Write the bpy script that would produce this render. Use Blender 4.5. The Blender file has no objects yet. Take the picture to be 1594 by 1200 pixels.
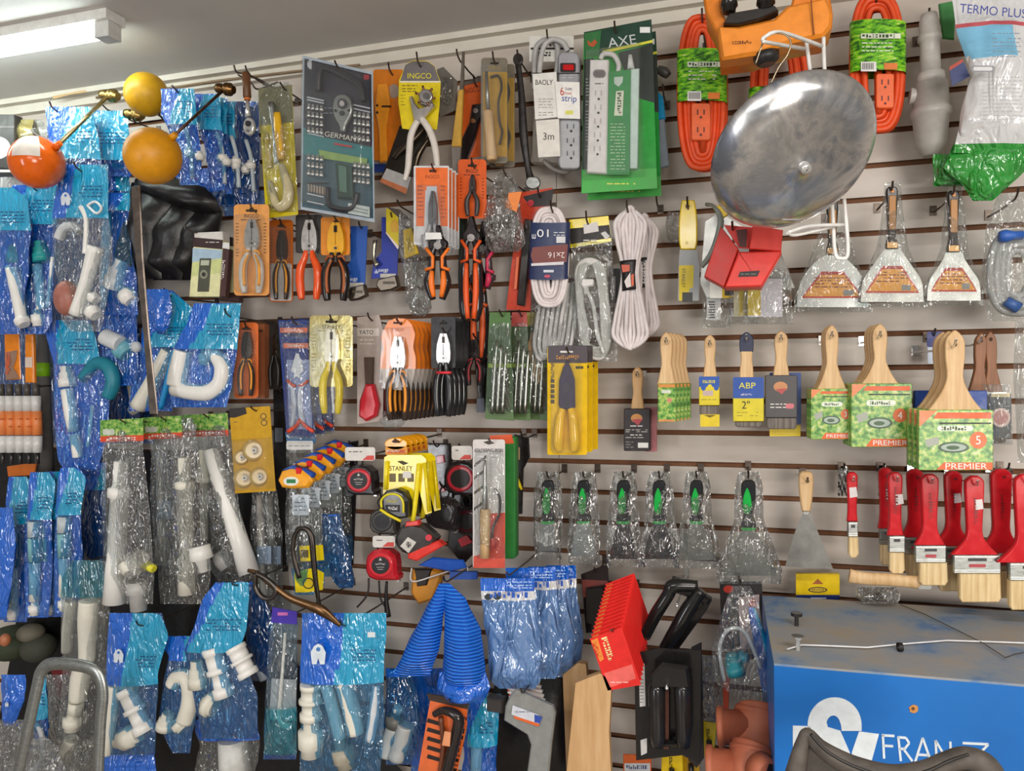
import bpy, math, random
from mathutils import Vector, noise
random.seed(7)
R = math.radians
SC = bpy.context.scene
COL = SC.collection
# ---------------------------------------------------------------- camera
F, YAW, PIT, ROL, D0, H0 = 1200.0, .2947, -.0125, -.0101, 1.9144, 1.60
CAM = Vector((0, -D0, H0))
_f0 = Vector((-math.sin(YAW)*math.cos(PIT), math.cos(YAW)*math.cos(PIT), math.sin(PIT)))
_r0 = Vector((math.cos(YAW), math.sin(YAW), 0))
_u0 = _r0.cross(_f0)
_c, _s = math.cos(ROL), math.sin(ROL)
RT = _r0*_c + _u0*_s
UP = _u0*_c - _r0*_s
FW = _f0
cd = bpy.data.cameras.new('camera'); cam = bpy.data.objects.new('camera', cd); COL.objects.link(cam)
cd.sensor_width = 36; cd.lens = 36*F/1594; cd.clip_start = .02; cd.clip_end = 60
from mathutils import Matrix
cam.matrix_world = Matrix(((RT.x, UP.x, -FW.x, CAM.x), (RT.y, UP.y, -FW.y, CAM.y), (RT.z, UP.z, -FW.z, CAM.z), (0, 0, 0, 1)))
SC.camera = cam

def ray(px, py):
    return FW + RT*((px-797)/F) + UP*((600-py)/F)
def W(px, py, d=0):            # photo pixel -> point on the plane d metres in front of the slatted wall
    r = ray(px, py); return CAM + r*((-d-CAM.y)/r.y)
def Wz(px, py, z):             # photo pixel -> point at height z
    r = ray(px, py); return CAM + r*((z-CAM.z)/r.z)
def mpp(p):                    # metres per pixel at a point
    return (p-CAM).dot(FW)/F
# ---------------------------------------------------------------- world, lights, exposure
SC.view_settings.view_transform = 'Standard'; SC.view_settings.look = 'None'
SC.view_settings.gamma = 1; SC.view_settings.exposure = -0.03
SC.cycles.transparent_max_bounces = 24; SC.cycles.max_bounces = 8
SC.cycles.caustics_reflective = False; SC.cycles.caustics_refractive = False
wd = bpy.data.worlds.new('daylight'); SC.world = wd; wd.use_nodes = True
bg = wd.node_tree.nodes['Background']; bg.inputs[0].default_value = (1, .96, .92, 1); bg.inputs[1].default_value = .24
def area(name, loc, aim, sx, sy, power, col=(1, 1, 1)):
    l = bpy.data.lights.new(name, 'AREA'); l.shape = 'RECTANGLE'; l.size = sx; l.size_y = sy; l.energy = power; l.color = col
    o = bpy.data.objects.new(name, l); COL.objects.link(o); o.location = loc
    o.rotation_euler = (Vector(aim)-Vector(loc)).to_track_quat('-Z', 'Y').to_euler(); return o
area('assumed_window_light', (1.6, -4.6, 1.5), (0, 0, 1.5), 1.5, 1.0, 84, (1, .93, .85))  # added area light behind the camera, for an assumed storefront; no window is built
area('assumed_door_light', (-2.6, -4.4, 1.3), (-.6, 0, 1.4), .5, 1.5, 36, (.97, .97, 1))  # tall area light added at the left, as from an assumed, unbuilt doorway
area('added_tube_light', (.9, -1.9, 2.42), (.9, -1.2, 0), 1.2, .06, 22, (1, .97, .92))  # added lamp out of view, gives the plastic film bright streaks
area('added_tube_light', (-.6, -3.0, 2.42), (-.6, -2.0, 0), 1.2, .06, 22, (1, .98, .95))  # second added lamp behind the camera, also for glints on the film
# ---------------------------------------------------------------- materials
def lin(h):
    v = [int(h[i:i+2], 16)/255 for i in (0, 2, 4)]
    return tuple((c/12.92 if c <= .04045 else ((c+.055)/1.055)**2.4) for c in v)+(1,)
MC = {}
class NT:
    def __init__(s, name):
        s.m = bpy.data.materials.new(name); s.m.use_nodes = True; s.t = s.m.node_tree; s.n = s.t.nodes; s.n.clear()
        s.out = s.n.new('ShaderNodeOutputMaterial')
    def N(s, ty, **kw):
        n = s.n.new('ShaderNode'+ty)
        for k, v in kw.items():
            if k in ('ins',):
                for a, b in v.items(): n.inputs[a].default_value = b
            else: setattr(n, k, v)
        return n
    def L(s, a, b): s.t.links.new(a, b)
def noise_tex(t, scale, detail=3, rough=.6, dist=0, vec=None):
    n = t.N('TexNoise', ins={'Scale': scale, 'Detail': detail, 'Roughness': rough, 'Distortion': dist})
    co = t.N('TexCoord')
    if vec:
        mp = t.N('Mapping'); mp.inputs['Scale'].default_value = vec; t.L(co.outputs['Object'], mp.inputs[0]); t.L(mp.outputs[0], n.inputs[0])
    else: t.L(co.outputs['Object'], n.inputs[0])
    return n
def ramp(t, src, stops, inter='LINEAR'):
    r = t.N('ValToRGB'); e = r.color_ramp; e.interpolation = inter
    while len(e.elements) < len(stops): e.elements.new(.5)
    for el, (p, c) in zip(e.elements, stops): el.position = p; el.color = lin(c) if isinstance(c, str) else c
    t.L(src, r.inputs[0]); return r
def M(spec):
    """'rrggbb' plastic, '/g' glossy, '/m' metal, '/r' matt; or the name of a special material"""
    if spec in MC: return MC[spec]
    if spec in SPECIAL: MC[spec] = SPECIAL[spec](); return MC[spec]
    h, _, k = spec.partition('/')
    t = NT('surface_'+spec.replace('/', '_')); b = t.N('BsdfPrincipled')
    rough, metal = {'': (.42, 0), 'g': (.16, 0), 'm': (.3, 1), 'r': (.8, 0)}[k]
    b.inputs['Metallic'].default_value = metal
    c = lin(h); nz = noise_tex(t, 45, 4)
    cr = ramp(t, nz.outputs['Fac'], [(.3, tuple(x*.86 for x in c[:3])+(1,)), (.7, tuple(min(1, x*1.06) for x in c[:3])+(1,))])
    t.L(cr.outputs[0], b.inputs['Base Color'])
    rr = ramp(t, nz.outputs['Fac'], [(.3, (rough*.8,)*3+(1,)), (.7, (min(1, rough*1.25),)*3+(1,))]); t.L(rr.outputs[0], b.inputs['Roughness'])
    t.L(b.outputs[0], t.out.inputs[0]); MC[spec] = t.m; return t.m
def film(name, tint, body, opac, rough=.09, gl=.5, bs=60, bd=.35):
    """crinkled plastic film: tinted see-through + some milky body + gloss on a creased surface"""
    t = NT(name); tr = t.N('BsdfTransparent'); tr.inputs[0].default_value = lin(tint)
    df = t.N('BsdfPrincipled'); df.inputs['Base Color'].default_value = lin(body); df.inputs['Roughness'].default_value = .35
    g = t.N('BsdfGlossy'); g.inputs['Roughness'].default_value = rough; g.inputs[0].default_value = (1, 1, 1, 1)
    co = t.N('TexCoord'); vo = t.N('TexNoise', ins={'Scale': bs*.45, 'Detail': 2, 'Distortion': 1.2, 'Roughness': .5}); mp = t.N('Mapping'); mp.inputs['Scale'].default_value = (1, 1, .36); t.L(co.outputs['Object'], mp.inputs[0]); t.L(mp.outputs[0], vo.inputs[0])
    s1 = t.N('Math', operation='SUBTRACT'); s1.inputs[1].default_value = .5; t.L(vo.outputs[0], s1.inputs[0]); ab = t.N('Math', operation='ABSOLUTE'); t.L(s1.outputs[0], ab.inputs[0])
    bu = t.N('Bump'); bu.inputs['Strength'].default_value = min(1, bd); bu.inputs['Distance'].default_value = .035; t.L(ab.outputs[0], bu.inputs['Height'])
    for x in (df, g): t.L(bu.outputs[0], x.inputs['Normal'])
    m1 = t.N('MixShader'); m1.inputs[0].default_value = opac; t.L(tr.outputs[0], m1.inputs[1]); t.L(df.outputs[0], m1.inputs[2])
    fr = t.N('LayerWeight'); fr.inputs[0].default_value = .5; t.L(bu.outputs[0], fr.inputs['Normal'])
    pw = t.N('Math', operation='POWER'); pw.inputs[1].default_value = 3.5; t.L(fr.outputs['Facing'], pw.inputs[0])
    mu = t.N('Math', operation='MULTIPLY_ADD'); mu.inputs[1].default_value = gl*.55; mu.inputs[2].default_value = gl*.13; mu.use_clamp = True
    t.L(pw.outputs[0], mu.inputs[0])
    m2 = t.N('MixShader'); t.L(mu.outputs[0], m2.inputs[0]); t.L(m1.outputs[0], m2.inputs[1]); t.L(g.outputs[0], m2.inputs[2])
    t.L(m2.outputs[0], t.out.inputs[0]); return t.m
def patt(name, scale, stops, rough=.4, vec=None, inter='LINEAR', bump=0, detail=4, dist=0, metal=0, rramp=None):
    t = NT(name); b = t.N('BsdfPrincipled'); nz = noise_tex(t, scale, detail, .6, dist, vec)
    cr = ramp(t, nz.outputs['Fac'], stops, inter); t.L(cr.outputs[0], b.inputs['Base Color']); b.inputs['Roughness'].default_value = rough; b.inputs['Metallic'].default_value = metal
    if rramp: t.L(ramp(t, nz.outputs['Fac'], rramp).outputs[0], b.inputs['Roughness'])
    if bump:
        bu = t.N('Bump'); bu.inputs['Strength'].default_value = bump; bu.inputs['Distance'].default_value = .004
        t.L(nz.outputs['Fac'], bu.inputs['Height']); t.L(bu.outputs[0], b.inputs['Normal'])
    t.L(b.outputs[0], t.out.inputs[0]); return t.m
def mesh_bag():
    t = NT('ribbed_blue_mesh'); b = t.N('BsdfPrincipled'); b.inputs['Roughness'].default_value = .24
    co = t.N('TexCoord'); w = t.N('TexWave', wave_type='BANDS', bands_direction='Z', ins={'Scale': 42, 'Distortion': 1.2}); t.L(co.outputs['Object'], w.inputs[0])
    t.L(ramp(t, w.outputs['Fac'], [(.1, '0a50c8'), (.8, '2f86f6')]).outputs[0], b.inputs['Base Color'])
    bu = t.N('Bump'); bu.inputs['Strength'].default_value = .8; bu.inputs['Distance'].default_value = .006; t.L(w.outputs['Fac'], bu.inputs['Height']); t.L(bu.outputs[0], b.inputs['Normal'])
    t.L(b.outputs[0], t.out.inputs[0]); return t.m
def emis(name, c, s):
    t = NT(name); e = t.N('Emission'); e.inputs[0].default_value = c; e.inputs[1].default_value = s; t.L(e.outputs[0], t.out.inputs[0]); return t.m
SPECIAL = {
 'slat': lambda: patt('slat_laminate', 3.5, [(.3, 'b3a89e'), (.5, 'c4bab0'), (.7, 'cdc5bb')], .38, bump=.03, vec=(1, 1, 3)),
 'groove': lambda: patt('groove_board', 30, [(.3, '6b4429'), (.7, '83573a')], .8),
 'ceil': lambda: patt('ceiling_paint', 2, [(.3, 'cfcdc9'), (.7, 'dbd8d3')], .8),
 'trim': lambda: patt('trim_paint', 6, [(.3, 'cdc6b8'), (.7, 'dbd6ca')], .6),
 'floor': lambda: patt('floor_tile', 3, [(.3, '8f877e'), (.7, 'a49c92')], .4),
 'wood': lambda: patt('pale_wood', 14, [(.3, 'c39a66'), (.55, 'd6b283'), (.75, 'e2c597')], .5, vec=(6, 6, .6), bump=.05),
 'board': lambda: patt('raw_board', 12, [(.3, 'b98f5e'), (.55, 'caa272'), (.75, 'd4b084')], .7, vec=(5, 5, .5)),
 'brownwood': lambda: patt('brown_wood', 14, [(.3, '7d4f34'), (.7, 'a06c48')], .5, vec=(6, 6, .6)),
 'bristle': lambda: patt('bristle_fibres', 160, [(.3, 'c9a873'), (.6, 'e8cf9f'), (.8, 'f2deb4')], .7, vec=(1, 1, .06), bump=.35),
 'greybristle': lambda: patt('grey_bristles', 160, [(.3, '4c4540'), (.7, '8b8178')], .7, vec=(1, 1, .06), bump=.35),
 'leaf': lambda: patt('leafy_print', 120, [(0, '46762f'), (.40, '5f9a44'), (.48, '86b358'), (.56, 'b4c45a'), (.63, 'c3d2a4')], .3, inter='CONSTANT'),
 'leafband': lambda: patt('lime_wrap_print', 60, [(0, '2a5c15'), (.42, '58a81e'), (.52, '86cf22'), (.62, 'b9dc4d'), (.68, 'e6ecd5')], .3, inter='CONSTANT', vec=(1, 1, 3)),
 'steel': lambda: patt('brushed_steel', 60, [(.3, '8f9290'), (.7, 'b9bcb8')], .33, metal=.9, vec=(1, 1, 8)),
 'blade': lambda: patt('polished_blade', 30, [(.3, '848481'), (.7, 'a4a39e')], .3, metal=.9),
 'chrome': lambda: patt('chrome_plate', 20, [(.3, 'd9dad8'), (.7, 'efefec')], .18, metal=.72),
 'gunmetal': lambda: patt('dark_steel', 40, [(.3, '3c3a3a'), (.7, '5a5757')], .3, metal=.8),
 'wire': lambda: patt('dark_wire', 40, [(.3, '4a3f38'), (.7, '6f635a')], .35, metal=.7),
 'whitewire': lambda: patt('white_coated_wire', 40, [(.3, 'dcdad6'), (.7, 'f2f0ec')], .3),
 'leather': lambda: patt('black_leatherette', 24, [(.3, '0b0a0b'), (.7, '1c191b')], .38, bump=.5),
 'chairskin': lambda: patt('worn_dark_vinyl', 30, [(.3, '3a3531'), (.7, '5f5750')], .6, bump=.2),
 'pvc': lambda: patt('white_pvc', 12, [(.3, 'e4e2dc'), (.7, 'f3f1ec')], .3),
 'pvcy': lambda: patt('ivory_pvc', 12, [(.3, 'd9d5c6'), (.7, 'ebe7da')], .35),
 'clay': lambda: patt('terracotta_plastic', 12, [(.3, '9e5238'), (.7, 'bb6c4d')], .55),
 'pan': lambda: patt('worn_aluminium', 11, [(.36, '8a8f9a'), (.46, 'cfcdcb'), (.55, 'b0b2b6'), (.66, 'e6e3dc')], .2, metal=.85, detail=9, dist=.6, bump=.12, rramp=[(.35, (.34,)*3+(1,)), (.65, (.13,)*3+(1,))]),
 'dusty': lambda: patt('dusty_painted_top', 7, [(.34, '4f78ac'), (.43, '8493a4'), (.54, '98999a'), (.68, 'a39786')], .75, detail=6),
 'bluepaint': lambda: patt('blue_enamel', 5, [(.3, '0b62b0'), (.7, '0e70c4')], .35),
 'meshbag': mesh_bag,
 'clear': lambda: film('clear_film', 'f0f3f3', 'd8d8d6', .03, .06, gl=.75, bs=90, bd=.8),
 'clearheavy': lambda: film('crinkled_clear_film', 'dfe2e2', 'cfcdca', .04, .05, gl=1.5, bs=110, bd=1),
 'blister': lambda: film('clear_blister', 'f6f7f7', 'd8d8d6', .06, .06, gl=.18, bs=20, bd=.15),
 'filmblue': lambda: film('blue_tinted_film', 'b4def6', '2a9ad8', .12, .06, gl=.85, bs=80, bd=.8),
 'filmteal': lambda: film('teal_tinted_film', '8fd4dc', '2c9fb4', .3, gl=.8, bs=80, bd=.8),
 'cyan': lambda: film('cyan_printed_film', '1fb4e0', '0fa4d2', .93, .06, gl=.7, bs=70, bd=.6),
 'deep': lambda: film('blue_printed_film', '0a6ad8', '0666d6', .95, .06, gl=.6, bs=70, bd=.6),
 'navyfilm': lambda: film('navy_film', '0b3874', '08407e', .9, .06, gl=.7, bs=70, bd=.7),
 'glove': lambda: film('pale_blue_film', '9ab8de', '6f9bd6', .7, gl=.9, bs=60, bd=.9),
 'greenfilm': lambda: film('green_film', '2c9a3a', '2aa038', .85, gl=.6, bs=60, bd=.8),
 'whitefilm': lambda: film('white_printed_film', 'e8e8e6', 'e3e4e6', .92, gl=.5, bs=60, bd=.5),
 'goldfoil': lambda: patt('gold_foil', 14, [(.3, 'b39a45'), (.5, 'ddd08f'), (.7, 'f3efd2')], .2, metal=.7, bump=.3),
 'bubble': lambda: film('milky_bubble_film', 'e6e6e6', 'b9b7b5', .35, gl=.8, bs=150, bd=1),
 'lamp': lambda: emis('fluorescent_glow', (.88, 1, .95, 1), 24),
}
# ---------------------------------------------------------------- mesh building in the plane of the photo, at real depths
TXT = {}
LEGIBLE = {'AXE', 'BAOLY', '6', 'Outlet', 'Power', 'strip', '3m', 'TERMO PLUS', 'PREMIER', '3', '4', '5', '2"', 'ABP', 'INGCO', 'GERMANY', 'YATO', 'STANLEY', '10', 'm', '2x16', 'SOLDERING IRON', 'XTREN', 'L'}
def text_mesh(s):
    if s not in TXT:
        c = bpy.data.curves.new('t', 'FONT'); c.body = s; c.resolution_u = 3
        o = bpy.data.objects.new('t', c); COL.objects.link(o); dg = bpy.context.evaluated_depsgraph_get()
        me = o.evaluated_get(dg).to_mesh(); v = [(p.co.x, p.co.y) for p in me.vertices]; f = [tuple(p.vertices) for p in me.polygons]
        o.evaluated_get(dg).to_mesh_clear(); bpy.data.objects.remove(o); bpy.data.curves.remove(c)
        xs = [a for a, _ in v]; ys = [b for _, b in v]; x0, x1, y0, y1 = min(xs), max(xs), min(ys), max(ys)
        TXT[s] = ([((a-x0)/(x1-x0)-.5, (b-y0)/(y1-y0)-.5) for a, b in v], f, (x1-x0)/(y1-y0))
    return TXT[s]
def catmull(P, n):
    out = []
    for i in range(len(P)-1):
        a, b, c, e = P[max(i-1, 0)], P[i], P[i+1], P[min(i+2, len(P)-1)]
        for k in range(n):
            t = k/n
            out.append([.5*(2*b[j]+(c[j]-a[j])*t+(2*a[j]-5*b[j]+4*c[j]-e[j])*t*t+(3*b[j]-a[j]-3*c[j]+e[j])*t**3) for j in range(len(b))])
    out.append(list(P[-1])); return out
def rrect(x0, y0, x1, y1, r=4, n=4):
    r = min(r, (x1-x0)/2.01, (y1-y0)/2.01); P = []
    for cx, cy, a in ((x1-r, y0+r, -90), (x1-r, y1-r, 0), (x0+r, y1-r, 90), (x0+r, y0+r, 180)):
        for i in range(n+1):
            t = R(a+90*i/n); P.append((cx+r*math.cos(t), cy+r*math.sin(t)))
    return P
def ell(cx, cy, rx, ry=None, n=24, a0=0, a1=360):
    ry = rx if ry is None else ry
    full = a1-a0 >= 360; k = n if full else n+1
    return [(cx+rx*math.cos(R(a0+(a1-a0)*i/n)), cy+ry*math.sin(R(a0+(a1-a0)*i/n))) for i in range(k)]
class MB:
    def __init__(s, d=.1):
        s.v = []; s.f = []; s.fm = []; s.sm = []; s.mats = []; s.d = d; s.xf = (0, 0, 1, 1, 0, 0, 0); s.kx = 0; s.kx0 = 0; s.ky = 0; s.ky0 = 0
    def at(s, cx=0, cy=0, sx=1, sy=None, rot=0):
        s.xf = (cx, cy, sx, sx if sy is None else sy, math.cos(R(rot)), math.sin(R(rot)), 1); return s
    def P(s, p, dd=0):
        cx, cy, sx, sy, c, sn, on = s.xf
        x, y = p[0], p[1]
        if on: x, y = x*sx, y*sy; x, y = cx+x*c-y*sn, cy+x*sn+y*c
        return W(x, y, s.d+dd+(p[2] if len(p) > 2 else 0)+s.kx*(x-s.kx0)+s.ky*(y-s.ky0))
    def mi(s, m):
        if m not in s.mats: s.mats.append(m)
        return s.mats.index(m)
    def add(s, vs, fs, m, smooth=False):
        b = len(s.v); s.v += vs; k = s.mi(m)
        for f in fs: s.f.append(tuple(b+i for i in f)); s.fm.append(k); s.sm.append(smooth)
    def poly(s, pts, m, t=.002, dd=0, bev=0):
        """outline -> plate of thickness t whose front face sits dd in front of the part's plane"""
        A = sum((pts[i][0]*pts[(i+1) % len(pts)][1]-pts[(i+1) % len(pts)][0]*pts[i][1]) for i in range(len(pts)))
        if A < 0: pts = pts[::-1]
        n = len(pts); rings = []
        if bev:
            cx = sum(p[0] for p in pts)/n; cy = sum(p[1] for p in pts)/n; ins = []
            for i in range(n):
                a, b, c = pts[i-1], pts[i], pts[(i+1) % n]
                e1 = Vector((b[0]-a[0], b[1]-a[1])); e2 = Vector((c[0]-b[0], c[1]-b[1]))
                if e1.length < 1e-9 or e2.length < 1e-9: e1 = e1 if e1.length > 1e-9 else e2; e2 = e2 if e2.length > 1e-9 else e1
                e1.normalize(); e2.normalize(); nn = Vector((-e1.y-e2.y, e1.x+e2.x)); nn = nn.normalized() if nn.length > 1e-6 else Vector((0, 0))
                ins.append((b[0]+nn.x*bev, b[1]+nn.y*bev)+tuple(b[2:]))
            bm = bev*mpp(s.P(pts[0]))*abs(s.xf[2] if s.xf[6] else 1)
            bm = min(bm, t*.45)
            Y = Vector((0, 1, 0)); o = [s.P(p, dd) for p in pts]; q = [s.P(p, dd) for p in ins]
            rings = [q, [p+Y*bm for p in o], [p+Y*(t-bm) for p in o], [p+Y*t for p in q]]
        else: o = [s.P(p, dd) for p in pts]; rings = [o, [p+Vector((0, t, 0)) for p in o]]
        if t <= 0: s.add(rings[0], [tuple(range(n))[::-1]], m); return s
        vs = [v for r in rings for v in r]; fs = [tuple(range(n))[::-1], tuple(range(n*(len(rings)-1), n*len(rings)))]
        s.add(vs, fs, m, False); b = len(s.v)-len(vs)
        for k in range(len(rings)-1):
            for i in range(n):
                j = (i+1) % n; s.f.append((b+k*n+i, b+k*n+j, b+(k+1)*n+j, b+(k+1)*n+i)); s.fm.append(s.mi(m)); s.sm.append(n > 14 and bev > 0)
        return s
    def rect(s, x0, y0, x1, y1, m, t=.0015, dd=0, r=0, bev=0):
        return s.poly(rrect(x0, y0, x1, y1, r) if r else [(x0, y0), (x1, y0), (x1, y1), (x0, y1)], m, t, dd, bev)
    def tube(s, pts, r, m, n=10, sub=5, flat=1, loop=False):
        """pts (x, y[, depth offset]); r pixels or one value per point"""
        sc = abs(s.xf[2]) if s.xf[6] else 1
        rs = list(r) if isinstance(r, (list, tuple)) else [r]*len(pts)
        Q = [list(p[:2])+[p[2] if len(p) > 2 else 0]+[q] for p, q in zip(pts, rs)]
        if sub > 1 and len(Q) > 2: Q = catmull(Q, sub)
        C = [s.P(q[:3]) for q in Q]; RR = [max(.0003, q[3]*sc*mpp(c)) for q, c in zip(Q, C)]
        vs = []; N = None
        for i, c in enumerate(C):
            t = (C[min(i+1, len(C)-1)]-C[max(i-1, 0)])
            t = t.normalized() if t.length > 1e-9 else Vector((0, 0, 1))
            if N is None: N = Vector((0, -1, 0)); N = (N-t*N.dot(t)); N = N.normalized() if N.length > 1e-3 else t.orthogonal().normalized()
            N = (N-t*N.dot(t)); N = N.normalized() if N.length > 1e-6 else t.orthogonal().normalized(); B = t.cross(N)
            for k in range(n):
                a = 2*math.pi*k/n; vs.append(c+N*(RR[i]*flat*math.cos(a))+B*(RR[i]*math.sin(a)))
        fs = [(i*n+k, (i+1)*n+k, (i+1)*n+(k+1) % n, i*n+(k+1) % n) for i in range(len(C)-1) for k in range(n)]
        s.add(vs, fs, m, True); b = len(s.v)-len(vs); k = s.mi(m)
        s.f += [tuple(range(b, b+n)), tuple(range(b+n*(len(C)-1), b+n*len(C)))[::-1]]; s.fm += [k, k]; s.sm += [False, False]
        return s
    def lathe(s, p0, p1, prof, m, n=18, mm=None):
        """turned body from p0 to p1; prof = [(t, radius px)]; mm = optional material per segment"""
        a, b = s.P(p0), s.P(p1); ax = (b-a); t = ax.normalized(); N = t.orthogonal().normalized(); B = t.cross(N)
        sc = (abs(s.xf[2]) if s.xf[6] else 1)*mpp(a)
        base = len(s.v)
        for (q, r) in prof:
            c = a+ax*q
            for k in range(n):
                an = 2*math.pi*k/n; s.v.append(c+(N*math.cos(an)+B*math.sin(an))*max(.0002, r*sc))
        for i in range(len(prof)-1):
            k0 = s.mi(mm[i] if mm else m)
            for k in range(n):
                s.f.append((base+i*n+k, base+i*n+(k+1) % n, base+(i+1)*n+(k+1) % n, base+(i+1)*n+k)); s.fm.append(k0)
                s.sm.append(abs(prof[i][0]-prof[i+1][0]) > .004)
        s.f += [tuple(range(base, base+n))[::-1], tuple(range(base+(len(prof)-1)*n, base+len(prof)*n))]; s.fm += [s.mi(mm[0] if mm else m), s.mi(mm[-1] if mm else m)]; s.sm += [False, False]
        return s
    def ball(s, x, y, r, m, dd=0, ry=None, rd=None, n=24):
        c = s.P((x, y), dd); k = mpp(c)*(abs(s.xf[2]) if s.xf[6] else 1); ry = ry or r; rd = rd or r; vs = []; h = n//2
        for i in range(h+1):
            a = math.pi*i/h
            for j in range(n):
                b = 2*math.pi*j/n; vs.append(c+Vector((r*k*math.sin(a)*math.cos(b), rd*k*math.sin(a)*math.sin(b), ry*k*math.cos(a))))
        s.add(vs, [(i*n+j, (i+1)*n+j, (i+1)*n+(j+1) % n, i*n+(j+1) % n) for i in range(h) for j in range(n)], m, True); return s
    def text(s, tx, cx, cy, h, m, w=None, rot=0, dd=.0006):
        c, sn = math.cos(R(rot)), math.sin(R(rot))
        if tx not in LEGIBLE:                  # print too small or blurred to read in the photo: worn letter-like marks
            w = w or h*.7*len(tx); rn = random.Random(tx); x = -.5
            while x < .47:
                k = rn.uniform(.05, .11); x1 = min(x+k, .5)
                for ya, yb in rn.choice((((-.5, .5),), ((-.5, -.15), (.15, .5)), ((-.5, .1),), ((-.15, .5),))):
                    s.add([s.P((cx+a*w*c+b*h*sn, cy+a*w*sn-b*h*c), dd) for a, b in ((x, ya), (x1-.02, ya), (x1-.02, yb), (x, yb))], [(0, 1, 2, 3)], m)
                x = x1+rn.uniform(.01, .03)
            return s
        v, f, asp = text_mesh(tx); w = w or h*asp
        s.add([s.P((cx+a*w*c+b*h*sn, cy+a*w*sn-b*h*c), dd) for a, b in v], f, m); return s
    def shell(s, pts, m, h=.02, inset=4, dd=0):
        """clear blister: sloped walls and a flat front over an outline"""
        n = len(pts); cx = sum(p[0] for p in pts)/n; cy = sum(p[1] for p in pts)/n
        w = max(abs(p[0]-cx) for p in pts); hh = max(abs(p[1]-cy) for p in pts)
        def sh(k): return [(cx+(p[0]-cx)*(1-k/w), cy+(p[1]-cy)*(1-k/hh)) for p in pts]
        Y = Vector((0, -h, 0)); rings = [[s.P(p, dd) for p in pts], [s.P(p, dd)+Y*.8 for p in sh(inset*.6)], [s.P(p, dd)+Y for p in sh(inset*1.3)]]
        s.add([v for r in rings for v in r], [(k*n+i, k*n+(i+1) % n, (k+1)*n+(i+1) % n, (k+1)*n+i) for k in range(2) for i in range(n)], m, True)
        s.add(rings[2], [tuple(range(n))], m); return s
    def bag(s, rows, mf, puff=.012, crum=.004, nu=14, nv=22, seed=0, back=True, mb=None):
        """closed pouch of film: rows = [(y, xl, xr[, dd])]; mf(u, v) -> material"""
        rows = [tuple(r)+(0,)*(4-len(r)) for r in rows]; y0, y1 = rows[0][0], rows[-1][0]
        def at(v):
            y = y0+(y1-y0)*v
            for a, b in zip(rows, rows[1:]):
                if y <= b[0] or b is rows[-1]:
                    k = (y-a[0])/max(1e-6, b[0]-a[0]); k = min(1, max(0, k)); return y, a[1]+(b[1]-a[1])*k, a[2]+(b[2]-a[2])*k, a[3]+(b[3]-a[3])*k
        for side in ((1, -1) if back else (1,)):
            vs = []
            for i in range(nv+1):
                v = i/nv; y, xl, xr, q = at(v)
                for j in range(nu+1):
                    u = j/nu; e = math.sin(math.pi*u)**.6*(min(1, 6*(1-v))*min(1, 2.2*v)) if 0 < u < 1 else 0
                    nx = noise.noise(Vector((u*2.4+seed*3.1, v*4+side*5, seed*1.7)))+.5*noise.noise(Vector((u*7+seed, v*9, side+seed*2.)))
                    wob = 2.2*noise.noise(Vector((v*6, seed*5.3+(0 if u < .5 else 9), 1.))) if (j in (0, nu)) else 0
                    vs.append(s.P((xl+(xr-xl)*u+wob, y), q)-Vector((0, side*puff*e+crum*nx*(.3+.7*e)*(1 if 0 < u < 1 else .4), 0)))
            for i in range(nv):
                for j in range(nu):
                    mm = (mf((j+.5)/nu, (i+.5)/nv) if side > 0 or mb is None else mb)
                    a = i*(nu+1)+j; b = len(s.v)
                    s.f.append(tuple(b+x for x in ((a, a+nu+1, a+nu+2, a+1) if side > 0 else (a, a+1, a+nu+2, a+nu+1)))); s.fm.append(s.mi(mm)); s.sm.append(True)
            s.v += vs
        return s
    def build(s, name, origin):
        me = bpy.data.meshes.new(name); me.from_pydata([tuple(Vector(v)-origin) for v in s.v], [], s.f)
        for m in s.mats: me.materials.append(M(m))
        me.polygons.foreach_set('material_index', s.fm); me.polygons.foreach_set('use_smooth', s.sm)
        me.validate(); me.update()
        o = bpy.data.objects.new(name, me); COL.objects.link(o); return o
class Thing:
    def __init__(s, name, label, cat, group=None, d=.1):
        s.name, s.label, s.cat, s.group, s.d = name, label, cat, group, d; s.parts = []; s._m = None
    def part(s, name, d=None, parent=None, label=None):
        b = MB(s.d if d is None else d); b.name = name; b.par = parent; b.label = label; s.parts.append(b); return b
    def one(s, d=None):
        s._m = MB(s.d if d is None else d); return s._m
    def done(s, origin=None):
        allv = [v for b in s.parts+([s._m] if s._m else []) for v in b.v]
        if origin is None:
            n = len(allv); origin = Vector((sum(v[0] for v in allv)/n, max(v[1] for v in allv), min(v[2] for v in allv)))
        if s._m: root = s._m.build(s.name, origin); root.location = origin
        else:
            root = bpy.data.objects.new(s.name, None); COL.objects.link(root); root.location = origin; root.empty_display_size = .03; mk = {}
            for b in s.parts:
                if not b.v: continue
                o = b.build(b.name, origin); mk[id(b)] = o; o.parent = mk[id(b.par)] if b.par is not None else root
                if b.label: o['label'] = b.label
        root['label'] = s.label; root['category'] = s.cat
        if s.group: root['group'] = s.group
        return root
def struct(name, b, origin=Vector((0, 0, 0))):
    o = b.build(name, origin); o.location = origin; o['kind'] = 'structure'; return o
def boxmesh(name, x0, x1, y0, y1, z0, z1, m, fn=None):
    b = MB(); vs = [Vector((x, y, z)) for z in (z0, z1) for y in (y0, y1) for x in (x0, x1)]
    b.add(vs, [(0, 1, 3, 2)[::-1], (4, 5, 7, 6), (0, 1, 5, 4), (2, 3, 7, 6)[::-1], (0, 2, 6, 4)[::-1], (1, 3, 7, 5)], m); return b
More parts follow.
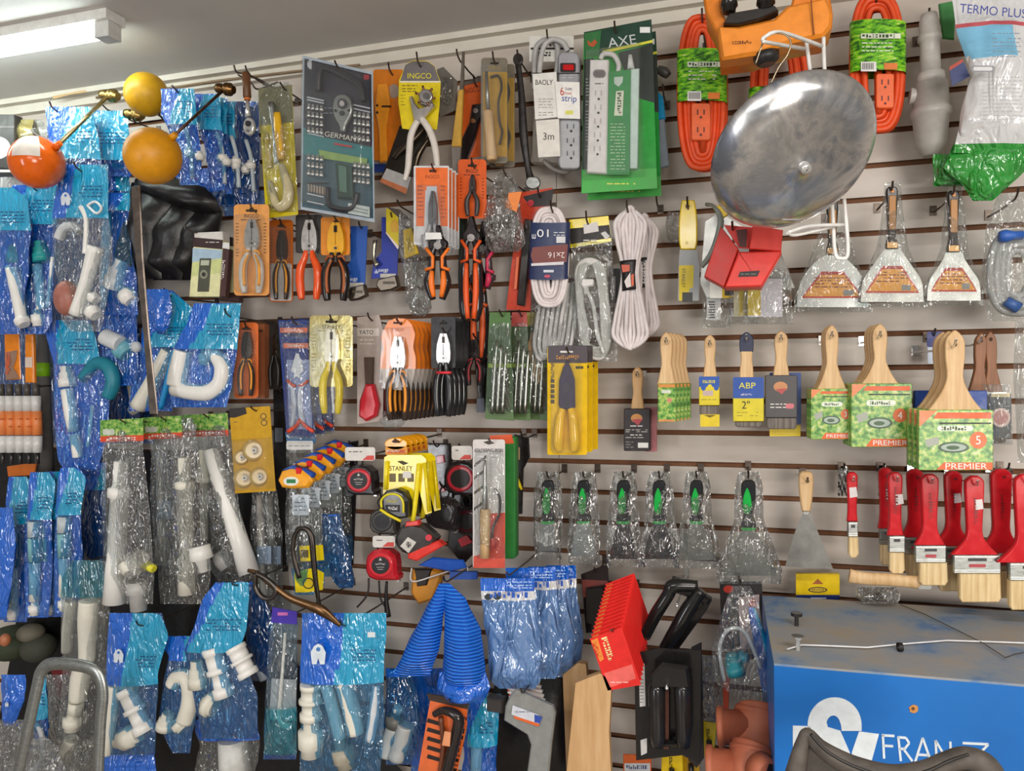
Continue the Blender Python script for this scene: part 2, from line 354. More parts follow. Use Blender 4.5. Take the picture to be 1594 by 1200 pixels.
ORD = ['', 'second', 'third', 'fourth', 'fifth', 'sixth', 'seventh', 'eighth', 'ninth', 'tenth', 'eleventh', 'twelfth', 'thirteenth', 'fourteenth', 'fifteenth', 'sixteenth']
def stack(root, n, step=.03, dx=0, dz=0, group=None, rot=0):
    """n further copies on the same hook, each step closer to the wall"""
    base = root['label']; root['label'] = base+', front of its row'
    if group: root['group'] = group
    kids = {c: [g for g in SC.objects if g.parent == c] for c in [o for o in SC.objects if o.parent == root]}
    for i in range(1, n+1):
        r = root.copy(); COL.objects.link(r); r.location = root.location+Vector((dx*i, step*i, dz*i)); r.rotation_euler = (0, R(rot*i), 0)
        r['label'] = base+', %s from the front' % ORD[i]
        for c, gs in kids.items():
            k = c.copy(); COL.objects.link(k); k.parent = r
            for g in gs: q = g.copy(); COL.objects.link(q); q.parent = k
def hook(px, py, d, what, up=9, m='wire', base=None):
    """peg hook: back plate on the wall, prong out to (px, py) at depth d, tip turned up"""
    t = W(px, py, d); t0 = Thing('wire_hook', ' '.join(('wire peg hook carrying '+what).split()[:15]), 'hook', 'wire hooks along the slatted wall'); b = t0.one(0)
    x, z = t.x, t.z
    r = .0022; n = 8
    pts = [Vector((x, -.004, z-.004)), Vector((x, -d*.5, z-.006)), Vector((x, -d+.015, z-.003)), Vector((x, -d, z+.004)), Vector((x, -d-.006, z+up*.0016))]
    N = None; vs = []
    for i, c in enumerate(pts):
        tt = (pts[min(i+1, 4)]-pts[max(i-1, 0)]).normalized(); A = Vector((1, 0, 0)); B = tt.cross(A)
        for k in range(n): a = 2*math.pi*k/n; vs.append(c+A*r*math.cos(a)+B*r*math.sin(a))
    b.add(vs, [(i*n+k, i*n+(k+1) % n, (i+1)*n+(k+1) % n, (i+1)*n+k) for i in range(4) for k in range(n)]+[tuple(range(n)), tuple(range(4*n, 5*n))[::-1]], m, True)
    c = Vector((x, 0, z)); w, h = .007, .011
    q = [c+Vector((sx*w, y, sz*h)) for y in (-.003, -.001) for sx, sz in ((-1, -1), (1, -1), (1, 1), (-1, 1))]
    b.add(q, [(0, 1, 2, 3), (7, 6, 5, 4), (0, 4, 5, 1), (1, 5, 6, 2), (2, 6, 7, 3), (3, 7, 4, 0)], m)
    return t0.done(Vector((x, 0, z)))
# ================================================================ the setting
CEIL = W(600, 78, 0).z
b = MB(); GH = .0062
def zk(k): return H0+.0865-.0762*k
X0, X1 = -3.6, 2.6
for k in range(-9, 22):                       # laminate strips between the grooves
    zt, zb = (zk(k-1)-GH if k > -9 else CEIL), zk(k)+GH
    for xa, xb in ((X0, W(869, 600).x-.0007), (W(869, 600).x+.0007, X1)):
        b.add([Vector((xa, 0, zb)), Vector((xb, 0, zb)), Vector((xb, 0, zt)), Vector((xa, 0, zt))], [(0, 1, 2, 3)], 'slat')
    za = zk(k)-GH
    q = [Vector((x, y, z)) for x in (X0, X1) for y, z in ((0, zb), (.003, zb), (.003, zb+.004), (.011, zb+.004), (.011, za-.004), (.003, za-.004), (.003, za), (0, za))]
    b.add(q, [(i, i+1, i+9, i+8) for i in range(7)], 'groove')
b.add([Vector((X0, 0, 0)), Vector((X1, 0, 0)), Vector((X1, 0, zk(21)-GH)), Vector((X0, 0, zk(21)-GH))], [(0, 1, 2, 3)], 'slat')
b.add([Vector((x, .02, z)) for z in (0, CEIL) for x in (X0, X1)], [(0, 1, 3, 2)], 'groove')
struct('wall_back', b)
struct('ceiling', boxmesh('c', -4, 4, -7, .02, CEIL, CEIL+.06, 'ceil'))
struct('floor', boxmesh('f', -4, 4, -7, .02, -.06, 0, 'floor'))
struct('trim_1', boxmesh('t', X0, X1, -.022, 0, CEIL-.042, CEIL, 'trim'))
struct('trim_2', boxmesh('t', X0, X1, -.045, 0, CEIL-.016, CEIL, 'trim'))
# ceiling lamp
p = Wz(180, 20, CEIL)
t = Thing('ceiling_lamp', 'white fluorescent batten lamp on the grey ceiling, lit', 'lamp'); 
hb = t.part('housing'); x1, yc = p.x, p.y
def wbox(mb, xa, xb, ya, yb, za, zb, m):
    vs = [Vector((x, y, z)) for z in (za, zb) for y in (ya, yb) for x in (xa, xb)]
    mb.add(vs, [(0, 2, 3, 1), (4, 5, 7, 6), (0, 1, 5, 4), (2, 6, 7, 3), (0, 4, 6, 2), (1, 3, 7, 5)], m)
wbox(hb, x1-1.3, x1, yc-.03, yc+.03, CEIL-.024, CEIL-.0005, 'e6e6e2')
c2 = t.part('end_cap'); wbox(c2, x1-.045, x1-.003, yc-.02, yc+.02, CEIL-.062, CEIL-.0245, 'd4d4d0')
tb = t.part('diffuser_tube'); n = 16; vs = []
for x in (x1-1.25, x1-.046):
    for k in range(n): a = 2*math.pi*k/n; vs.append(Vector((x, yc-.0+.0165*math.cos(a), CEIL-.0415+.0165*math.sin(a))))
tb.add(vs, [(k, (k+1) % n, n+(k+1) % n, n+k) for k in range(n)]+[tuple(range(n)), tuple(range(n, 2*n))[::-1]], 'lamp', True)
t.done(Vector((x1-.65, yc, CEIL)))
# cable along the top of the wall
t = Thing('cable', 'thin brown cable running along the white strip under the ceiling', 'cable', d=.03); t.one().tube([(150, 152), (250, 139), (352, 124), (470, 110), (560, 101)], 1.8, '8a7355'); t.done()

# ================================================================ generic products
def card(b, x0, y0, x1, y1, m, r=5, slot=True, t=.0012, dd=0):
    b.rect(x0, y0, x1, y1, m, t, dd, r)
    if slot:
        c = (x0+x1)/2; w = min(9, (x1-x0)*.16); b.rect(c-w, y0+8, c+w, y0+11.5, '2a2320/r', .0004, dd+.0005, 1.5); b.rect(c-w*.35, y0+5, c+w*.35, y0+12, '2a2320/r', .0004, dd+.0006, 1)
def lines(b, x0, x1, ys, m, h=1.4, dd=.0008, ragged=.35):
    for y in ys:
        x = x0
        while x < x1-2:
            w = random.uniform(4, 11); xe = min(x+w, x1)
            if random.random() > ragged*.3: b.rect(x, y-h/2, xe-1, y+h/2, m, .0002, dd)
            x += w+1
def plier(t, cx, yt, w, h, jaw, grip, accent=None, d=None, kind='combo', parent=None, rot=0, open_=1.0, jl=.42):
    open_ *= .84
    """pliers hanging jaws up: jaws + two curved handles"""
    pl = t.part('pliers', d, parent); pl.at(cx, yt, w, h, rot); s = pl
    hw = .25 if kind != 'needle' else .16
    tip = {'combo': .11, 'needle': .035, 'cutter': .13, 'snips': .05}[kind]
    for sg in (-1, 1):
        P = [(0, 0), (sg*tip, 0), (sg*(hw*.9), jl*.35), (sg*hw, jl*.62), (sg*hw*.95, jl*.85), (sg*.12, jl*1.06), (0, jl)]
        s.poly([(x+sg*.012, y) for x, y in P], jaw, .010, 0)
    s.poly(ell(0, jl*.78, .105, .105*w/h, 14), jaw, .012, .002); s.poly(ell(0, jl*.78, .05, .05*w/h, 10), '6c6a68/m', .001, .003)
    if kind == 'combo': s.rect(-.05, .04, .05, jl*.3, '3a3633/m', .0005, .0008)
    for sg in (-1, 1):
        hb = t.part('handle', d, pl); hb.at(cx, yt, w, h, rot)
        k = open_
        pts = [(sg*.10, jl*.92), (sg*.17*k, jl+.06), (sg*.33*k, jl+.18), (sg*.37*k, .75), (sg*.33*k, .9), (sg*.29*k, 1.0)]
        hb.tube(pts, [.075, .11, .145, .15, .14, .1], grip, 10, 4)
        if accent:
            hb.tube([(x-sg*.035, y, .009) for x, y in pts[1:5]], [.03, .05, .055, .05], accent, 8, 4)
            hb.tube([(sg*.09*k, jl+.02, .006), (sg*.26*k, jl+.015, .006), (sg*.36*k, jl+.07, .003)], [.04, .045, .03], accent, 8, 3)
    return pl
def carded_pliers(label, x0, y0, x1, y1, cm, jaw, grip, accent=None, d=.16, kind='combo', blister=True, brand=None, bc='402010', ph=None, group=None, cat='pliers', clear_lower=None, pt=.2, hk=True, cy1=None, open_=1., pw=.8):
    t = Thing('carded_pliers', label, cat, group, d); w, h = x1-x0, y1-y0
    c = t.part('backing_card'); cb = cy1 or y1
    card(c, x0, y0, x1, cb, cm, 6)
    if clear_lower: c.rect(x0+2, clear_lower, x1-2, cb-2, 'c9c4c0', .0004, .0006, 3)
    if brand: c.text(brand, (x0+x1)/2, y0+18, 6, bc, w*.42, dd=.001)
    lines(c, x0+w*.2, x1-w*.2, [y0+24], bc, 1.2)
    lines(c, x0+3, x0+w*.16, [y0+30+i*5 for i in range(int(h*.08))], bc, 1); lines(c, x1-w*.16, x1-3, [y0+30+i*5 for i in range(int(h*.08))], bc, 1)
    plier(t, (x0+x1)/2, y0+h*pt, w*pw, h*(1-pt)-4 if ph is None else ph, jaw, grip, accent, d+.012, kind, open_=open_)
    if blister: t.part('blister').shell(rrect(x0+w*.1, y0+h*(pt-.05), x1-w*.1, y1-3, 9, 3), 'blister', .03, 4, .001)
    r = t.done(W((x0+x1)/2, y0+9, d))
    if hk: hook((x0+x1)/2, y0+8, d+.02, 'the '+label)
    return r
def brush_handle(b, pts, m, t=.014, bev=2.0): b.poly(pts, m, t, 0, bev)
def mirror(cx, prof):          # profile [(y, halfwidth)] -> closed outline
    return [(cx+w, y) for y, w in prof]+[(cx-w, y) for y, w in prof[::-1]]
def smooth_prof(prof, n=4): return [tuple(q) for q in catmull([list(p) for p in prof], n)]
def coil(b, cx, cy, rx, ry, r, m, n=6, gap=None, dd=0, seed=0, skew=0):
    """turns of cable, a stadium loop hanging"""
    rnd = random.Random(seed); gap = gap or r*1.9
    for i in range(n):
        k = i*gap*.75; P = []
        ax, ay = rx-k, ry-k*1.0; o = rnd.uniform(-1.5, 1.5); q = dd+rnd.uniform(-.006, .006)
        for j in range(28):
            a = 2*math.pi*j/28; c, s = math.cos(a), math.sin(a)
            P.append((cx+o+ax*math.copysign(abs(c)**.62, c)+skew*s, cy+ay*math.copysign(abs(s)**.9, s), q))
        P.append(P[0]); b.tube(P, r, m, 8, 2)
# ================================================================ right side, top row
def orange_cord(label, cx, y0, y1, w, band, d, outlet, seed):
    t = Thing('extension_cord', label, 'extension cord', 'orange extension cords in lime wraps', d)
    cy, ry, rx = (y0+y1)/2, (y1-y0)/2-4, w/2-4
    b = t.part('cable'); coil(b, cx, cy, rx, ry, 4.6, 'e8511e', 4, 9, 0, seed); coil(b, cx+3, cy+6, rx-2, ry-4, 4.6, 'db4517', 3, 9, -.016, seed+5)
    b.tube([(cx+1, band[1]-8, .004), (cx+2, y1-28, .004)], 6, 'c94416', 8, 1)
    o = t.part('socket_block'); ox0, oy0, ox1, oy1, rot = outlet
    o.rect(ox0, oy0, ox1, oy1, 'f06a35', .016, .02, 4, 1.5); mx = (ox0+ox1)/2
    for yy in (oy0+(oy1-oy0)*.25, oy0+(oy1-oy0)*.72):
        for s in (-1, 1): o.rect(mx+s*5-1, yy-4, mx+s*5+1, yy+4, '5c1c0a', .0004, .0206)
        o.poly(ell(mx, yy+8, 2, 2, 10), '5c1c0a', .0004, .0206)
    wr = t.part('wrap_label'); x0, x1 = cx-w/2-1, cx+w/2+2; yA, yB = band; n = 12; vs = []
    for sd in (0, 1):
        for yy in (yA, yB):
            for i in range(n+1):
                a = math.pi*i/n; e = math.sin(a)**.6 if 0 < i < n else 0
                q = wr.P((cx-(w/2+1)*math.cos(a), yy+(x0-cx)*-.0)); vs.append(q+Vector((0, (-1 if sd == 0 else 1)*.027*e, 0)))
    m = n+1
    wr.add(vs, [(i, i+1, m+i+1, m+i) for i in range(n)]+[(2*m+i, 3*m+i, 3*m+i+1, 2*m+i+1) for i in range(n)], 'leafband', True)
    wr.rect(cx-w*.3, yA+14, cx+w*.42, yA+22, 'e4ecd8', .0003, .0285); wr.text('EXTENSION', cx+2, yA+18, 5, '2c4a1c', w*.6, dd=.029)
    lines(wr, cx-w*.28, cx+w*.3, [yA+29, yA+35, yA+41], 'eef3e4', 1.5, .0283)
    wr.rect(cx-w*.3, yB-20, cx-w*.02, yB-5, 'e8e8e6', .0003, .0283); 
    for i in range(7): wr.rect(cx-w*.27+i*2.6, yB-18, cx-w*.27+i*2.6+1.2, yB-8, '2a2a2a', .0002, .0287)
    wr.rect(cx+w*.12, yB-18, cx+w*.36, yB-8, 'e07a2a', .0003, .0283)
    t.done(W(cx, y0, d)); hook(cx, y0+6, d+.02, 'the '+label, 12)
orange_cord('orange extension cord with lime wrap, left of the orange tool', 1093, 22, 266, 76, (82, 162), .14, (1076, 160, 1106, 218, 0), 1)
orange_cord('orange extension cord half hidden behind the aluminium lid', 1212, 45, 262, 92, (140, 210), .10, (1190, 214, 1225, 255, 0), 2)
orange_cord('orange extension cord with lime wrap, right of the aluminium lid', 1366, -12, 206, 86, (38, 116), .14, (1364, 114, 1392, 168, 0), 3)
# green power strip packs
def strip_outlets(b, cx, ys, m='8d8b88', s=1, dd=.02):
    for y in ys:
        for k in (-1, 1): b.rect(cx+k*5*s-.8, y-4*s, cx+k*5*s+.8, y+3*s, m, .0003, dd)
        b.poly(ell(cx+1, y+7*s, 2*s, 2*s, 10), '2c2a2a', .0003, dd)
t = Thing('power_strip_pack', 'green carded white power strip', 'power strip', d=.16); c = t.part('backing_card')
c.poly([(909, 50), (1014, 30), (1023, 293), (905, 301)], '2f9e41/g', .0015); c.poly([(909, 50), (1014, 30), (1016, 68), (910, 90)], '143d2c', .0004, .0005)
c.poly([(910, 52), (936, 47), (932, 87), (911, 90)], '2c6f38', .0004, .0009); c.poly([(914, 62), (920, 67), (926, 61), (930, 66), (924, 73), (916, 71)], 'b4552e', .0004, .0013)
c.poly([(938, 79), (1016, 62), (1016, 66), (937, 84)], 'd8d640', .0004, .0009); c.text('AXE', 968, 64, 15, 'c9cfd0', 44, -9, .0012)
c.poly([(909, 92), (925, 90), (922, 262), (906, 264)], '10221c', .0004, .0007); c.poly([(962, 82), (1016, 68), (1019, 160), (985, 150)], '26302c', .0004, .0007)
c.poly([(908, 266), (1022, 262), (1023, 293), (905, 301)], '48b04c', .0004, .0007); lines(c, 935, 990, [286], 'd9e05c', 2); c.rect(996, 42, 1012, 51, 'eef0f0', .0003, .0012)
lines(c, 912, 920, [118+i*5 for i in range(24)], 'b9c4bc', 1.2, .0012)
b = t.part('power_strip'); b.poly([(918, 92), (947, 92), (944, 270), (913, 268)], 'e9e5e4', .02, .022, 2.5)
b.rect(923, 108, 943, 121, '8f8384', .0004, .0235, 6); b.rect(925, 110, 941, 119, '6e6466', .002, .025, 4); lines(b, 926, 940, [130], '6b6768', 1.5, .0235)
for i in range(5): 
    for k in (-1, 1): b.rect(931.5-i*.5+k*4.5-.7, 141+i*21.5, 931.5-i*.5+k*4.5+.7, 149+i*21.5, 'b9b3b2', .0003, .0235)
    b.poly(ell(932-i*.5, 154+i*21.5, 1.8, 1.8, 10), '1d1b1b', .0003, .0235)
cb = t.part('cord'); cb.tube([(935, 92, .012), (940, 84, .015), (955, 86, .015), (963, 100, .012), (962, 112, .01)], 4, 'dcd8d7', 8, 5)
cb.tube([(981, 86, .012), (982, 108, .014)], [3, 6], 'dfe3e1', 8, 1)
ins = t.part('printed_insert'); ins.poly([(948, 112), (982, 108), (980, 272), (944, 272)], '2e8f4b', .001, .018)
ins.poly([(956, 120), (970, 119), (969, 128), (963, 135), (956, 130)], 'c7d8cc', .0003, .0186); ins.poly([(959, 142), (971, 141), (969, 180), (956, 180)], 'e4e6d2', .0003, .0186)
ins.text('PROTECT', 964, 161, 6, '3a5c38', 34, 90, .019); lines(ins, 950, 974, [193+i*5 for i in range(15)], 'b8dcae', 1.3, .019)
side = t.part('strip_side'); side.poly([(981, 108), (995, 106), (992, 262), (980, 262)], 'cfe6dd', .012, .014, 1)
t.part('blister').shell([(914, 84), (1000, 72), (1004, 275), (910, 281)], 'blister', .032, 3, .001)
r = t.done(W(962, 50, .16)); stack(r, 1, .05, .004, -.006, 'green power strip packs'); hook(957, 44, .18, 'the green power strip packs')
# white power strip with cards
t = Thing('power_strip', 'grey power strip with white cards and looped cord', 'power strip', d=.15)
b = t.part('strip_body'); b.rect(868, 80, 901, 262, '9f9fa5', .028, .02, 9, 3); b.rect(870, 186, 902, 262, 'aeb0b4', .008, .0215, 6, 2)
b.rect(872, 98, 896, 112, '241c1c', .0005, .0225, 2); b.rect(876, 100, 893, 109, 'c8191c/g', .004, .026, 2, .8); lines(b, 875, 894, [117, 121], 'cfcfd2', 1, .0225)
strip_outlets(b, 888, [197, 219, 239], '5b5b62', 1, .0225)
cb = t.part('cord'); cb.tube([(832, 140, .01), (832, 95), (836, 72), (850, 62), (866, 66), (868, 100), (862, 130)], 4.2, 'a9a8a6', 8, 5); cb.tube([(838, 135, .014), (844, 80, .014), (858, 62, .012), (876, 66, .012), (884, 80, .01)], 4.2, 'b7b6b4', 8, 5)
k = t.part('back_card'); k.rect(824, 56, 893, 96, 'dcdad4', .0015, -.012); k.rect(826, 74, 893, 77, '2c2a2a', .0005, -.011); lines(k, 838, 858, [82, 86], '2a2a2a', 2.5, -.011, 0)
k = t.part('brand_card'); k.poly([(829, 115), (866, 112), (870, 182), (833, 186)], 'e6e3dd', .0012, .03); k.text('BAOLY', 847, 128, 8, '38342f', 27, 0, .0308)
lines(k, 838, 862, [154, 158, 163, 167], 'a29d95', 1, .0308); lines(k, 838, 862, [175, 179], '8e897f', 1, .0308)
k = t.part('strip_card'); k.poly([(864, 127), (902, 128), (903, 185), (868, 184)], 'f0eee9', .0012, .034)
k.text('6', 875, 142, 13, 'c23a2e', 6, 0, .0345); k.text('Outlet', 885, 138, 4.5, '3c3a5e', 11, 0, .0345); k.text('Power', 885, 145, 4.5, 'b8402f', 11, 0, .0345); k.text('strip', 886, 155, 13, '2f4aa2', 23, 4, .0345); k.rect(880, 172, 892, 178, 'e2e06a', .0003, .0345)
k = t.part('length_card'); k.poly([(834, 188), (870, 185), (872, 243), (838, 245)], 'e2ded6', .003, .03); k.text('3m', 854, 212, 11, '55504a', 17, 0, .0308)
t.part('price_ring').tube([(829, 114, .031), (902, 114, .02)], .8, '2b2b2b', 6, 1)
t.done(W(860, 56, .15)); hook(852, 60, .17, 'the white power strip', 12)
t = Thing('power_strip', 'beige power strip box behind the white cards', 'power strip', d=.09); b = t.one(); b.poly([(830, 180), (868, 178), (870, 254), (826, 252)], 'bdb6ac', .03, .0, 2); b.tube([(846, 250, .01), (860, 262, .01), (880, 268, .01), (894, 258, .01)], 3.5, '9a9690', 8, 4); t.done()
t = Thing('plug_adapter', 'dark plug adapter with blue sleeve beside the green packs', 'adapter', d=.08); b = t.one()
b.poly([(1023, 140), (1032, 150), (1036, 184), (1024, 186)], '1b8fc4/g', .012, .0, 2); b.tube([(1024, 108, .01), (1034, 112, .01), (1040, 118, .01)], [6, 8, 6], '4a4744', 10, 3); b.poly([(1025, 186), (1034, 184), (1042, 258), (1026, 262)], '7c8894', .012, 0, 2); t.done()
# second tool pack and wrench left of the white strip
t = Thing('combination_wrench', 'dark long wrench with polished ends left of white strip', 'wrench', d=.12); b = t.one()
b.tube([(806, 96), (812, 150), (815, 210), (822, 262), (828, 284)], [5, 5.5, 7, 5, 8], 'gunmetal', 10, 4, .5); b.poly(ell(806, 92, 8, 10, 16), 'gunmetal', .006, .004, 1.5); b.poly(ell(829, 284, 12, 11, 16, -60, 240), 'steel', .007, .006, 2)
t.done(); hook(806, 88, .14, 'the dark long wrench')
# carded soldering iron with wooden handle
t = Thing('carded_soldering_iron', 'wooden handled soldering iron on grey and yellow card', 'soldering iron', d=.16); c = t.part('backing_card')
c.poly(rrect(749, 90, 790, 254, 5), '7c7466', .0012); c.rect(752, 112, 789, 244, 'b98f2e', .0004, .0006); c.rect(763, 97, 776, 100, '1f1b18', .0004, .0006, 1); lines(c, 760, 782, [104, 107], 'a98a3c', 1.6)
i = t.part('soldering_iron'); i.lathe((757, 112, .018), (760, 172, .018), [(0, 2.5), (1, 3.4)], 'steel'); h = t.part('handle', parent=i); h.lathe((759, 172, .018), (766, 250, .018), [(0, 5), (.04, 8), (.5, 7.5), (.96, 8.6), (1, 7)], 'wood')
co = t.part('cord'); co.tube([(764, 120, .008), (776, 118, .01), (781, 135, .012), (776, 160, .014), (778, 190, .012), (782, 205, .01), (778, 225, .01)], 1.8, '3b3632', 6, 5)
t.part('blister').shell(rrect(751, 104, 788, 252, 6), 'blister', .03, 3, .001)
r = t.done(W(770, 92, .16)); stack(r, 1, .04, .006, 0, 'carded soldering irons on the top row'); hook(768, 94, .18, 'the wooden handled soldering iron', 12)
# top right: siphon, bag of tube glue/gypsum
t = Thing('bottle_trap', 'milky plastic bottle trap hanging between cord and white bag', 'bottle trap', d=.12)
b = t.part('inlet_pipe'); b.lathe((1446, 22), (1449, 130), [(0, 11), (.1, 14), (.3, 15), (.32, 17), (.38, 17), (.4, 14), (.85, 15), (.86, 20), (1, 20)], 'bdb9b3', 20)
b = t.part('trap_cup'); b.lathe((1449, 130), (1449, 243), [(0, 24), (.35, 26), (.36, 29), (.45, 29), (.47, 26), (.85, 22), (1, 12)], 'aeaaa4', 20)
b = t.part('outlet_pipe'); b.tube([(1440, 150), (1424, 150), (1416, 150)], [12, 12, 13], 'b7b3ad', 12, 3); t.done(W(1447, 22, .12)); hook(1446, 25, .13, 'the milky bottle trap')
t = Thing('powder_bag', 'white and blue printed bag with green lower film, top right corner', 'bag', d=.2)
b = t.part('bag_film'); rows = [(-20, 1478, 1620), (60, 1492, 1620), (110, 1510, 1620), (200, 1492, 1620), (238, 1482, 1620)]
def mf(u, v):
    y = -20+258*v
    if y > 224: return 'greenfilm'
    if 36 < y < 42 + 6*u: return 'c65a62'
    if 44 < y < 98 and u < .62 and y < 60+80*u+30: return '7fbfe0'
    return 'whitefilm'
b.bag(rows, mf, .03, .008, 24, 40, 3); b.text('TERMO PLUS', 1546, 17, 14, '2a3c9a', 104, 5, .05)
lines(b, 1545, 1590, [52, 60, 66, 72, 80, 88], '7a8aa0', 1.4, .05); lines(b, 1530, 1592, [120+i*6 for i in range(12)], '9aa0a6', 1, .05); b.rect(1512, 102, 1548, 112, '8c9096', .0004, .05, 3); b.rect(1515, 104, 1545, 110, 'dcdee0', .0004, .0505, 3)
b = t.part('side_band'); b.poly([(1478, 110), (1500, 96), (1510, 118), (1482, 134)], '2b3a6e', .002, .02); b.poly([(1478, 104), (1498, 92), (1500, 96), (1478, 110)], 'b3402c', .002, .02)
t.done(W(1550, -20, .2))
t = Thing('green_film_bag', 'crumpled green plastic film hanging below the white bag', 'bag', d=.19); b = t.one()
b.bag([(210, 1490, 1620), (240, 1478, 1620), (262, 1470, 1600), (290, 1500, 1570), (312, 1515, 1545)], lambda u, v: 'greenfilm', .03, .02, 18, 14, 5); b.bag([(240, 1452, 1480, -.04), (290, 1454, 1505, -.04)], lambda u, v: 'greenfilm', .02, .015, 10, 10, 6); t.done()
t = Thing('green_film_bag', 'small folded green bag high on the wall beside the bottle trap', 'bag', d=.08); t.one().poly([(1462, 5), (1488, 0), (1486, 60), (1468, 58)], '3a8a44', .012, 0, 2); t.done()
# ---------------------------------------------------------------- orange corded device at the top
t = Thing('battery_work_lamp', 'orange plastic tool housing with black knobs hanging at the top', 'tool housing', d=.38); b = t.part('housing')
b.poly([(1092, -25), (1118, -25), (1126, 20), (1135, 38), (1225, 30), (1240, -25), (1290, -25), (1297, 20), (1296, 40), (1284, 55), (1235, 64), (1172, 86), (1120, 92), (1117, 55), (1098, 20)], 'e58220', .09, 0, 5)
b = t.part('front_skirt'); b.poly([(1117, 40), (1150, 40), (1205, 28), (1226, 8), (1286, -5), (1296, 20), (1294, 42), (1282, 56), (1230, 66), (1180, 84), (1124, 92)], 'ef8f28', .05, .02, 5); b.text('TRUPER', 1155, 66, 5, '6b2f08', 30, -3, .0206)
b = t.part('black_plate'); b.poly([(1126, 36), (1135, 20), (1206, 8), (1212, 16), (1180, 30), (1150, 37)], '231e1c', .03, .028, 2)
for x, y, r in ((1135, 8, 12), (1192, 4, 13)):
    k = t.part('knob'); k.lathe((x, y+12, .02), (x, y-18, .02), [(0, r*.8), (.3, r*.9), (.32, r*1.1), (.7, r), (1, r*.6)], '24211f/g', 16)
k = t.part('metal_post'); k.lathe((1192, -4, .025), (1190, -30, .025), [(0, 5), (1, 5)], 'chrome'); 
k = t.part('black_base'); k.lathe((1192, 84, 0), (1194, 101, 0), [(0, 20), (.6, 19), (1, 12)], '2b2a2a', 18)
k = t.part('wire_tie'); k.tube([(1262, -10, .03), (1264, 20, .026), (1267, 54, .024)], 1, '7a3c12', 6, 4)
t.done(W(1190, -25, .36))
# ---------------------------------------------------------------- aluminium lid on its wire, in front of everything
t = Thing('pot_lid', 'large worn aluminium lid with a central rivet knob, hanging tilted', 'lid', d=.6)
C0 = W(1243, 250, .6); k = mpp(C0)*.99; V_ = (C0-CAM).normalized(); q_ = RT*.66-UP*.75; q_ = (q_-V_*q_.dot(V_)).normalized(); nrm = (-V_*math.cos(R(38))+q_*math.sin(R(38))).normalized(); A = nrm.cross(Vector((0, 0, 1))).normalized(); Bv = A.cross(nrm)
def disc(mb, prof, m, n=56):
    vs = []
    for r, h in prof:
        for i in range(n): a = 2*math.pi*i/n; vs.append(C0+A*(r*k*math.cos(a))+Bv*(r*k*math.sin(a))+nrm*(h*k))
    mb.add(vs, [(j*n+i, j*n+(i+1) % n, (j+1)*n+(i+1) % n, (j+1)*n+i) for j in range(len(prof)-1) for i in range(n)]+[tuple(range(n)), tuple(range((len(prof)-1)*n, len(prof)*n))[::-1]], m, True)
b = t.part('lid_shell'); disc(b, [(1, 20), (40, 18.5), (72, 15.5), (95, 11), (108, 6), (118, -1), (126, -9), (132, -17), (134, -22), (131, -25), (120, -18), (104, -6), (60, 6), (1, 10)], 'pan')
b = t.part('knob'); disc(b, [(9, 18), (9, 29), (7, 32), (1, 32)], 'chrome', 24)
t.done(C0)
t = Thing('wire_rack_bracket', 'white coated wire bracket behind the aluminium lid', 'bracket', d=.45); b = t.one()
b.tube([(1282, 58, 0), (1284, 120, 0), (1296, 330, 0), (1300, 392, 0), (1308, 402, 0), (1320, 392, 0), (1314, 310, 0)], 3, 'whitewire', 8, 6); b.tube([(1255, 62, 0), (1262, 118, 0)], 3, 'whitewire', 8, 1)
b.tube([(1280, 72, 0), (1215, 50, .12), (1190, 58, .14), (1188, 64, .14), (1195, 66, .13), (1252, 76, 0)], 3, 'whitewire', 8, 4); b.tube([(1226, 362, .08), (1260, 352, .05), (1313, 350, 0)], 3, 'whitewire', 8, 4)
b.tube([(1226, 362, .08), (1240, 366, .06), (1300, 352, 0)], 2.5, 'whitewire', 8, 4); t.done()
t = Thing('wire_hanger', 'thin metal wire loop that holds the aluminium lid', 'wire', d=.58); t.one().tube([(1176, 100, .0), (1190, 62, 0), (1205, 52, 0), (1222, 54, 0), (1231, 66, 0), (1226, 85, 0), (1212, 105, 0), (1200, 130, 0)], 1.4, 'b8a68c/m', 6, 5); t.done()
# red plastic box
t = Thing('red_holder', 'bright red open plastic box hanging below the aluminium lid', 'box', d=.34); b = t.part('box_body')
b.poly([(1127, 350), (1150, 386), (1216, 390), (1219, 358)], 'e03a34', .004, -.0); b.poly([(1150, 388), (1152, 392), (1216, 390), (1217, 394), (1186, 446), (1128, 447), (1148, 396)], 'ee4038', .07, .01, 3)
b.poly([(1122, 352), (1150, 387), (1127, 447), (1096, 430)], 'c93029', .05, .006, 2); b.poly([(1146, 358), (1163, 356), (1162, 385), (1151, 384)], '4a1512', .001, .012)
b.poly([(1172, 350), (1219, 358), (1216, 391), (1166, 387)], 'e8453c', .05, .011, 2)
w_ = t.part('label_plate'); w_.poly([(1152, 423), (1183, 421), (1179, 430), (1149, 431)], '1f1a1a', .0006, .0115); lines(w_, 1153, 1178, [426.5], '8c8585', 1.2, .012)
t.done(W(1165, 350, .34))
hook(1140, 352, .36, 'the bright red open box', 5)
hook(1032, 142, .1, 'the dark plug adapter')
t = Thing('red_box_strap', 'grey plastic hook arm behind the red box', 'hook', d=.28); t.one().tube([(1100, 318, -.26), (1112, 322, 0), (1122, 345, .02), (1110, 390, .01), (1092, 415, 0)], [3, 3, 5, 5, 4], '8b948c', 8, 5); t.done()
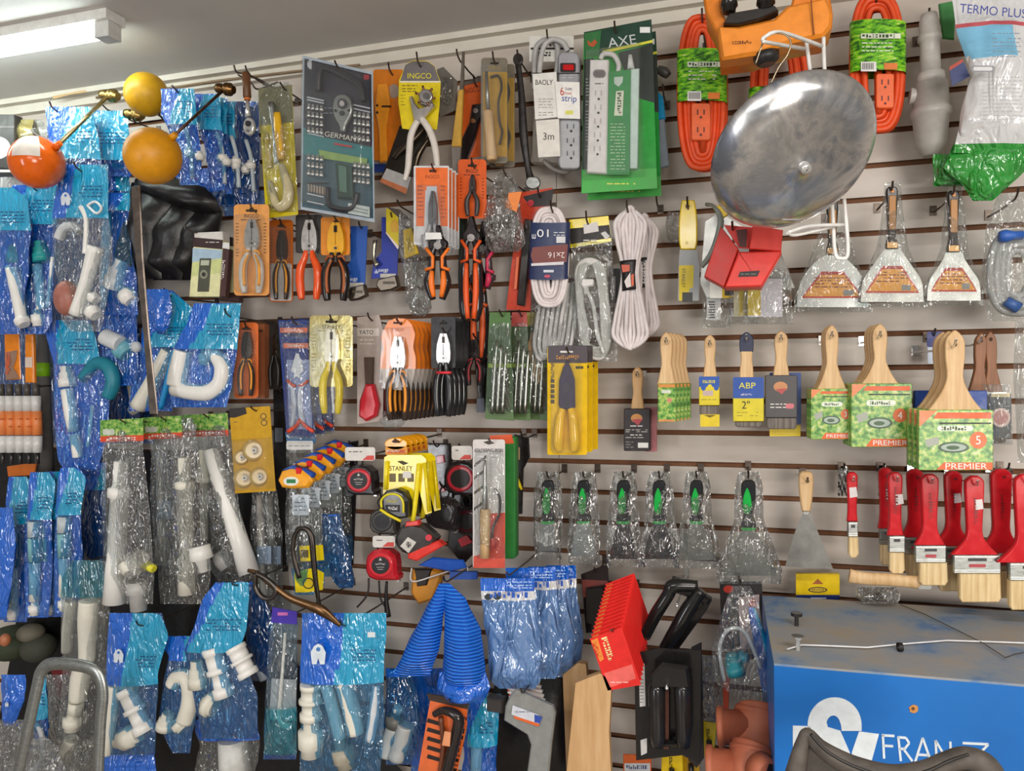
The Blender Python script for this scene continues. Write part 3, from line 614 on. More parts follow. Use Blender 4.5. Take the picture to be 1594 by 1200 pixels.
# ================================================================ brushes
def brush(label, cx, y0, yc, hw, hb, d, wood='wood', box=None, cardf=None, ferr=None, brist=None, tip=None, t=.014, group=None, hy=14, tilt=0, noth=False, hk=True):
    """hanging brush: shaped handle, then printed sleeve or ferrule and bristles"""
    T_ = Thing('paint_brush', label, 'paint brush', group, d); h = T_.part('handle'); L = yc-y0
    pr = smooth_prof([(y0, hw*.12), (y0+L*.05, hw*.6), (y0+L*.14, hw), (y0+L*.34, hw*1.02), (y0+L*.58, hw*.85), (y0+L*.76, hw*1.0+(hb-hw)*.22), (y0+L*.9, hw+(hb-hw)*.62), (yc, hb)], 3)
    O = mirror(cx, pr); O = [(x+tilt*(yc-y)/L, y) for x, y in O]
    h.poly(O, wood, t, 0, 1.6)
    if tip: h.poly([(x+(1 if x > cx else -1)*.6, y) for x, y in O if y < y0+L*.42], tip, t*1.05, .0006, 1.2)
    h.poly(ell(cx+tilt*.85, y0+hy, 2.8, 3.2, 12), '4a3524/r', .0005, .0008)
    if box:
        s = T_.part('sleeve'); s.rect(*box, 'leaf' if cardf is None else cardf[0], .022, .006, 2, 1)
        if cardf and len(cardf) > 1: cardf[1](s, *box)
    if ferr: f = T_.part('ferrule'); f.rect(*ferr, 'chrome', .019, .003, 1.5, 1); x0, a, x1, c = ferr; f.rect(x0+1, a+2, x1-1, a+3.4, '8c8a86/m', .0004, .0036); f.rect(x0+1, c-4, x1-1, c-2.6, '8c8a86/m', .0004, .0036)
    if brist: g = T_.part('bristles'); x0, a, x1, c = brist[:4]; g.poly([(x0, a), (x1, a), (x1+brist[5], c-3), (x1+brist[5]-3, c), (x0+brist[5]+4, c), (x0+brist[5], c-3)], brist[4], .017, .001, 1.5)
    r = T_.done(W(cx+tilt, y0+hy, d))
    if hk: hook(cx+tilt*.85, y0+hy+1, d+.02, 'the '+label, 6, 'chrome')
    return r, T_
def premier(num):
    def f(s, x0, y0, x1, y1):
        w, h = x1-x0, y1-y0; z = .0064; k = w/95
        s.poly([(x0+w*.25, y0+4), (x1-3, y0+4), (x1-3, y0+11*k), (x0+w*.2, y0+11*k)], 'e2622a', .0003, z); s.poly([(x0+1, y0+1), (x0+w*.25, y0+1), (x0+1, y0+w*.23)], 'e88a5c', .0003, z)
        s.rect(x0+w*.28, y0+16*k, x1-3, y0+18*k, '18301a', .0003, z); s.rect(x0+w*.25, y0+h*.26, x0+w*.73, y0+h*.35, 'e9eee0', .0003, z, 4); s.text('CEPILLO', x0+w*.48, y0+h*.305, 5*k, '3c5e2a', w*.34, 0, .007)
        s.poly(ell(x0+w*.47, y0+h*.62, w*.21, h*.09, 24), '47604a', .0003, z); s.poly(ell(x0+w*.47, y0+h*.62, w*.17, h*.065, 24), 'a9b8ac', .0003, z+.0003); s.poly(ell(x0+w*.46, y0+h*.625, w*.09, h*.035, 16), '50684f', .0003, z+.0006)
        s.poly(ell(x1-w*.2, y0+h*.5, w*.115, w*.115, 24), 'e27446', .0003, z); s.text(num, x1-w*.2, y0+h*.5, 11*k, 'f8f4ee', None, 0, .007)
        s.poly([(x0+w*.08, y0+h*.50), (x0+w*.26, y0+h*.44), (x0+w*.28, y0+h*.56), (x0+w*.12, y0+h*.62)], 'a8aca0', .0003, z)
        s.poly([(x0+w*.24, y1-1), (x0+w*.34, y1-h*.13), (x1-1, y1-h*.13), (x1-1, y1-1)], 'e5622a', .0003, z); s.text('PREMIER', x0+w*.64, y1-h*.068, 7.6*k, 'f6efe6', w*.56, 0, .007)
    return f
grp = 'premium brushes in leafy printed sleeves'
r, _ = brush('large pale brush in leafy sleeve with the biggest width', 1487, 514, 640, 15, 44, .33, box=(1430, 638, 1546, 732), cardf=('leaf', premier('5')), hy=22); stack(r, 2, .035, -.002, 0, 'widest brushes in leafy sleeves')
r, _ = brush('pale brush in leafy sleeve of broad width', 1370, 504, 598, 11, 30, .23, box=(1325, 597, 1420, 696), cardf=('leaf', premier('4')), hy=18); stack(r, 3, .022, -.002, 0, 'wide brushes in leafy sleeves')
r, _ = brush('pale brush in leafy sleeve of narrower width', 1295, 506, 606, 10, 24, .2, box=(1262, 605, 1330, 684), cardf=('leaf', premier('3')), hy=16); stack(r, 2, .02, -.002, 0, 'medium brushes in leafy sleeves')
def c_blue(s, x0, y0, x1, y1): s.text('PRETUL', (x0+x1)/2-6, y0+14, 9, 'e2d63a', 60, 0, .007)
brush('brush with dark tip and blue sleeve behind the size 5 brush', 1478, 516, 612, 12, 30, .2, box=(1424, 608, 1537, 690), cardf=('1f4aa0', c_blue), tip='23294a', hk=False)
for i, (cx, y0, lean) in enumerate(((1524, 518, 4), (1546, 516, -4))):
    brush(('left', 'right')[i]+' of two brown handled brushes at the right edge of the row', cx, y0, 612, 9, 17, .15-.02*i, 'brownwood', ferr=(cx-20, 610, cx+22, 640), brist=(cx-18, 640, cx+20, 690, 'greybristle', 0), tilt=lean, hk=i == 0, hy=12)
t = Thing('bubble_pack', 'clear brush pack with round pink seal beside the size 5 brush', 'pack', d=.19); b = t.part('film'); b.bag([(598, 1530, 1570), (620, 1535, 1576), (692, 1540, 1576)], lambda u, v: 'clear', .008, .003, 8, 12, 9); b = t.part('card'); b.rect(1540, 612, 1574, 682, '4b4f52', .0012, .001, 3); b.poly(ell(1558, 650, 15, 15), 'e6c9c2', .0005, .002); b.poly(ell(1558, 650, 11, 11), 'c98a84', .0005, .0026); b.rect(1543, 612, 1572, 618, 'd9c89c', .0004, .0016); t.done()
t = Thing('blue_card', 'small navy and white card hanging above the blue sleeve', 'card', d=.07); b = t.one(); b.rect(1444, 520, 1468, 566, 'c7d2e4', .002, 0, 2); b.rect(1443, 516, 1470, 540, '232f78', .002, .0015, 3); b.text('L', 1458, 546, 6, '3a4a80', 4, 0, .002); t.done(); hook(1455, 522, .08, 'the small navy card')
def c_grey(s, x0, y0, x1, y1):
    s.poly(ell(x0+24, y0+18, 11, 8, 16), 'c98a5a', .0003, .0064); s.poly([(x0+16, y0+22), (x0+34, y0+20), (x0+26, y0+30)], 'b84a4a', .0003, .0066); lines(s, x0+8, x0+34, [y0+45, y0+50], 'dcd8d2', 1.6, .0064); s.rect(x0+32, y0+44, x0+45, y0+52, 'd0707a', .0003, .0064, 3)
brush('brush with grey sleeve over a blue and yellow one', 1216, 515, 590, 10, 14, .16, box=(1191, 584, 1241, 650), cardf=('4d4a4b', c_grey), brist=(1193, 650, 1240, 668, 'greybristle', 0), hy=12)
t = Thing('blue_sleeve', 'blue and yellow brush sleeve peeking out behind grey sleeve', 'brush sleeve', d=.13); b = t.one(); b.rect(1198, 580, 1247, 660, '2c4a8a', .01, 0, 2); b.rect(1198, 662, 1246, 679, 'dfc21c', .01, .001, 1); t.done(W(1220, 580, .13))
def c_two(s, x0, y0, x1, y1):
    s.rect(x0, y0, x1, y0+33, '1f4fa6', .0003, .0063, 2); s.text('ABP', (x0+x1)/2-2, y0+13, 9, 'e6dc3c', 26, 0, .0068); s.text('PINTURA', (x0+x1)/2-3, y0+27, 3, 'c9c3d8', 18, 0, .0068); s.text('2"', (x0+x1)/2-4, y0+43, 12, '2a2a18', 12, 0, .0068); lines(s, x0+6, x1-8, [y0+55, y0+60], '8d8420', 1, .0064)
brush('brush with navy tipped handle and blue and yellow sleeve', 1162, 517, 590, 10, 11, .17, box=(1141, 587, 1189, 656), cardf=('dccb22', c_two), brist=(1144, 656, 1186, 665, 'greybristle', 0), tip='1f2747', hy=10)
def c_one(s, x0, y0, x1, y1):
    s.rect(x0, y0, x1, y0+16, '1f55ae', .0003, .0063, 1); s.text('LIMA', (x0+x1)/2, y0+8, 4.5, 'e6dc3c', 20, 0, .0068); s.rect(x0+6, y0+22, x1-10, y0+30, 'c9b4b0', .0003, .0064); lines(s, x0+3, x1-3, [y0+36], '8d8420', 1, .0064)
    for i in range(3): s.poly(ell(x0+7+i*10, y0+17, 4, 5, 12), '1f55ae' if i != 1 else 'e0cc24', .0003, .0065)
r, q = brush('slim brush in blue and yellow sleeve with cut out window', 1105, 521, 590, 8.5, 11, .17, box=(1088, 586, 1120, 631), cardf=('e0cc24', c_one), brist=(1089, 631, 1119, 647, 'greybristle', 0), hy=14)
t = Thing('yellow_clip_card', 'folded yellow card tail under the slim blue and yellow brush', 'card', d=.175); b = t.one(); b.rect(1090, 645, 1120, 664, 'e3c81c', .008, .0, 1); b.poly([(1096, 646), (1114, 646), (1105, 650)], '6a5a10', .0004, .001); t.done(W(1105, 645, .175))
def c_leafs(s, x0, y0, x1, y1):
    s.rect(x0+1, y0+1, x1-1, y0+6, 'd68a3a', .0003, .0063); s.rect(x0+6, y0+10, x1-8, y0+15, 'd9dfce', .0003, .0064); s.poly(ell(x0+18, y0+26, 4, 4), 'c98a6a', .0003, .0064); s.rect(x0+1, y1-4, x1-2, y1-1, 'd98a5a', .0003, .0063)
r, _ = brush('narrow brush in leafy sleeve from the fanned trio', 1037, 517, 600, 9, 15, .23, box=(1024, 597, 1052, 657), cardf=('leaf', c_leafs), hy=14); stack(r, 4, .024, .006, 0, 'fanned narrow brushes')
def c_black(s, x0, y0, x1, y1):
    s.poly(ell(x0+20, y0+15, 9, 7, 14), 'c78a4a', .0003, .0064); s.poly([(x0+12, y0+17), (x0+30, y0+16), (x0+22, y0+26)], 'b5424e', .0003, .0066); lines(s, x0+10, x1-10, [y0+27, y0+41], 'd8d4d0', 1.6, .0064); lines(s, x0+3, x1-3, [y0+33, y0+36, y0+45], 'b8b2ae', 1.2, .0064)
    s.rect(x0+22, y1-13, x1-3, y1-5, 'e8e6e4', .0003, .0064); lines(s, x0+3, x0+16, [y1-14, y1-10, y1-6], '9a9490', 1, .0064)
brush('small brush with worn brown handle and black printed sleeve', 992, 571, 640, 8, 11, .1, 'board', box=(971, 636, 1012, 702), cardf=('2a2225', c_black), hy=12)
t = Thing('pink_card', 'pink edged card just behind the black brush sleeve', 'card', d=.08); t.one().rect(1004, 634, 1022, 703, 'b06a70', .012, 0, 1); t.done(W(1010, 634, .08))
# ---------------- red handled brushes
def redbrush(label, cx, y0, ys, hw, hs, fe, br, d, n, sticker=None, dx=-.003, nm='handle'):
    T_ = Thing('paint_brush', label, 'paint brush', None, d); h = T_.part('handle'); L = ys-y0
    pr = smooth_prof([(y0, hw*.35), (y0+L*.04, hw*.8), (y0+L*.12, hw), (y0+L*.5, hw*.86), (y0+L*.74, hw*.84), (y0+L*.88, hw*.8+(hs-hw*.8)*.4), (ys, hs)], 4)
    h.poly(mirror(cx, pr), 'd3202a/g', .018, 0, 2.4); h.poly(ell(cx+hw*.2, y0+13, 2.6, 2.4, 10), '6b1016', .0005, .0006)
    if sticker: sx, sy = sticker; h.poly([(sx-6, sy-8), (sx+5, sy-9), (sx+7, sy+6), (sx-5, sy+8)], 'e4dcdc', .0006, .0012)
    if hw > 11: h.text('BROCHA', cx+1, y0+L*.45, 5.5, '8a0f18', 42, 90, .0012)
    f = T_.part('ferrule'); x0, a, x1, c = fe; f.rect(*fe, 'steel', .02, .002, 1.5, 1.2)
    for yy in (a+2, c-6, c-3): f.rect(x0+1, yy, x1-1, yy+1.2, 'f2f2ee/m', .0006, .0028)
    w = x1-x0; f.rect(x0+w*.3, a+5, x1-w*.3, a+9.5, '3a3a3c', .0003, .0026); 
    if w > 30: f.rect(x0+w*.32, a+14, x1-w*.32, a+19, 'b8404a', .0003, .0026, 2)
    g = T_.part('bristles'); x0, a, x1, c = br; g.poly([(x0, a), (x1, a), (x1+1, c-6), (x1-3, c), (x0+4, c), (x0, c-6)], 'bristle', .019, .0015, 2)
    r = T_.done(W(cx, y0+13, d)); hook(cx+hw*.2, y0+13, d+.02, 'the '+label, 5, 'chrome')
    if n: stack(r, n, .075, dx, 0, 'red handled brushes, '+label.split()[0]+' size')
redbrush('slimmest red handled brush with small square price sticker', 1327, 735, 812, 8.5, 8.5, (1320, 812, 1336, 836), (1321, 836, 1336, 869), .15, 0, (1328, 767))
redbrush('second slimmest red handled brush with sticker', 1394, 735, 834, 11.5, 13, (1384, 834, 1409, 860), (1385, 860, 1408, 894), .16, 1, (1400, 778), -.006)
redbrush('medium red handled brush with embossed lettering', 1448, 738, 849, 14, 24, (1425, 849, 1473, 876), (1432, 876, 1475, 912), .19, 1, None, -.012)
redbrush('wide red handled brush with tilted sticker', 1518, 741, 864, 15, 37, (1485, 864, 1558, 893), (1494, 893, 1558, 938), .21, 1, (1524, 786), -.02)
redbrush('widest red handled brush cut off by the right edge', 1598, 738, 876, 18, 46, (1572, 876, 1640, 904), (1572, 904, 1640, 950), .23, 1, None, -.02)
for x, m in ((1312, 'first'), (1374, 'second'), (1568, 'third')):
    t = Thing('small_bag', 'small dark packet hanging by the red brushes, %s from left' % m, 'packet', 'dark packets on the red brush rail', .05); b = t.one(); b.bag([(728, x-6, x+8), (742, x-8, x+8), (772, x-7, x+7)], lambda u, v: 'clear' if (u*7+v*5) % 2 < 1 else 'gunmetal', .006, .003, 6, 10, x); t.done(); hook(x+2, 731, .06, 'the %s dark packet' % m)
t = Thing('paint_brush', 'pale handled brush lying sideways along the groove under the red brushes', 'paint brush', d=.17); b = t.part('handle'); b.tube([(1322, 896, 0), (1345, 900, 0), (1380, 902, 0), (1412, 905, 0), (1432, 906, 0)], [11, 10, 10, 9.5, 11], 'wood', 14, 5, .6); b = t.part('ferrule'); b.rect(1430, 893, 1450, 917, 'steel', .014, .007, 2); t.done()
t = Thing('yellow_card', 'yellow and navy card with oval emblem on top of the blue cabinet', 'card', d=.06); b = t.part('card'); b.rect(1239, 893, 1307, 936, 'e8c51f/g', .012, 0, 2); b.rect(1239, 926, 1307, 936, '1f3070', .0004, .0005); b.poly(ell(1273, 918, 15, 4.5), '3a3010', .0003, .0006); b.poly(ell(1273, 918, 12.5, 3), 'd9b41c', .0003, .001); b.text('oval mark', 1273, 918, 3, '3a3010', 20, 0, .0014); b.poly([(1264, 909), (1282, 909), (1276, 904), (1273, 901), (1270, 904)], 'a2541a', .0003, .0006); b.rect(1262, 930, 1286, 932, 'c8d0e8', .0003, .0009); t.done(W(1273, 893, .06)); 
# ---------------- scrapers
t = Thing('wall_scraper', 'wooden handled scraper with bare trapezoid steel blade', 'scraper', d=.13); h = t.part('handle'); h.poly(mirror(1255, smooth_prof([(734, 6), (739, 10.5), (752, 11.5), (775, 10), (792, 7.5), (797, 6)], 4)), 'wood', .018, 0, 2.6); h.poly(ell(1257, 749, 2.6, 3, 12), '3a281a', .0004, .001)
f = t.part('ferrule'); f.poly([(1249, 796), (1261, 796), (1259, 802), (1251, 802)], 'chrome', .01, -.003, 1); b = t.part('blade'); b.poly([(1249, 800), (1262, 800), (1268, 815), (1297, 886), (1222, 882), (1240, 820)], 'blade', .0015, -.007)
t.done(W(1256, 749, .13)); hook(1257, 749, .15, 'the wooden handled scraper', 5)
def bagged_scraper(label, cx, y0, y1, hw, bw, d, lean=0, grn=True, seed=0, ymid=812, blade='blade'):
    T_ = Thing('bagged_scraper', label, 'scraper', 'green and black scrapers in crinkled bags', d); s = T_.part('blade')
    s.poly([(cx-5, ymid-8), (cx+5, ymid-8), (cx+9, ymid+4), (cx+bw*.8, ymid+(y1-ymid)*.45), (cx+bw, y1-10), (cx-bw, y1-10), (cx-bw*.8, ymid+(y1-ymid)*.45), (cx-9, ymid+4)], blade, .0014, 0)
    h = T_.part('handle'); h.poly(mirror(cx, smooth_prof([(y0+10, hw*.5), (y0+18, hw), (y0+45, hw), (ymid-20, hw*.7), (ymid-3, hw*1.1), (ymid, hw*.6)], 3)), '26282a/g', .02, .01, 2.4)
    g = T_.part('grip_inlay'); g.poly(mirror(cx-2, smooth_prof([(y0+22, 1), (y0+34, hw*.5), (y0+52, hw*.62), (y0+62, hw*.3)], 3)), '1fae48/g', .004, .013, 1); g.poly(ell(cx, ymid+1, hw*1.1, 3, 12), '1f9c40', .004, .006)
    f = T_.part('bag_film'); f.bag([(y0-4, cx-14, cx+16), (y0+20, cx-hw-10, cx+hw+12), (ymid-10, cx-hw-12+lean, cx+hw+14), (y1-20, cx-bw-5+lean, cx+bw+7), (y1+3, cx-bw-3+lean, cx+bw+6)], lambda u, v: 'clearheavy' if v < .45 or u < .12 or u > .86 else 'clear', .022, .009, 18, 30, seed)
    r = T_.done(W(cx, y0+6, d)); hook(cx, y0+5, d+.02, 'the '+label); return r
for i, (cx, y1, bw, n, w_, bl) in enumerate(((852, 868, 16, 2, 'leftmost of the six', 'board'), (908, 876, 20, 2, 'second from left', 'steel'), (970, 880, 21, 1, 'third from left', 'clay'), (1026, 880, 24, 1, 'fourth from left', 'gunmetal'), (1084, 882, 31, 1, 'fifth from left', 'blade'))):
    r = bagged_scraper('green and black scraper in crinkled bag, '+w_, cx, 738, y1, 10, bw, .16, 0, seed=i+3, blade='steel' if bl == 'steel' else ('gunmetal' if i in (2, 3) else 'blade')); 
bagged_scraper('widest green and black scraper in crinkled bag, right end of row', 1165, 738, 906, 11, 45, .2, 0, seed=11, ymid=822)
def label_scraper(label, cx, y0, ysh, y1, wb, d, shoulder, seed, hidden=False):
    T_ = Thing('wide_scraper', label, 'scraper', 'wide steel scrapers with orange labels', d); s = T_.part('blade'); w = wb
    pr = smooth_prof([(ysh, 8), (ysh+5, 14), (ysh+12, shoulder*.62), (ysh+28, shoulder), (ysh+(y1-ysh)*.62, w*.93), (y1, w)], 4); s.poly(mirror(cx, pr), 'chrome' if hidden else 'blade', .0016, 0)
    L = T_.part('label'); a, c = ysh+(y1-ysh)*.34, y1-14; q = w*.86
    L.poly([(cx-q, c), (cx-q*.8, c-14), (cx-q*.35, a), (cx+q*.35, a), (cx+q*.8, c-14), (cx+q, c)], 'cf3f28', .0006, .001); L.poly([(cx-q*.92, c-3), (cx-q*.72, c-14), (cx-q*.33, a+4), (cx+q*.33, a+4), (cx+q*.72, c-14), (cx+q*.92, c-3)], 'f0a32c', .0004, .0015)
    L.poly([(cx-q*.4, a+5), (cx+q*.4, a+5), (cx+q*.25, a), (cx-q*.25, a)], 'b5301c', .0004, .0019); lines(L, cx-q*.6, cx+q*.6, [a+10, a+14, a+19, a+24], '8a3a14', 1.8, .002); L.rect(cx+q*.35, c-13, cx+q*.68, c-4, '8d8a86', .0004, .002)
    h = T_.part('handle'); h.poly(mirror(cx, smooth_prof([(y0, 5), (y0+6, 9), (y0+30, 8), (ysh-22, 6), (ysh-8, 9), (ysh+2, 9)], 3)), '2a211c/g', .02, .008, 2); h.rect(cx-5, y0+14, cx+6, ysh-28, 'b57b35', .003, .0105, 2, 1); h.poly(ell(cx, y0+7, 3, 3, 10), 'e08a2a', .003, .0105); h.rect(cx-8, ysh-8, cx+8, ysh+1, '9c7a52/m', .012, .0085, 1)
    f = T_.part('bag_film'); f.bag([(y0-6, cx-11, cx+12), (y0+30, cx-16, cx+17), (ysh, cx-shoulder*.8, cx+shoulder*.85), (y1-20, cx-w-4, cx+w+4), (y1+8, cx-w-3, cx+w+6)], lambda u, v: 'clear', .02, .005, 18, 26, seed)
    T_.done(W(cx, y0, d)); hook(cx, y0+4, d+.02, 'the '+label)
label_scraper('widest steel scraper with orange label, left of three', 1296, 312, 394, 478, 56, .15, 40, 21, True)
label_scraper('steel scraper with orange label, middle of three', 1389, 290, 385, 470, 49, .17, 30, 22)
label_scraper('steel scraper with orange label, right of three', 1485, 296, 390, 468, 42, .16, 26, 23)
t = Thing('putty_knife', 'yellow handled flat putty knife with yellow printed blade', 'putty knife', d=.13); h = t.part('handle'); h.poly(mirror(1071, smooth_prof([(311, 9), (316, 11), (340, 14), (372, 14.5), (388, 12)], 4)), 'f0cf12/g', .016, 0, 2); h.poly(ell(1070, 321, 3.2, 3.5, 12), '5a2c14', .0005, .0006); h.poly(ell(1069, 378, 2.5, 2.5, 10), 'f7e27a', .002, .001)
b = t.part('blade'); b.poly([(1058, 388), (1085, 388), (1089, 424), (1088, 468), (1055, 468), (1056, 424)], 'a9adae', .0014, -.006); b.poly([(1057, 413), (1080, 413), (1079, 447), (1073, 450), (1072, 468), (1057, 468)], 'ecd21c', .0004, -.0055); b.text('STANLEY', 1064, 433, 5, '4a4210', 30, 90, -.005); b.rect(1062, 455, 1078, 470, '3a3a3a', .0004, -.0052)
t.done(W(1070, 321, .13)); hook(1070, 320, .15, 'the yellow putty knife', 12)
t = Thing('wall_scraper', 'big grey steel scraper blade half hidden by the red box', 'scraper', d=.16); b = t.part('blade'); b.poly([(1098, 345), (1120, 330), (1215, 390), (1237, 448), (1100, 463), (1090, 440)], 'blade', .0016, 0); b.rect(1105, 430, 1124, 464, 'f4f6ee', .0004, .001); b.rect(1124, 445, 1150, 464, 'd8b81e', .0004, .0012); b.rect(1128, 450, 1142, 460, '3a3a30', .0004, .0016); h = t.part('handle'); h.poly([(1110, 322), (1126, 316), (1138, 330), (1122, 342)], 'e0bd1c', .014, .006, 1.5); t.done(W(1160, 330, .16)); 
for i, (x0, x1, y0, y1, m) in enumerate(((1094, 1136, 455, 510, 'with white barcode sticker'), (1136, 1178, 448, 505, 'with gold strip'), (1158, 1232, 428, 505, 'with yellow card'))):
    t = Thing('film_bag', 'clear film bag below the red box, '+m, 'bag', 'clear scraper bags under the red box', .15+.02*i); c = t.part('inner_card'); c.rect(x0+6, y0+6, x1-14, y1-12, ('dfdedd', 'cfc6a2', 'd9d4dc')[i], .001, 0, 1)
    if i == 0: [c.rect(x0+9, y0+14+k*4, x0+19, y0+16+k*4, '3a3a3a', .0003, .0005) for k in range(7)]
    else: c.rect(x0+22-8*i, y0+4, x0+38-6*i, y1-14, 'd6bb35', .0004, .0006)
    b = t.part('bag_film'); b.bag([(y0-10, x0+2, x1-4), (y0+10, x0, x1), (y1, x0-2, x1+2)], lambda u, v: 'clear', .014, .006, 14, 14, 40+i); t.done()
t = Thing('film_bag', 'small crinkled clear bag hanging left of the yellow putty knife', 'bag', d=.08); t.one().bag([(330, 1040, 1060), (345, 1036, 1056), (378, 1038, 1058)], lambda u, v: 'clearheavy', .01, .006, 10, 12, 50); t.done(); hook(1022, 314, .09, 'the small crinkled bag', 10)
t = Thing('hose_coil_bag', 'milky hose coil in a clear bag at the right edge', 'hose', d=.17); c = t.part('hose'); coil(c, 1585, 425, 44, 62, 6, 'b9b8b6', 4, 12, 0, 5); n_ = t.part('hose_nut'); n_.lathe((1555, 368, .02), (1592, 366, .02), [(0, 8), (.3, 10), (.6, 7), (1, 7)], '2f62b8', 14); n_ = t.part('hose_nut'); n_.lathe((1566, 468, .02), (1586, 480, .02), [(0, 8), (1, 9)], '3a5f9c', 14); b = t.part('bag_film'); b.bag([(300, 1555, 1600), (350, 1535, 1630), (420, 1528, 1630), (500, 1540, 1630)], lambda u, v: 'clear', .035, .012, 18, 22, 60); t.done(); hook(1584, 305, .19, 'the milky hose coil')
t = Thing('film_bag', 'greyish film bag at the right edge beside the brown brushes', 'bag', d=.14); t.one().bag([(500, 1580, 1630), (600, 1578, 1630), (720, 1584, 1630)], lambda u, v: 'clear', .03, .01, 10, 16, 61); t.done()
# ================================================================ white cords in the centre
t = Thing('white_cord_coil', 'white cord coil with blue and brown paper wrap', 'cord', d=.19); c = t.part('cable'); coil(c, 856, 400, 28, 76, 3.2, 'e6dcdb', 6, 6, 0, 3)
w_ = t.part('wrap_label'); n = 10; vs = []
for sd in (0, 1):
    for yy in (346, 434):
        for i in range(n+1): a = math.pi*i/n; vs.append(w_.P((855-31*math.cos(a)+(2 if yy < 400 else -1), yy+3*math.sin(a)))+Vector((0, (-1 if sd == 0 else 1)*.018*(math.sin(a)**.6 if 0 < i < n else 0), 0)))
m = n+1; w_.add(vs, [(i, i+1, m+i+1, m+i) for i in range(n)]+[(2*m+i, 3*m+i, 3*m+i+1, 2*m+i+1) for i in range(n)], '27345c', True)
w_.poly([(829, 385), (884, 380), (882, 408), (830, 410), (826, 398)], '7a3b34', .0004, .0205); w_.poly([(827, 410), (878, 407), (877, 412), (827, 414)], 'd9d6da', .0004, .0206); w_.text('10', 845, 363, 12, 'e6e6ea', 18, 180, .021); w_.text('m', 831, 368, 7, 'e6e6ea', 6, 180, .021); w_.rect(866, 368, 880, 378, 'd6d6da', .0004, .0206); lines(w_, 862, 880, [362, 366], 'c9cdd8', 1.4, .0206); w_.text('2x16', 866, 397, 9, 'eadcd8', 26, 180, .021); w_.rect(846, 420, 862, 424, 'cfd3e0', .0004, .0206); w_.poly(ell(852, 430, 5, 2.5), 'c24a66', .0004, .0206)
t.done(W(858, 322, .19)); hook(858, 326, .21, 'the white cord coil', 12)
t = Thing('cord_loop_pack', 'long loop of milky cord in clear bag behind the blue wrapped coil', 'cord', d=.14); c = t.part('cable')
for i in range(6):
    x = 834+i*7.5; c.tube([(x+12, 440, .004*i), (x+2, 500, .003*i), (x-2, 540, 0), (x+8-i*1.5, 560-i*2, .0), (x+16, 540, .0), (x+24, 490, -.004), (x+28, 440, -.006)], 3.4, 'd0cdcb', 8, 5)
f = t.part('bag_film'); f.bag([(425, 832, 892), (470, 826, 893), (530, 824, 890), (566, 832, 880)], lambda u, v: 'clear', .026, .006, 14, 20, 62); t.done()
t = Thing('cord_loop_pack', 'white extension cord in clear bag under yellow and black header', 'cord', d=.15); h = t.part('header_card'); h.poly([(886, 342), (947, 336), (952, 376), (888, 386)], 'ead313/g', .0012, .0); h.poly([(886, 356), (948, 350), (951, 370), (888, 380)], '221d1c', .0004, .0006); h.poly([(908, 350), (930, 345), (932, 360), (909, 364)], 'd6d2d0', .0004, .001); h.poly([(935, 363), (942, 360), (950, 368), (943, 373)], 'd6d6d6', .0004, .001); lines(h, 908, 930, [374], 'c9c6c0', 2, .0012)
c = t.part('cable')
for i in range(4): c.tube([(906+i*3, 530-i*6, 0), (900+i*2, 470, .002), (898+i*4, 420, .004), (915+i*2, 404+i*2, .006), (938-i*4, 415, .004), (944-i*3, 460, .002), (950-i*4, 520, 0), (938, 556-i*5, 0), (916, 552-i*5, 0), (906+i*3, 530-i*6, 0)], 3.4, 'd9d7d2', 8, 5)
c.tube([(905, 440, .012), (922, 470, .014), (930, 520, .012), (940, 550, .008)], 3.2, 'e2e0dc', 8, 5); p_ = t.part('plug'); p_.rect(905, 434, 924, 446, 'e4e2de', .014, .02, 3, 1.5); p_.rect(908, 444, 916, 458, 'dedcd8', .012, .018, 3, 1.5)
f = t.part('bag_film'); f.bag([(376, 888, 952), (400, 890, 954), (500, 892, 960), (562, 894, 962)], lambda u, v: 'clear', .026, .006, 16, 24, 63); t.done(W(920, 345, .15)); hook(913, 344, .17, 'the yellow headed cord bag', 14)
def white_hank(label, cx, y0, y1, w, yw, d, seed, orange=True):
    T_ = Thing('white_cord_hank', label, 'cord', 'white cord hanks tied with black wraps', d); c = T_.part('cable'); rnd = random.Random(seed)
    for i in range(9):
        u = (i-4)/4; k = cx+u*w*.3
        c.tube([(cx+u*w*.16, y0+abs(u)*5, .004*rnd.uniform(-1, 1)), (cx+u*w*.5, y0+22, .006*rnd.uniform(-1, 1)), (cx+u*w*.44, (y0+yw)/2, .01*rnd.uniform(-1, 1)), (cx+u*w*.24, yw, .008*rnd.uniform(-1, 1)), (cx+u*w*.5, (yw+y1)/2+10, .01*rnd.uniform(-1, 1)), (cx+u*w*.56, y1-22, .006*rnd.uniform(-1, 1)), (cx+u*w*.2, y1-abs(u)*6, 0)], 3.4, 'e2d9d9', 8, 5)
    c.tube([(cx-w*.12, y0+3), (cx, y0-2), (cx+w*.12, y0+3)], 3.4, 'e2d9d9', 8, 4)
    b = T_.part('wrap_band'); b.tube([(cx-2, yw-20, 0), (cx-1, yw, 0), (cx+1, yw+26, 0)], [w*.33, w*.27, w*.3], '1c1718', 14, 3, .7)
    if orange: b.poly([(cx-w*.3, yw-14), (cx-w*.02, yw-14), (cx-w*.02, yw-4), (cx-w*.26, yw-2)], 'cf5a3c', .0004, .027); b.poly([(cx+w*.03, yw+2), (cx+w*.12, yw), (cx+w*.12, yw+18), (cx+w*.04, yw+20)], 'e2643a', .0004, .027); b.poly([(cx-w*.2, yw+12), (cx, yw-2), (cx+w*.03, yw+20), (cx-w*.12, yw+22)], 'e6dcd8', .0004, .0275)
    else: b.text('XTREN', cx, yw+2, 7, 'e0dcd8', 34, 90, .021)
    T_.done(W(cx, y0, d)); return T_
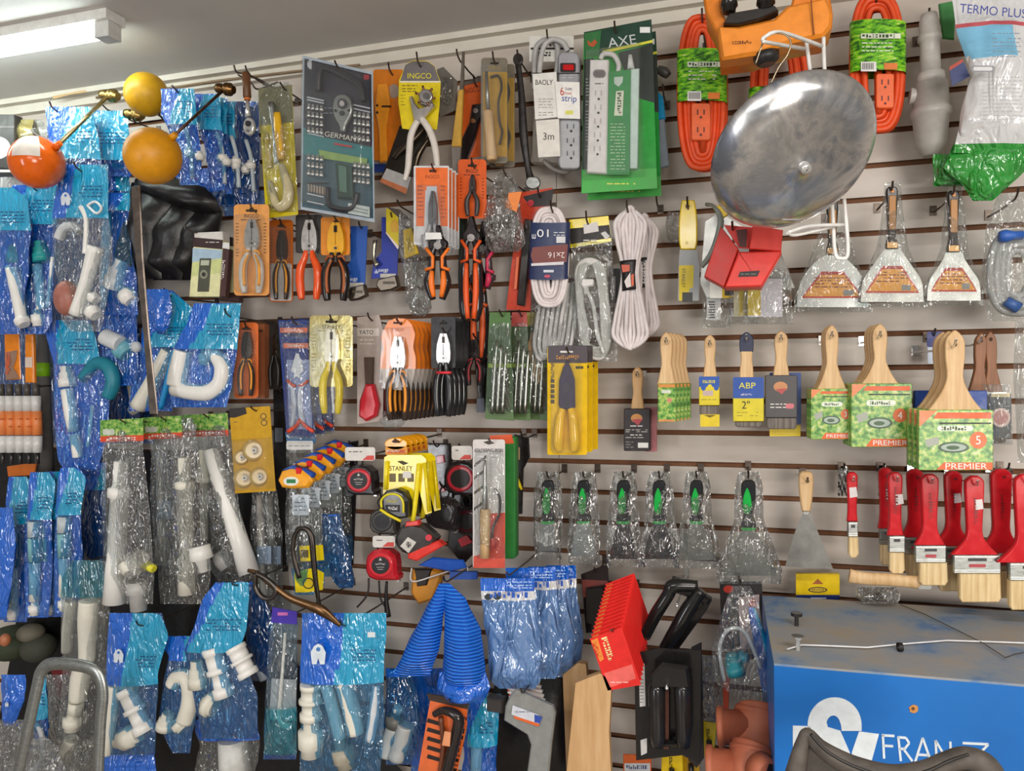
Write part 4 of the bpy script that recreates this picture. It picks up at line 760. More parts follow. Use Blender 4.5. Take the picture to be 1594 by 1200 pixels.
white_hank('white cord hank with orange mark on its black wrap', 981, 324, 545, 46, 426, .18, 1); hook(976, 326, .2, 'the white cord hanks', 12)
white_hank('white cord hank with lettered black wrap, behind the other', 1003, 336, 528, 38, 422, .11, 2, False)
t = Thing('black_tag', 'black card with barcode beside the cord hanks', 'tag', d=.1); b = t.one(); b.rect(948, 418, 968, 472, '201c1d', .003, 0, 1); b.rect(952, 430, 958, 460, 'a9a6a4', .0004, .0005); t.done()
# ---------------- yellow crimper card
t = Thing('carded_crimper', 'yellow handled crimping pliers on yellow card with grey header', 'crimping pliers', d=.2); c = t.part('backing_card'); c.rect(852, 540, 914, 708, 'efc21d/g', .0012, 0, 3); c.rect(853, 538, 914, 565, '4b4148', .0006, .0008, 2); c.rect(872, 546, 892, 549, 'e0dcd8', .0003, .001, 1); c.text('CRIMPER', 884, 556, 6, 'c98b2c', 36, 0, .0012); c.text('CIZHN', 860, 578, 5.5, '4a3c10', 24, 90, .0009)
for i in range(5): c.rect(857, 590+i*8, 863, 596+i*8, '4a3c14', .0003, .0009)
c.rect(896, 570, 908, 574, '3a3010', .0003, .0009)
plp = t.part('pliers'); plp.poly([(882, 560), (888, 572), (894, 590), (895, 634), (887, 638), (872, 638), (869, 630), (870, 592), (876, 572)], '453e55/g', .012, .014, 2); plp.poly(ell(882, 603, 6, 7), '2e283a', .002, .016); plp.rect(880, 606, 884, 636, '241f2e', .001, .0156)
for sg in (-1, 1): hb = t.part('handle', parent=plp); hb.tube([(882+sg*6, 636, .01), (882+sg*10, 650, .012), (882+sg*12, 670, .012), (882+sg*13, 690, .012), (882+sg*11, 702, .012)], [5, 7, 8.5, 8.5, 6], 'f0bd16/g', 12, 5)
t.part('blister').shell(rrect(860, 560, 906, 706, 8), 'blister', .034, 3, .001)
r = t.done(W(883, 545, .2)); stack(r, 2, .045, .004, .002, 'yellow crimping pliers cards'); hook(883, 547, .22, 'the yellow crimping pliers', 6)
# ---------------- soldering iron card in front
t = Thing('carded_soldering_iron', 'soldering iron with wooden handle on white and red card', 'soldering iron', d=.26); c = t.part('backing_card'); c.rect(736, 684, 786, 884, 'd9d3d0', .0012, 0, 4); c.poly([(752, 800), (786, 798), (786, 884), (737, 884), (737, 866), (752, 862)], 'd8503c', .0004, .0006); c.text('SOLDERING IRON', 761, 701, 6, '3c3430', 44, 0, .003); c.poly([(752, 688), (760, 686), (770, 690), (760, 692)], '3a3230', .0003, .0009)
for y in (722, 742, 765, 790): c.poly([(738, y), (757, y-14), (757, y-9), (738, y+5)], '5a5250', .0003, .0009)
lines(c, 764, 780, [706, 712], '9a8f8a', 1, .0009)
i = t.part('soldering_iron'); i.lathe((755, 716, .016), (755, 792, .016), [(0, 2), (.2, 2.6), (.7, 4), (1, 5)], 'steel'); h = t.part('handle', parent=i); h.lathe((755, 792, .016), (755, 868, .016), [(0, 6), (.03, 8.5), (.6, 8), (1, 7.5)], 'wood')
co = t.part('cord'); co.tube([(770, 760, .01), (778, 775, .01), (777, 800, .01), (768, 820, .01), (766, 840, .01)], 2, '332c2c', 8, 5); co.tube([(767, 838, .012), (768, 852, .012)], [3, 5], 'c32f26', 10, 1)
f = t.part('bag_film'); f.bag([(700, 737, 785), (760, 738, 785), (870, 738, 786)], lambda u, v: 'clear', .03, .004, 10, 24, 71, False)
t.done(W(761, 684, .26)); hook(762, 688, .28, 'the white soldering iron card', 5)
t = Thing('green_card_stack', 'green card with orange top behind the white soldering iron card', 'card', d=.22); b = t.one(); b.rect(762, 680, 802, 870, '2c7a34', .03, 0, 4, 1.5); b.poly([(762, 678), (796, 676), (800, 690), (764, 692)], 'e05a2e', .003, .001); t.done(W(780, 680, .22))
# ================================================================ top row, left half
t = Thing('socket_set_pack', 'dark teal socket set in a big clear blister pack', 'socket set', d=.26); c = t.part('backing_card'); c.kx = .0006; c.kx0 = 525
c.poly([(471, 86), (580, 112), (583, 346), (468, 326)], 'b4c0cb/g', .0015); c.poly([(474, 91), (578, 116), (579, 228), (472, 198)], '2e2f3c', .0004, .0006); c.poly([(472, 198), (579, 228), (580, 262), (472, 240)], '2f7c80', .0004, .0006)
c.poly([(472, 240), (580, 262), (581, 340), (470, 322)], '46606c', .0004, .0006); c.poly([(476, 190), (578, 214), (578, 229), (476, 207)], '322c3a', .0004, .001)
c.poly([(500, 119), (512, 115), (556, 134), (552, 142), (520, 134), (503, 128)], 'cfd0c4', .0004, .001); c.poly(ell(485, 100, 7, 8, 14), 'c9ccd2', .0004, .001); c.rect(560, 116, 575, 124, 'b23a44', .0004, .001, 3)
g_ = t.part('brand_print'); g_.kx = .0006; g_.kx0 = 525; g_.text('GERMANY', 534, 213, 8, 'e0dccf', 58, 10, .014); g_.poly([(520, 222), (548, 227), (548, 230), (520, 225)], 'b83a44', .0004, .007); g_.poly([(496, 233), (572, 247), (570, 257), (498, 246)], '8fae62', .0004, .007)
lines(g_, 498, 520, [168, 176], '8a8d98', 1.2, .006)
[g_.poly([(x, y+(x-478)*.22), (x+26, y+(x+26-478)*.22), (x+26, y+2+(x+26-478)*.22), (x, y+2+(x-478)*.22)], 'c9ccd2', .0004, .006) for x, y in ((478, 150), (478, 154), (550, 146), (550, 152), (478, 206), (550, 306), (478, 300), (478, 312))]
for sd in (0, 1):
    for j in range(7):
        b = t.part('socket'); b.kx = .0006; b.kx0 = 525
        for i in range(4):
            x = (481 if sd == 0 else 553)+i*6.6; y = (162 if sd == 0 else 174)+j*(12 if j < 4 else 12)+(30 if j > 3 else 0)+i*.9
            b.lathe((x, y, .012), (x, y+8.5, .012), [(0, 2.5), (.5, 2.5), (.55, 3.4), (1, 3.4)], 'chrome', 10)
r_ = t.part('ratchet'); r_.kx = .0006; r_.kx0 = 525; r_.poly(mirror(532, smooth_prof([(146, 5), (152, 12), (166, 15), (180, 13), (196, 5), (204, 4)], 3)), 'steel', .014, .02, 2); r_.poly(ell(532, 161, 7, 8), '3a3b3f', .003, .023); r_.poly(ell(532, 161, 4, 4.5), 'chrome', .003, .026); r_.poly(ell(532, 176, 4, 4), '2c2c30', .002, .0215); r_.poly(ell(522, 172, 2, 2), '1d1d20', .002, .0215); r_.poly(ell(543, 172, 2, 2), '1d1d20', .002, .0215)
h = t.part('handle', parent=r_); h.kx = .0006; h.kx0 = 525; h.poly([(520, 252), (546, 258), (548, 310), (524, 308)], '2f4b46/g', .02, .02, 3); h.poly([(526, 256), (538, 259), (539, 300), (528, 298)], '56796a', .003, .0225, 1)
k = t.part('tray_handle'); k.kx = .0006; k.kx0 = 525; k.tube([(496, 142, .012), (498, 116, .016), (510, 106, .018), (550, 126, .018), (562, 136, .016), (566, 158, .012)], 5, '23242c', 10, 5); k.tube([(510, 292, .01), (512, 318, .012), (530, 326, .014), (550, 322, .012), (556, 300, .01)], 4, '23242c', 10, 5)
b = t.part('bit_row'); b.kx = .0006; b.kx0 = 525
b.rect(478, 284, 511, 286, '2a2c30', .001, .01)
for i in range(7): b.rect(479+i*4.4, 286+i*.9, 481.5+i*4.4, 298+i*.9, 'chrome', .006, .01, 1)
b = t.part('strip_insert'); b.kx = .0006; b.kx0 = 525; b.poly([(542, 316), (575, 322), (575, 338), (542, 332)], 'c9d3cf', .002, .012)
for i in range(2): b.poly([(544, 321+i*5), (573, 327+i*5), (573, 328+i*5), (544, 322+i*5)], '5f7078', .0005, .0126)
f = t.part('blister'); f.kx = .0006; f.kx0 = 525; f.shell([(477, 96), (576, 119), (578, 338), (473, 318)], 'blister', .036, 4, .001)
t.done(W(525, 100, .26)); hook(523, 102, .29, 'the large socket set pack', 6)
# yellow carded wrench/hammer set
t = Thing('carded_tool_set', 'yellow handled tools with cast hook on a yellow card in a clear blister', 'tool set', d=.2); c = t.part('backing_card'); c.poly([(402, 138), (454, 132), (464, 334), (414, 340)], 'd8c52c/g', .0012); c.poly([(402, 138), (454, 132), (456, 190), (404, 196)], '7c7a5c', .0004, .0006); c.text('TALLER', 421, 322, 7, '4f4816', 16, -4, .0008)
lines(c, 408, 424, [205, 212, 219], 'a08f1e', 1.2)
h = t.part('handle_bar'); h.tube([(431, 176, .016), (434, 210, .018), (438, 248, .016)], [6, 7.5, 6], 'e0ad22/g', 12, 4, .7)
h = t.part('handle_bar'); h.tube([(414, 208, .012), (420, 262, .012)], [4.5, 4.5], 'cdb54a/g', 10, 1)
k = t.part('steel_bar'); k.tube([(422, 160, .014), (428, 210, .014), (430, 255, .014)], [5, 4, 4], 'steel', 10, 4)
k = t.part('cast_hook'); k.tube([(438, 256, .012), (444, 275, .014), (449, 295, .014), (447, 314, .014), (437, 322, .013), (429, 316, .012), (425, 300, .012), (420, 282, .012)], [5, 7, 9, 9, 8, 7, 6, 4], 'c3b892/g', 12, 5, .8)
f = t.part('bag_film'); f.bag([(128, 410, 450), (160, 404, 456), (250, 410, 462), (330, 418, 462)], lambda u, v: 'clear', .03, .007, 14, 26, 81)
t.done(W(430, 140, .2)); hook(438, 134, .22, 'the yellow carded tool set', 5)
# ratchet screwdriver
t = Thing('ratchet', 'small chrome ratchet with black and brown handle hanging high', 'ratchet', d=.22); h = t.part('handle'); h.lathe((383, 112), (385, 154), [(0, 4), (.05, 6.5), (.5, 6), (.93, 6.5), (1, 4)], '6b4426', 14); h.lathe((384.8, 152), (385.2, 156), [(0, 5), (1, 5)], 'e07a2a', 14)
s = t.part('ratchet_head'); s.lathe((385, 155), (386, 182), [(0, 2.6), (.6, 3.4), (1, 5)], 'chrome', 12); s.poly(ell(386, 196, 9, 14, 20), 'chrome', .012, .006, 2); s.poly(ell(386, 192, 4.5, 4.5, 14), '4a4a4c/m', .002, .008); s.poly(ell(385, 203, 2.5, 2.5, 10), '6a6a6c', .001, .0075); t.done(W(384, 118, .22))
hook(384, 112, .23, 'the small chrome ratchet')
t = Thing('wire_prong', 'bare dark wire prongs crossing above the small ratchet', 'hook', d=.14); b = t.one(); b.tube([(364, 101, .05), (368, 112, .04), (380, 115, 0), (400, 122, -.05), (428, 138, -.09)], 1.5, 'wire', 6, 4); b.tube([(370, 116, .04), (390, 128, .01), (398, 138, 0), (410, 137, -.04), (432, 128, -.12)], 1.5, 'wire', 6, 4); t.done()
# ---- orange cutter pack
t = Thing('carded_pipe_cutter', 'orange pipe cutter pack left of the punch pliers', 'pipe cutter', d=.12); c = t.part('backing_card'); c.rect(581, 108, 628, 250, 'dc7f22/g', .0012, 0, 4); c.poly(ell(613, 142, 9, 11), 'a6978a', .0004, .0008); b = t.part('cutter'); b.poly([(586, 130), (602, 128), (606, 160), (600, 200), (602, 250), (590, 252), (588, 200), (582, 170)], 'f09a2c/g', .016, .014, 2.5); b.rect(594, 164, 609, 167, '3a2210', .0006, .0146); b.poly(ell(587, 164, 2, 2), '3a2210', .0006, .0146); b.poly(ell(587, 175, 2, 2), '3a2210', .0006, .0146); t.done(W(604, 112, .12)); hook(606, 110, .14, 'the orange pipe cutter pack', 12)
t = Thing('blue_box_pack', 'slim pale pack with blue logo behind the socket set', 'pack', d=.09); b = t.one(); b.rect(578, 150, 590, 262, 'b9bfc9', .02, 0, 2); b.poly(ell(584, 202, 4, 6), '2a4fb0', .0006, .0006); b.rect(578, 255, 600, 268, '23418f', .004, .0015); t.done(W(584, 150, .09)); hook(584, 152, .11, 'the slim pale pack')
t = Thing('carded_pruner', 'black backed tool pack leaning, with white and orange lower edge', 'tool pack', d=.13); c = t.part('backing_card'); c.poly([(622, 196), (660, 186), (668, 200), (632, 300), (592, 282)], '2d2822', .002); c.poly([(602, 262), (640, 276), (632, 302), (591, 283)], 'd3d2d4', .0006, .0006); c.poly([(594, 277), (634, 293), (632, 302), (591, 283)], 'e08a62', .0006, .001); b = t.part('tool'); b.tube([(660, 200, .01), (640, 222, .012), (622, 236, .012), (614, 246, .01)], [3, 5, 5, 4], '6f655a/m', 10, 4); b.tube([(668, 215, .01), (652, 240, .012), (646, 262, .01)], [3, 5, 4], '5c5348/m', 10, 4); t.done(W(640, 190, .13)); hook(634, 194, .14, 'the black backed tool pack')
t = Thing('carded_punch_pliers', 'silver rotary punch pliers on yellow card with grey header', 'punch pliers', d=.22); c = t.part('backing_card')
c.poly([(632, 100), (642, 94), (666, 95), (676, 102), (686, 128), (684, 165), (680, 202), (664, 199), (650, 190), (640, 202), (626, 200), (620, 160), (621, 125)], 'e4cd26/g', .0012); c.poly([(631, 101), (642, 95), (666, 96), (676, 103), (684, 126), (623, 126)], '6f6a6a', .0005, .0008); c.rect(622, 126, 686, 128.5, 'e8e2c8', .0004, .001); c.text('INGCO', 653, 118, 8.5, 'e8dc2e', 37, 0, .0014); lines(c, 626, 650, [133, 138, 142], '6f6418', 1.2, .0014); lines(c, 624, 632, [148, 153, 158, 163], '8f8420', 1, .0014)
p_ = t.part('pliers'); p_.poly([(636, 150), (641, 149), (645, 160), (652, 168), (664, 164), (672, 158), (676, 164), (664, 178), (658, 186), (652, 192), (644, 190), (640, 170)], 'cfcac4/m', .012, .016, 2); p_.poly([(652, 146), (668, 144), (672, 156), (664, 166), (653, 162)], 'a8a29e/m', .01, .02, 2); w_ = t.part('punch_wheel', parent=p_); w_.poly(ell(662, 149, 11, 11), 'b9b4b0/m', .008, .026, 1.5); w_.poly(ell(663, 149, 5, 5), '5c5a5a', .002, .028)
for i in range(6): a = i*60+15; w_.lathe((662+9*math.cos(R(a)), 149+9*math.sin(R(a)), .022), (662+16*math.cos(R(a)), 149+16*math.sin(R(a)), .022), [(0, 2.2), (1, 1.6)], '8c5f52/m', 8)
for sg, pts in ((-1, [(650, 188), (640, 210), (637, 240), (635, 262), (630, 281)]), (1, [(656, 184), (668, 202), (676, 224), (680, 250), (682, 279)])): hb = t.part('handle', parent=p_); hb.tube([(x, y, .018) for x, y in pts], [5, 5.5, 5.5, 5, 3.5], 'd6cfc6', 12, 5, .8)
t.done(W(653, 100, .22)); hook(650, 97, .24, 'the rotary punch pliers', 14)
t = Thing('grey_card_pack', 'grey carded pack with clear blister behind the punch pliers', 'pack', d=.15); c = t.part('backing_card'); c.poly([(680, 108), (690, 104), (712, 126), (708, 172), (684, 182)], '6c6862', .003); b = t.part('blister'); b.bag([(120, 684, 706), (150, 684, 706), (165, 688, 700)], lambda u, v: 'clearheavy', .014, .006, 10, 10, 83); t.done(W(692, 106, .15))
t = Thing('carded_snips', 'black locking tool on an orange card behind the long thin file', 'tool pack', d=.11); c = t.part('backing_card'); c.poly([(722, 132), (752, 122), (760, 240), (712, 252)], 'cf5b26/g', .0012); c.poly([(718, 128), (752, 120), (752, 126), (719, 134)], '5c5550', .0004, .0008); c.text('INGCO', 735, 140, 8, '7a3414', 26, -12, .0012); b = t.part('tool'); b.poly([(734, 162), (750, 160), (752, 178), (744, 190), (738, 215), (722, 258), (712, 262), (716, 220), (730, 190)], '1f1b1d/g', .016, .014, 2.2); b.poly(ell(740, 172, 4, 4), 'a8a4a4/m', .003, .016); b.poly(ell(736, 188, 4, 3.4), 'b5825c/m', .003, .016); t.done(W(740, 124, .11)); hook(738, 128, .13, 'the black locking tool pack', 10)
t = Thing('flat_file', 'long thin file standing in a yellow and grey sleeve', 'file', d=.17); b = t.part('blade'); b.poly([(719, 80), (723, 80), (722, 140), (715, 142)], '8c857c/m', .004, 0, .8); h = t.part('sleeve'); h.poly([(713, 140), (721, 138), (717, 228), (702, 228)], 'c59a3c', .01, .002, 1.5); h.poly([(702, 228), (717, 228), (712, 300), (704, 300)], '77706a', .01, .002, 1.5); t.done(W(720, 100, .17)); hook(712, 88, .16, 'the long thin file', 10)
# ================================================================ second row
t = Thing('tool_pouch', 'black leather tool pouch with three bulging pockets', 'pouch', d=.12)
for i, (rows, q) in enumerate(((  [(284, 205, 262), (320, 196, 268), (360, 186, 256), (400, 178, 250), (424, 198, 250), (434, 226, 252)], .05), ([(290, 250, 300), (330, 246, 308), (370, 236, 300), (410, 228, 290), (436, 240, 282)], .03), ([(300, 292, 326), (330, 290, 346), (360, 280, 340), (400, 272, 318), (436, 276, 300)], .01))):
    b = t.part('pocket'); b.bag([r+(q,) for r in rows], lambda u, v: 'leather', .05, .01, 14, 18, 90+i)
b = t.part('top_flap'); b.bag([(276, 212, 270, .06), (292, 206, 320, .06), (312, 250, 338, .05), (330, 290, 342, .04)], lambda u, v: 'leather', .04, .008, 14, 10, 94); t.done(W(270, 285, .0))
for i in range(3):
    if i < 2: t = Thing('multimeter_box', ('front', 'rear')[i]+' multimeter box, pale with a printed meter'+(' and price tag' if i == 0 else ', mostly covered'), 'box', 'multimeter boxes under the pouch', .2-.05*i); b = t.part('box')
    if i == 0:
        b.poly([(302, 368), (347, 373), (341, 462), (294, 462)], 'e4e2ae', .03, 0, 1); b.poly([(302, 368), (347, 373), (346, 388), (300, 384)], '3a2626', .0004, .0005); b.poly([(300, 386), (346, 389), (345, 402), (299, 408)], 'a9c3d6', .0004, .0005); b.poly([(302, 362), (346, 360), (347, 374), (302, 370)], 'd9d5cf', .03, .001, 1)
        b.poly([(300, 408), (345, 402), (343, 425), (298, 430)], 'cfd792', .0004, .0005); m_ = t.part('printed_meter'); m_.poly([(311, 402), (329, 402), (325, 454), (307, 454)], '4f5044', .0006, .0008, 0); m_.poly([(313, 405), (326, 405), (325, 413), (312, 413)], 'b9bfa8', .0004, .001); m_.poly(ell(317, 427, 6, 7, 16), '8e907c', .0004, .001); m_.poly(ell(317, 427, 3, 3.5, 12), '2f2f2a', .0004, .0014)
        b.poly([(347, 384), (356, 388), (350, 462), (341, 462)], '4b2e2c', .02, -.001, 1); lines(b, 320, 343, [377], 'c9c4c0', 1.5); b.text('METER', 347, 420, 5, 'd8d0cc', 30, 96, .001)
        t.part('price_sticker').poly([(347, 377), (357, 378), (357, 388), (346, 386)], 'e6e6e6', .0006, .002)
        lines(b, 320, 342, [366], 'b8b2aa', 1)
    if i == 1: b.poly([(345, 366), (364, 370), (362, 466), (340, 464)], 'dcdca6', .03, 0, 1); b.poly([(345, 366), (364, 370), (364, 384), (345, 380)], '2e2424', .0004, .0005); b.poly([(341, 455), (372, 455), (372, 470), (341, 468)], '4b2e2c', .02, .001, 1)
    if i < 2: t.done(W(320, 364, .2-.05*i))
hook(290, 356, .24, 'the multimeter boxes', 3)
carded_pliers('silver pliers with bright yellow collar in a pale framed orange blister', 364, 318, 419, 460, 'e8a25c/g', 'c9c9c6/m', 'c9c2b8/g', 'f0a01e', .24, brand='INGCO', pt=.16, group=None)
carded_pliers('dark handled combination pliers on an orange card with yellow ends', 419, 342, 456, 470, 'b9601f/g', '5c5650/m', '3a2e2a/g', 'e39a1c', .16, brand='INGCO', pt=.13, clear_lower=410)
def loose_pliers(label, cx, y0, y1, w, jaw, grip, acc, d, kind='combo', cm=None, hdr=None, group=None, n=0, step=.03, jl=.42, open_=1.):
    T_ = Thing('pliers', label, 'pliers', group, d); 
    if cm: c = T_.part('header_card'); card(c, cx-w*.45, y0-(hdr or 8), cx+w*.45, y0+(y1-y0)*.42, cm, 4)
    plier(T_, cx, y0, w, y1-y0, jaw, grip, acc, d+.012, kind, jl=jl, open_=open_); r = T_.done(W(cx, y0, d)); hook(cx, y0-3, d+.02, 'the '+label, 6)
    if n: stack(r, n, step, .0, 0, group)
    return r
loose_pliers('polished cutters with plain bright orange red handles on black card', 481, 342, 466, 46, 'd6d3ce/m', 'ee5a26/g', None, .16, 'combo', '33312f')
loose_pliers('yellow faced cutters with black and brown handles on orange card', 522, 346, 468, 50, 'f0b021', '211c1b/g', 'a8561f', .17, 'combo', 'e08a1e')
# blue carded pipe tools
for i, (x0, x1, y0, y1, w_) in enumerate(((530, 572, 352, 466, 'left'), (578, 622, 338, 452, 'right'))):
    t = Thing('carded_clamp', '%s blue carded clamp with grey steel jaw at the bottom' % w_, 'clamp', 'blue carded clamps', .15-.02*i); c = t.part('backing_card'); c.poly([(x0+16, y0), (x1, y0), (x1-4, y1-22), (x0, y1-18), (x0+3, y1-44), (x0+16, y1-60)], '1f55ae' if i == 0 else '2338a0', .002); c.text('IRWIN', x0+16, y1-30, 6, 'dfe4ee', 22, -4, .001); c.rect(x0+14, y1-26, x1-6, y1-20, 'c8c4b8', .0006, .001)
    b = t.part('clamp_jaw'); b.poly([(x0+10, y1-18), (x1-6, y1-24), (x1-2, y1-6), (x1-14, y1), (x0+14, y1+2), (x0+6, y1-8)], '8b8174/m', .02, .012, 2.5); b.rect(x0+18, y1-14, x1-8, y1-10, '57503f', .002, .013, 1); k = t.part('screw_bar'); k.tube([(x0+6, y0+36, .008), (x0+4, y0+62, .008), (x0+10, y0+76, .008)], [4, 3, 6], 'b9b5a0/m', 8, 3); t.done(W((x0+x1)/2, y0, .15-.02*i))
    hook(x1-12, y0+2, .16, 'the %s blue carded clamp' % w_)
t = Thing('yellow_blade_card', 'yellow card with white curved border, right of the blue clamps', 'card', d=.16); c = t.part('backing_card'); c.poly([(601, 324), (620, 330), (621, 386), (601, 362)], 'd9c32c', .001); c.poly([(600, 362), (602, 362), (621, 384), (619, 388)], 'e8d8dc', .0006, .0006); c.poly(ell(614, 352, 7, 10, 16), 'd9a93c', .0004, .0006); c.poly([(602, 322), (622, 326), (640, 342), (622, 340)], '5c5650', .001, .0006); t.done(W(610, 326, .16))
t = Thing('yellow_sleeve_tool', 'tilted yellow lettered sleeve with clear tail beside the yellow card', 'tool sleeve', d=.18); c = t.part('sleeve'); c.poly([(627, 358), (640, 354), (652, 394), (629, 403)], 'dcb622', .006, 0, 1); c.text('STANLEY', 637, 382, 6, '4a3c10', 22, 80, .0006); f = t.part('bag_film'); f.bag([(330, 622, 640), (380, 620, 644), (440, 630, 650), (472, 632, 648)], lambda u, v: 'clear', .014, .006, 10, 16, 97); t.done(W(632, 330, .18)); hook(620, 318, .17, 'the yellow sleeves', 6)
t = Thing('bubble_wrap_bag', 'clear bag hanging low between blue clamps and orange handled snips', 'bag', d=.12); t.one().bag([(400, 645, 665), (440, 642, 672), (480, 636, 672), (492, 642, 662)], lambda u, v: 'clearheavy', .016, .008, 10, 14, 98); t.done()
# orange framed needle pliers pack
t = Thing('carded_needle_pliers', 'long nose pliers in a white edged orange card', 'pliers', d=.25); c = t.part('backing_card'); c.rect(644, 258, 699, 381, 'd9dadd/g', .0012, 0, 2); c.poly([(647, 261), (697, 261), (697, 352), (686, 352), (680, 296), (662, 296), (660, 352), (648, 352)], 'ee6f27', .0004, .0006); c.rect(668, 264, 679, 268, '3a1c10', .0003, .0009, 1); c.text('INGCO', 673, 275, 5.5, '7a2c0c', 22, 0, .0009); c.rect(664, 290, 680, 350, 'c8d0dc', .0003, .0008); lines(c, 650, 660, [290+i*6 for i in range(9)], '8a3410', 1.4, .0009); lines(c, 686, 696, [290+i*6 for i in range(9)], 'a8421a', 1.4, .0009)
plier(t, 673, 297, 38, 92, '67686b/m', '9a9c9f/g', None, .268, 'needle', jl=.62); k = t.part('price_tag'); k.poly([(662, 362), (686, 362), (688, 372), (662, 373)], 'e9e9e6', .001, .034)
t.part('blister').shell([(652, 288), (692, 288), (698, 378), (648, 378)], 'blister', .02, 3, .001)
r = t.done(W(673, 262, .25)); stack(r, 3, .022, .0, 0, 'orange framed long nose pliers'); hook(673, 262, .27, 'the orange framed long nose pliers', 6)
def snips(label, cx, y0, yh, y1, w, d, col, dark='262123'):
    T_ = Thing('tin_snips', label, 'tin snips', None, d); b = T_.part('blades'); b.poly(mirror(cx, smooth_prof([(y0, 3), (y0+(yh-y0)*.5, 8), (yh-12, 14), (yh, 13)], 3)), '3c3838/m', .014, .004, 2); b.poly(ell(cx, yh-6, 6, 6), 'a09a96/m', .003, .007)
    for sg in (-1, 1):
        h = T_.part('handle', parent=b); h.tube([(cx+sg*4, yh-4, 0), (cx+sg*8, yh+8, 0), (cx+sg*9, yh+26, 0), (cx+sg*w*.34, yh+44, 0), (cx+sg*w*.36, y1-22, 0), (cx+sg*w*.2, y1, 0)], [4, 5, 6, 8, 8, 5], dark+'/g', 10, 4); h.tube([(cx+sg*w*.5, yh-2, .008), (cx+sg*w*.2, yh+12, .01), (cx+sg*w*.2, yh+28, .01), (cx+sg*w*.52, yh+32, .008)], 2.8, col, 8, 1); h.tube([(cx+sg*w*.24, yh+34, .012), (cx+sg*w*.26, (yh+y1)/2+14, .014), (cx+sg*w*.16, y1-4, .01)], [3.5, 5, 3.5], col, 8, 3)
    T_.done(W(cx, y0, d)); return T_
snips('bright orange and black handled snips below the orange framed pliers', 681, 350, 388, 466, 36, .27, 'f57a1c')
t = carded_pliers('dark nosed pliers on orange red card right of framed pliers', 713, 248, 757, 340, 'e2622c/g', '4a4444/m', '3a3434', None, .19, 'needle', brand='INGCO', pt=.25, pw=.6, blister=False)
snips('orange handled black snips hanging beside the crumpled bag', 733, 336, 376, 500, 30, .2, 'ee5c20')
snips('pink and black handled snips partly behind the orange snips', 752, 344, 392, 450, 32, .16, 'd9355c', '4a3a40')
snips('lower black snips with orange strips hanging behind pink ones', 744, 400, 444, 560, 28, .13, 'e2602a')
t = Thing('garden_shear', 'dark green handled shear at the far back, left of snips', 'shears', d=.1); b = t.one(); b.tube([(720, 340), (722, 400), (720, 440), (724, 500)], [5, 8, 7, 6], '27382e', 10, 4); b.poly([(716, 300), (728, 300), (726, 400), (718, 400)], '6c6862/m', .006, .004, 1); t.done(); hook(722, 300, .11, 'the dark green shear')
t = Thing('crumpled_bag', 'crumpled clear bag of fittings with small orange card', 'bag', d=.18); b = t.part('bag_film'); b.bag([(268, 774, 796), (290, 764, 806), (340, 752, 812), (380, 756, 818), (392, 766, 806)], lambda u, v: 'clearheavy', .035, .016, 20, 22, 101); c = t.part('header_card'); c.poly([(792, 300), (812, 298), (804, 330), (788, 322)], 'f0893a', .001, .02); c.rect(774, 322, 780, 333, 'dedad6', .0006, .037)
for i in range(5): k = t.part('fitting'); x = 766+(i*17) % 38; y = 336+(i*23) % 40; k.lathe((x, y, 0), (x+8, y+9, 0), [(0, 5), (.5, 6), (.55, 4), (1, 4)], 'b9b5b0', 12)
t.done(W(784, 270, .18)); hook(784, 268, .2, 'the crumpled bag of fittings')
t = Thing('carded_cutter', 'black and orange utility cutter on a long red orange card', 'utility cutter', d=.13); c = t.part('backing_card'); c.poly([(806, 300), (860, 292), (858, 318), (828, 352), (826, 484), (788, 482), (800, 380)], 'c8432a/g', .0012); c.poly([(814, 306), (862, 294), (858, 320), (826, 322)], '211d1e', .0005, .0008); c.poly(ell(826, 316, 5, 5), 'c22c3a', .0004, .0014); b = t.part('cutter_body'); b.poly([(816, 340), (828, 342), (822, 420), (816, 476), (804, 474), (808, 420)], '2c2523/g', .014, .014, 2); b.poly([(804, 400), (808, 400), (804, 450), (800, 450)], 'e06a3c', .006, .012); t.done(W(820, 300, .13)); hook(838, 302, .15, 'the utility cutter card')
# ================================================================ third row
carded_pliers('black and yellow handled pliers on an orange card, third row left end', 364, 502, 402, 620, 'e2743c/g', '77716a/m', '3f332e/g', 'f09a1c', .18, brand='INGCO', pt=.12, bc='8a3a14')
carded_pliers('dark long nose pliers on black and yellow card, third row', 414, 500, 440, 606, '2a2724', '8c8a7c/m', '1f1c1a', None, .11, 'needle', pt=.2, blister=False)
t = Thing('orange_edge_card', 'narrow orange and brown card edge beside the third row pliers', 'card', d=.13); t.one().rect(402, 504, 412, 620, '9c5c3a', .02, 0, 1); t.done(W(407, 504, .13))
t = Thing('blue_plier_bag', 'blue bag pack printed with pliers over orange stripes', 'pliers pack', d=.21)
c = t.part('backing_card'); c.poly([(433, 498), (478, 500), (480, 560), (490, 680), (446, 678)], '2a3f86/g', .0015); c.rect(436, 510, 478, 518, 'e0694a', .0004, .0008); c.text('TRUPER', 457, 514, 4, 'f0d8cc', 28, 0, .0012); c.rect(441, 534, 480, 542, 'e0795a', .0004, .0008); c.text('TRUPER', 461, 538, 4, 'f0d8cc', 26, 0, .0012); c.rect(441, 518, 480, 524, '1c2a5c', .0004, .0008); c.poly([(446, 560), (482, 560), (486, 668), (450, 668)], '8b9ac6', .0003, .0008)
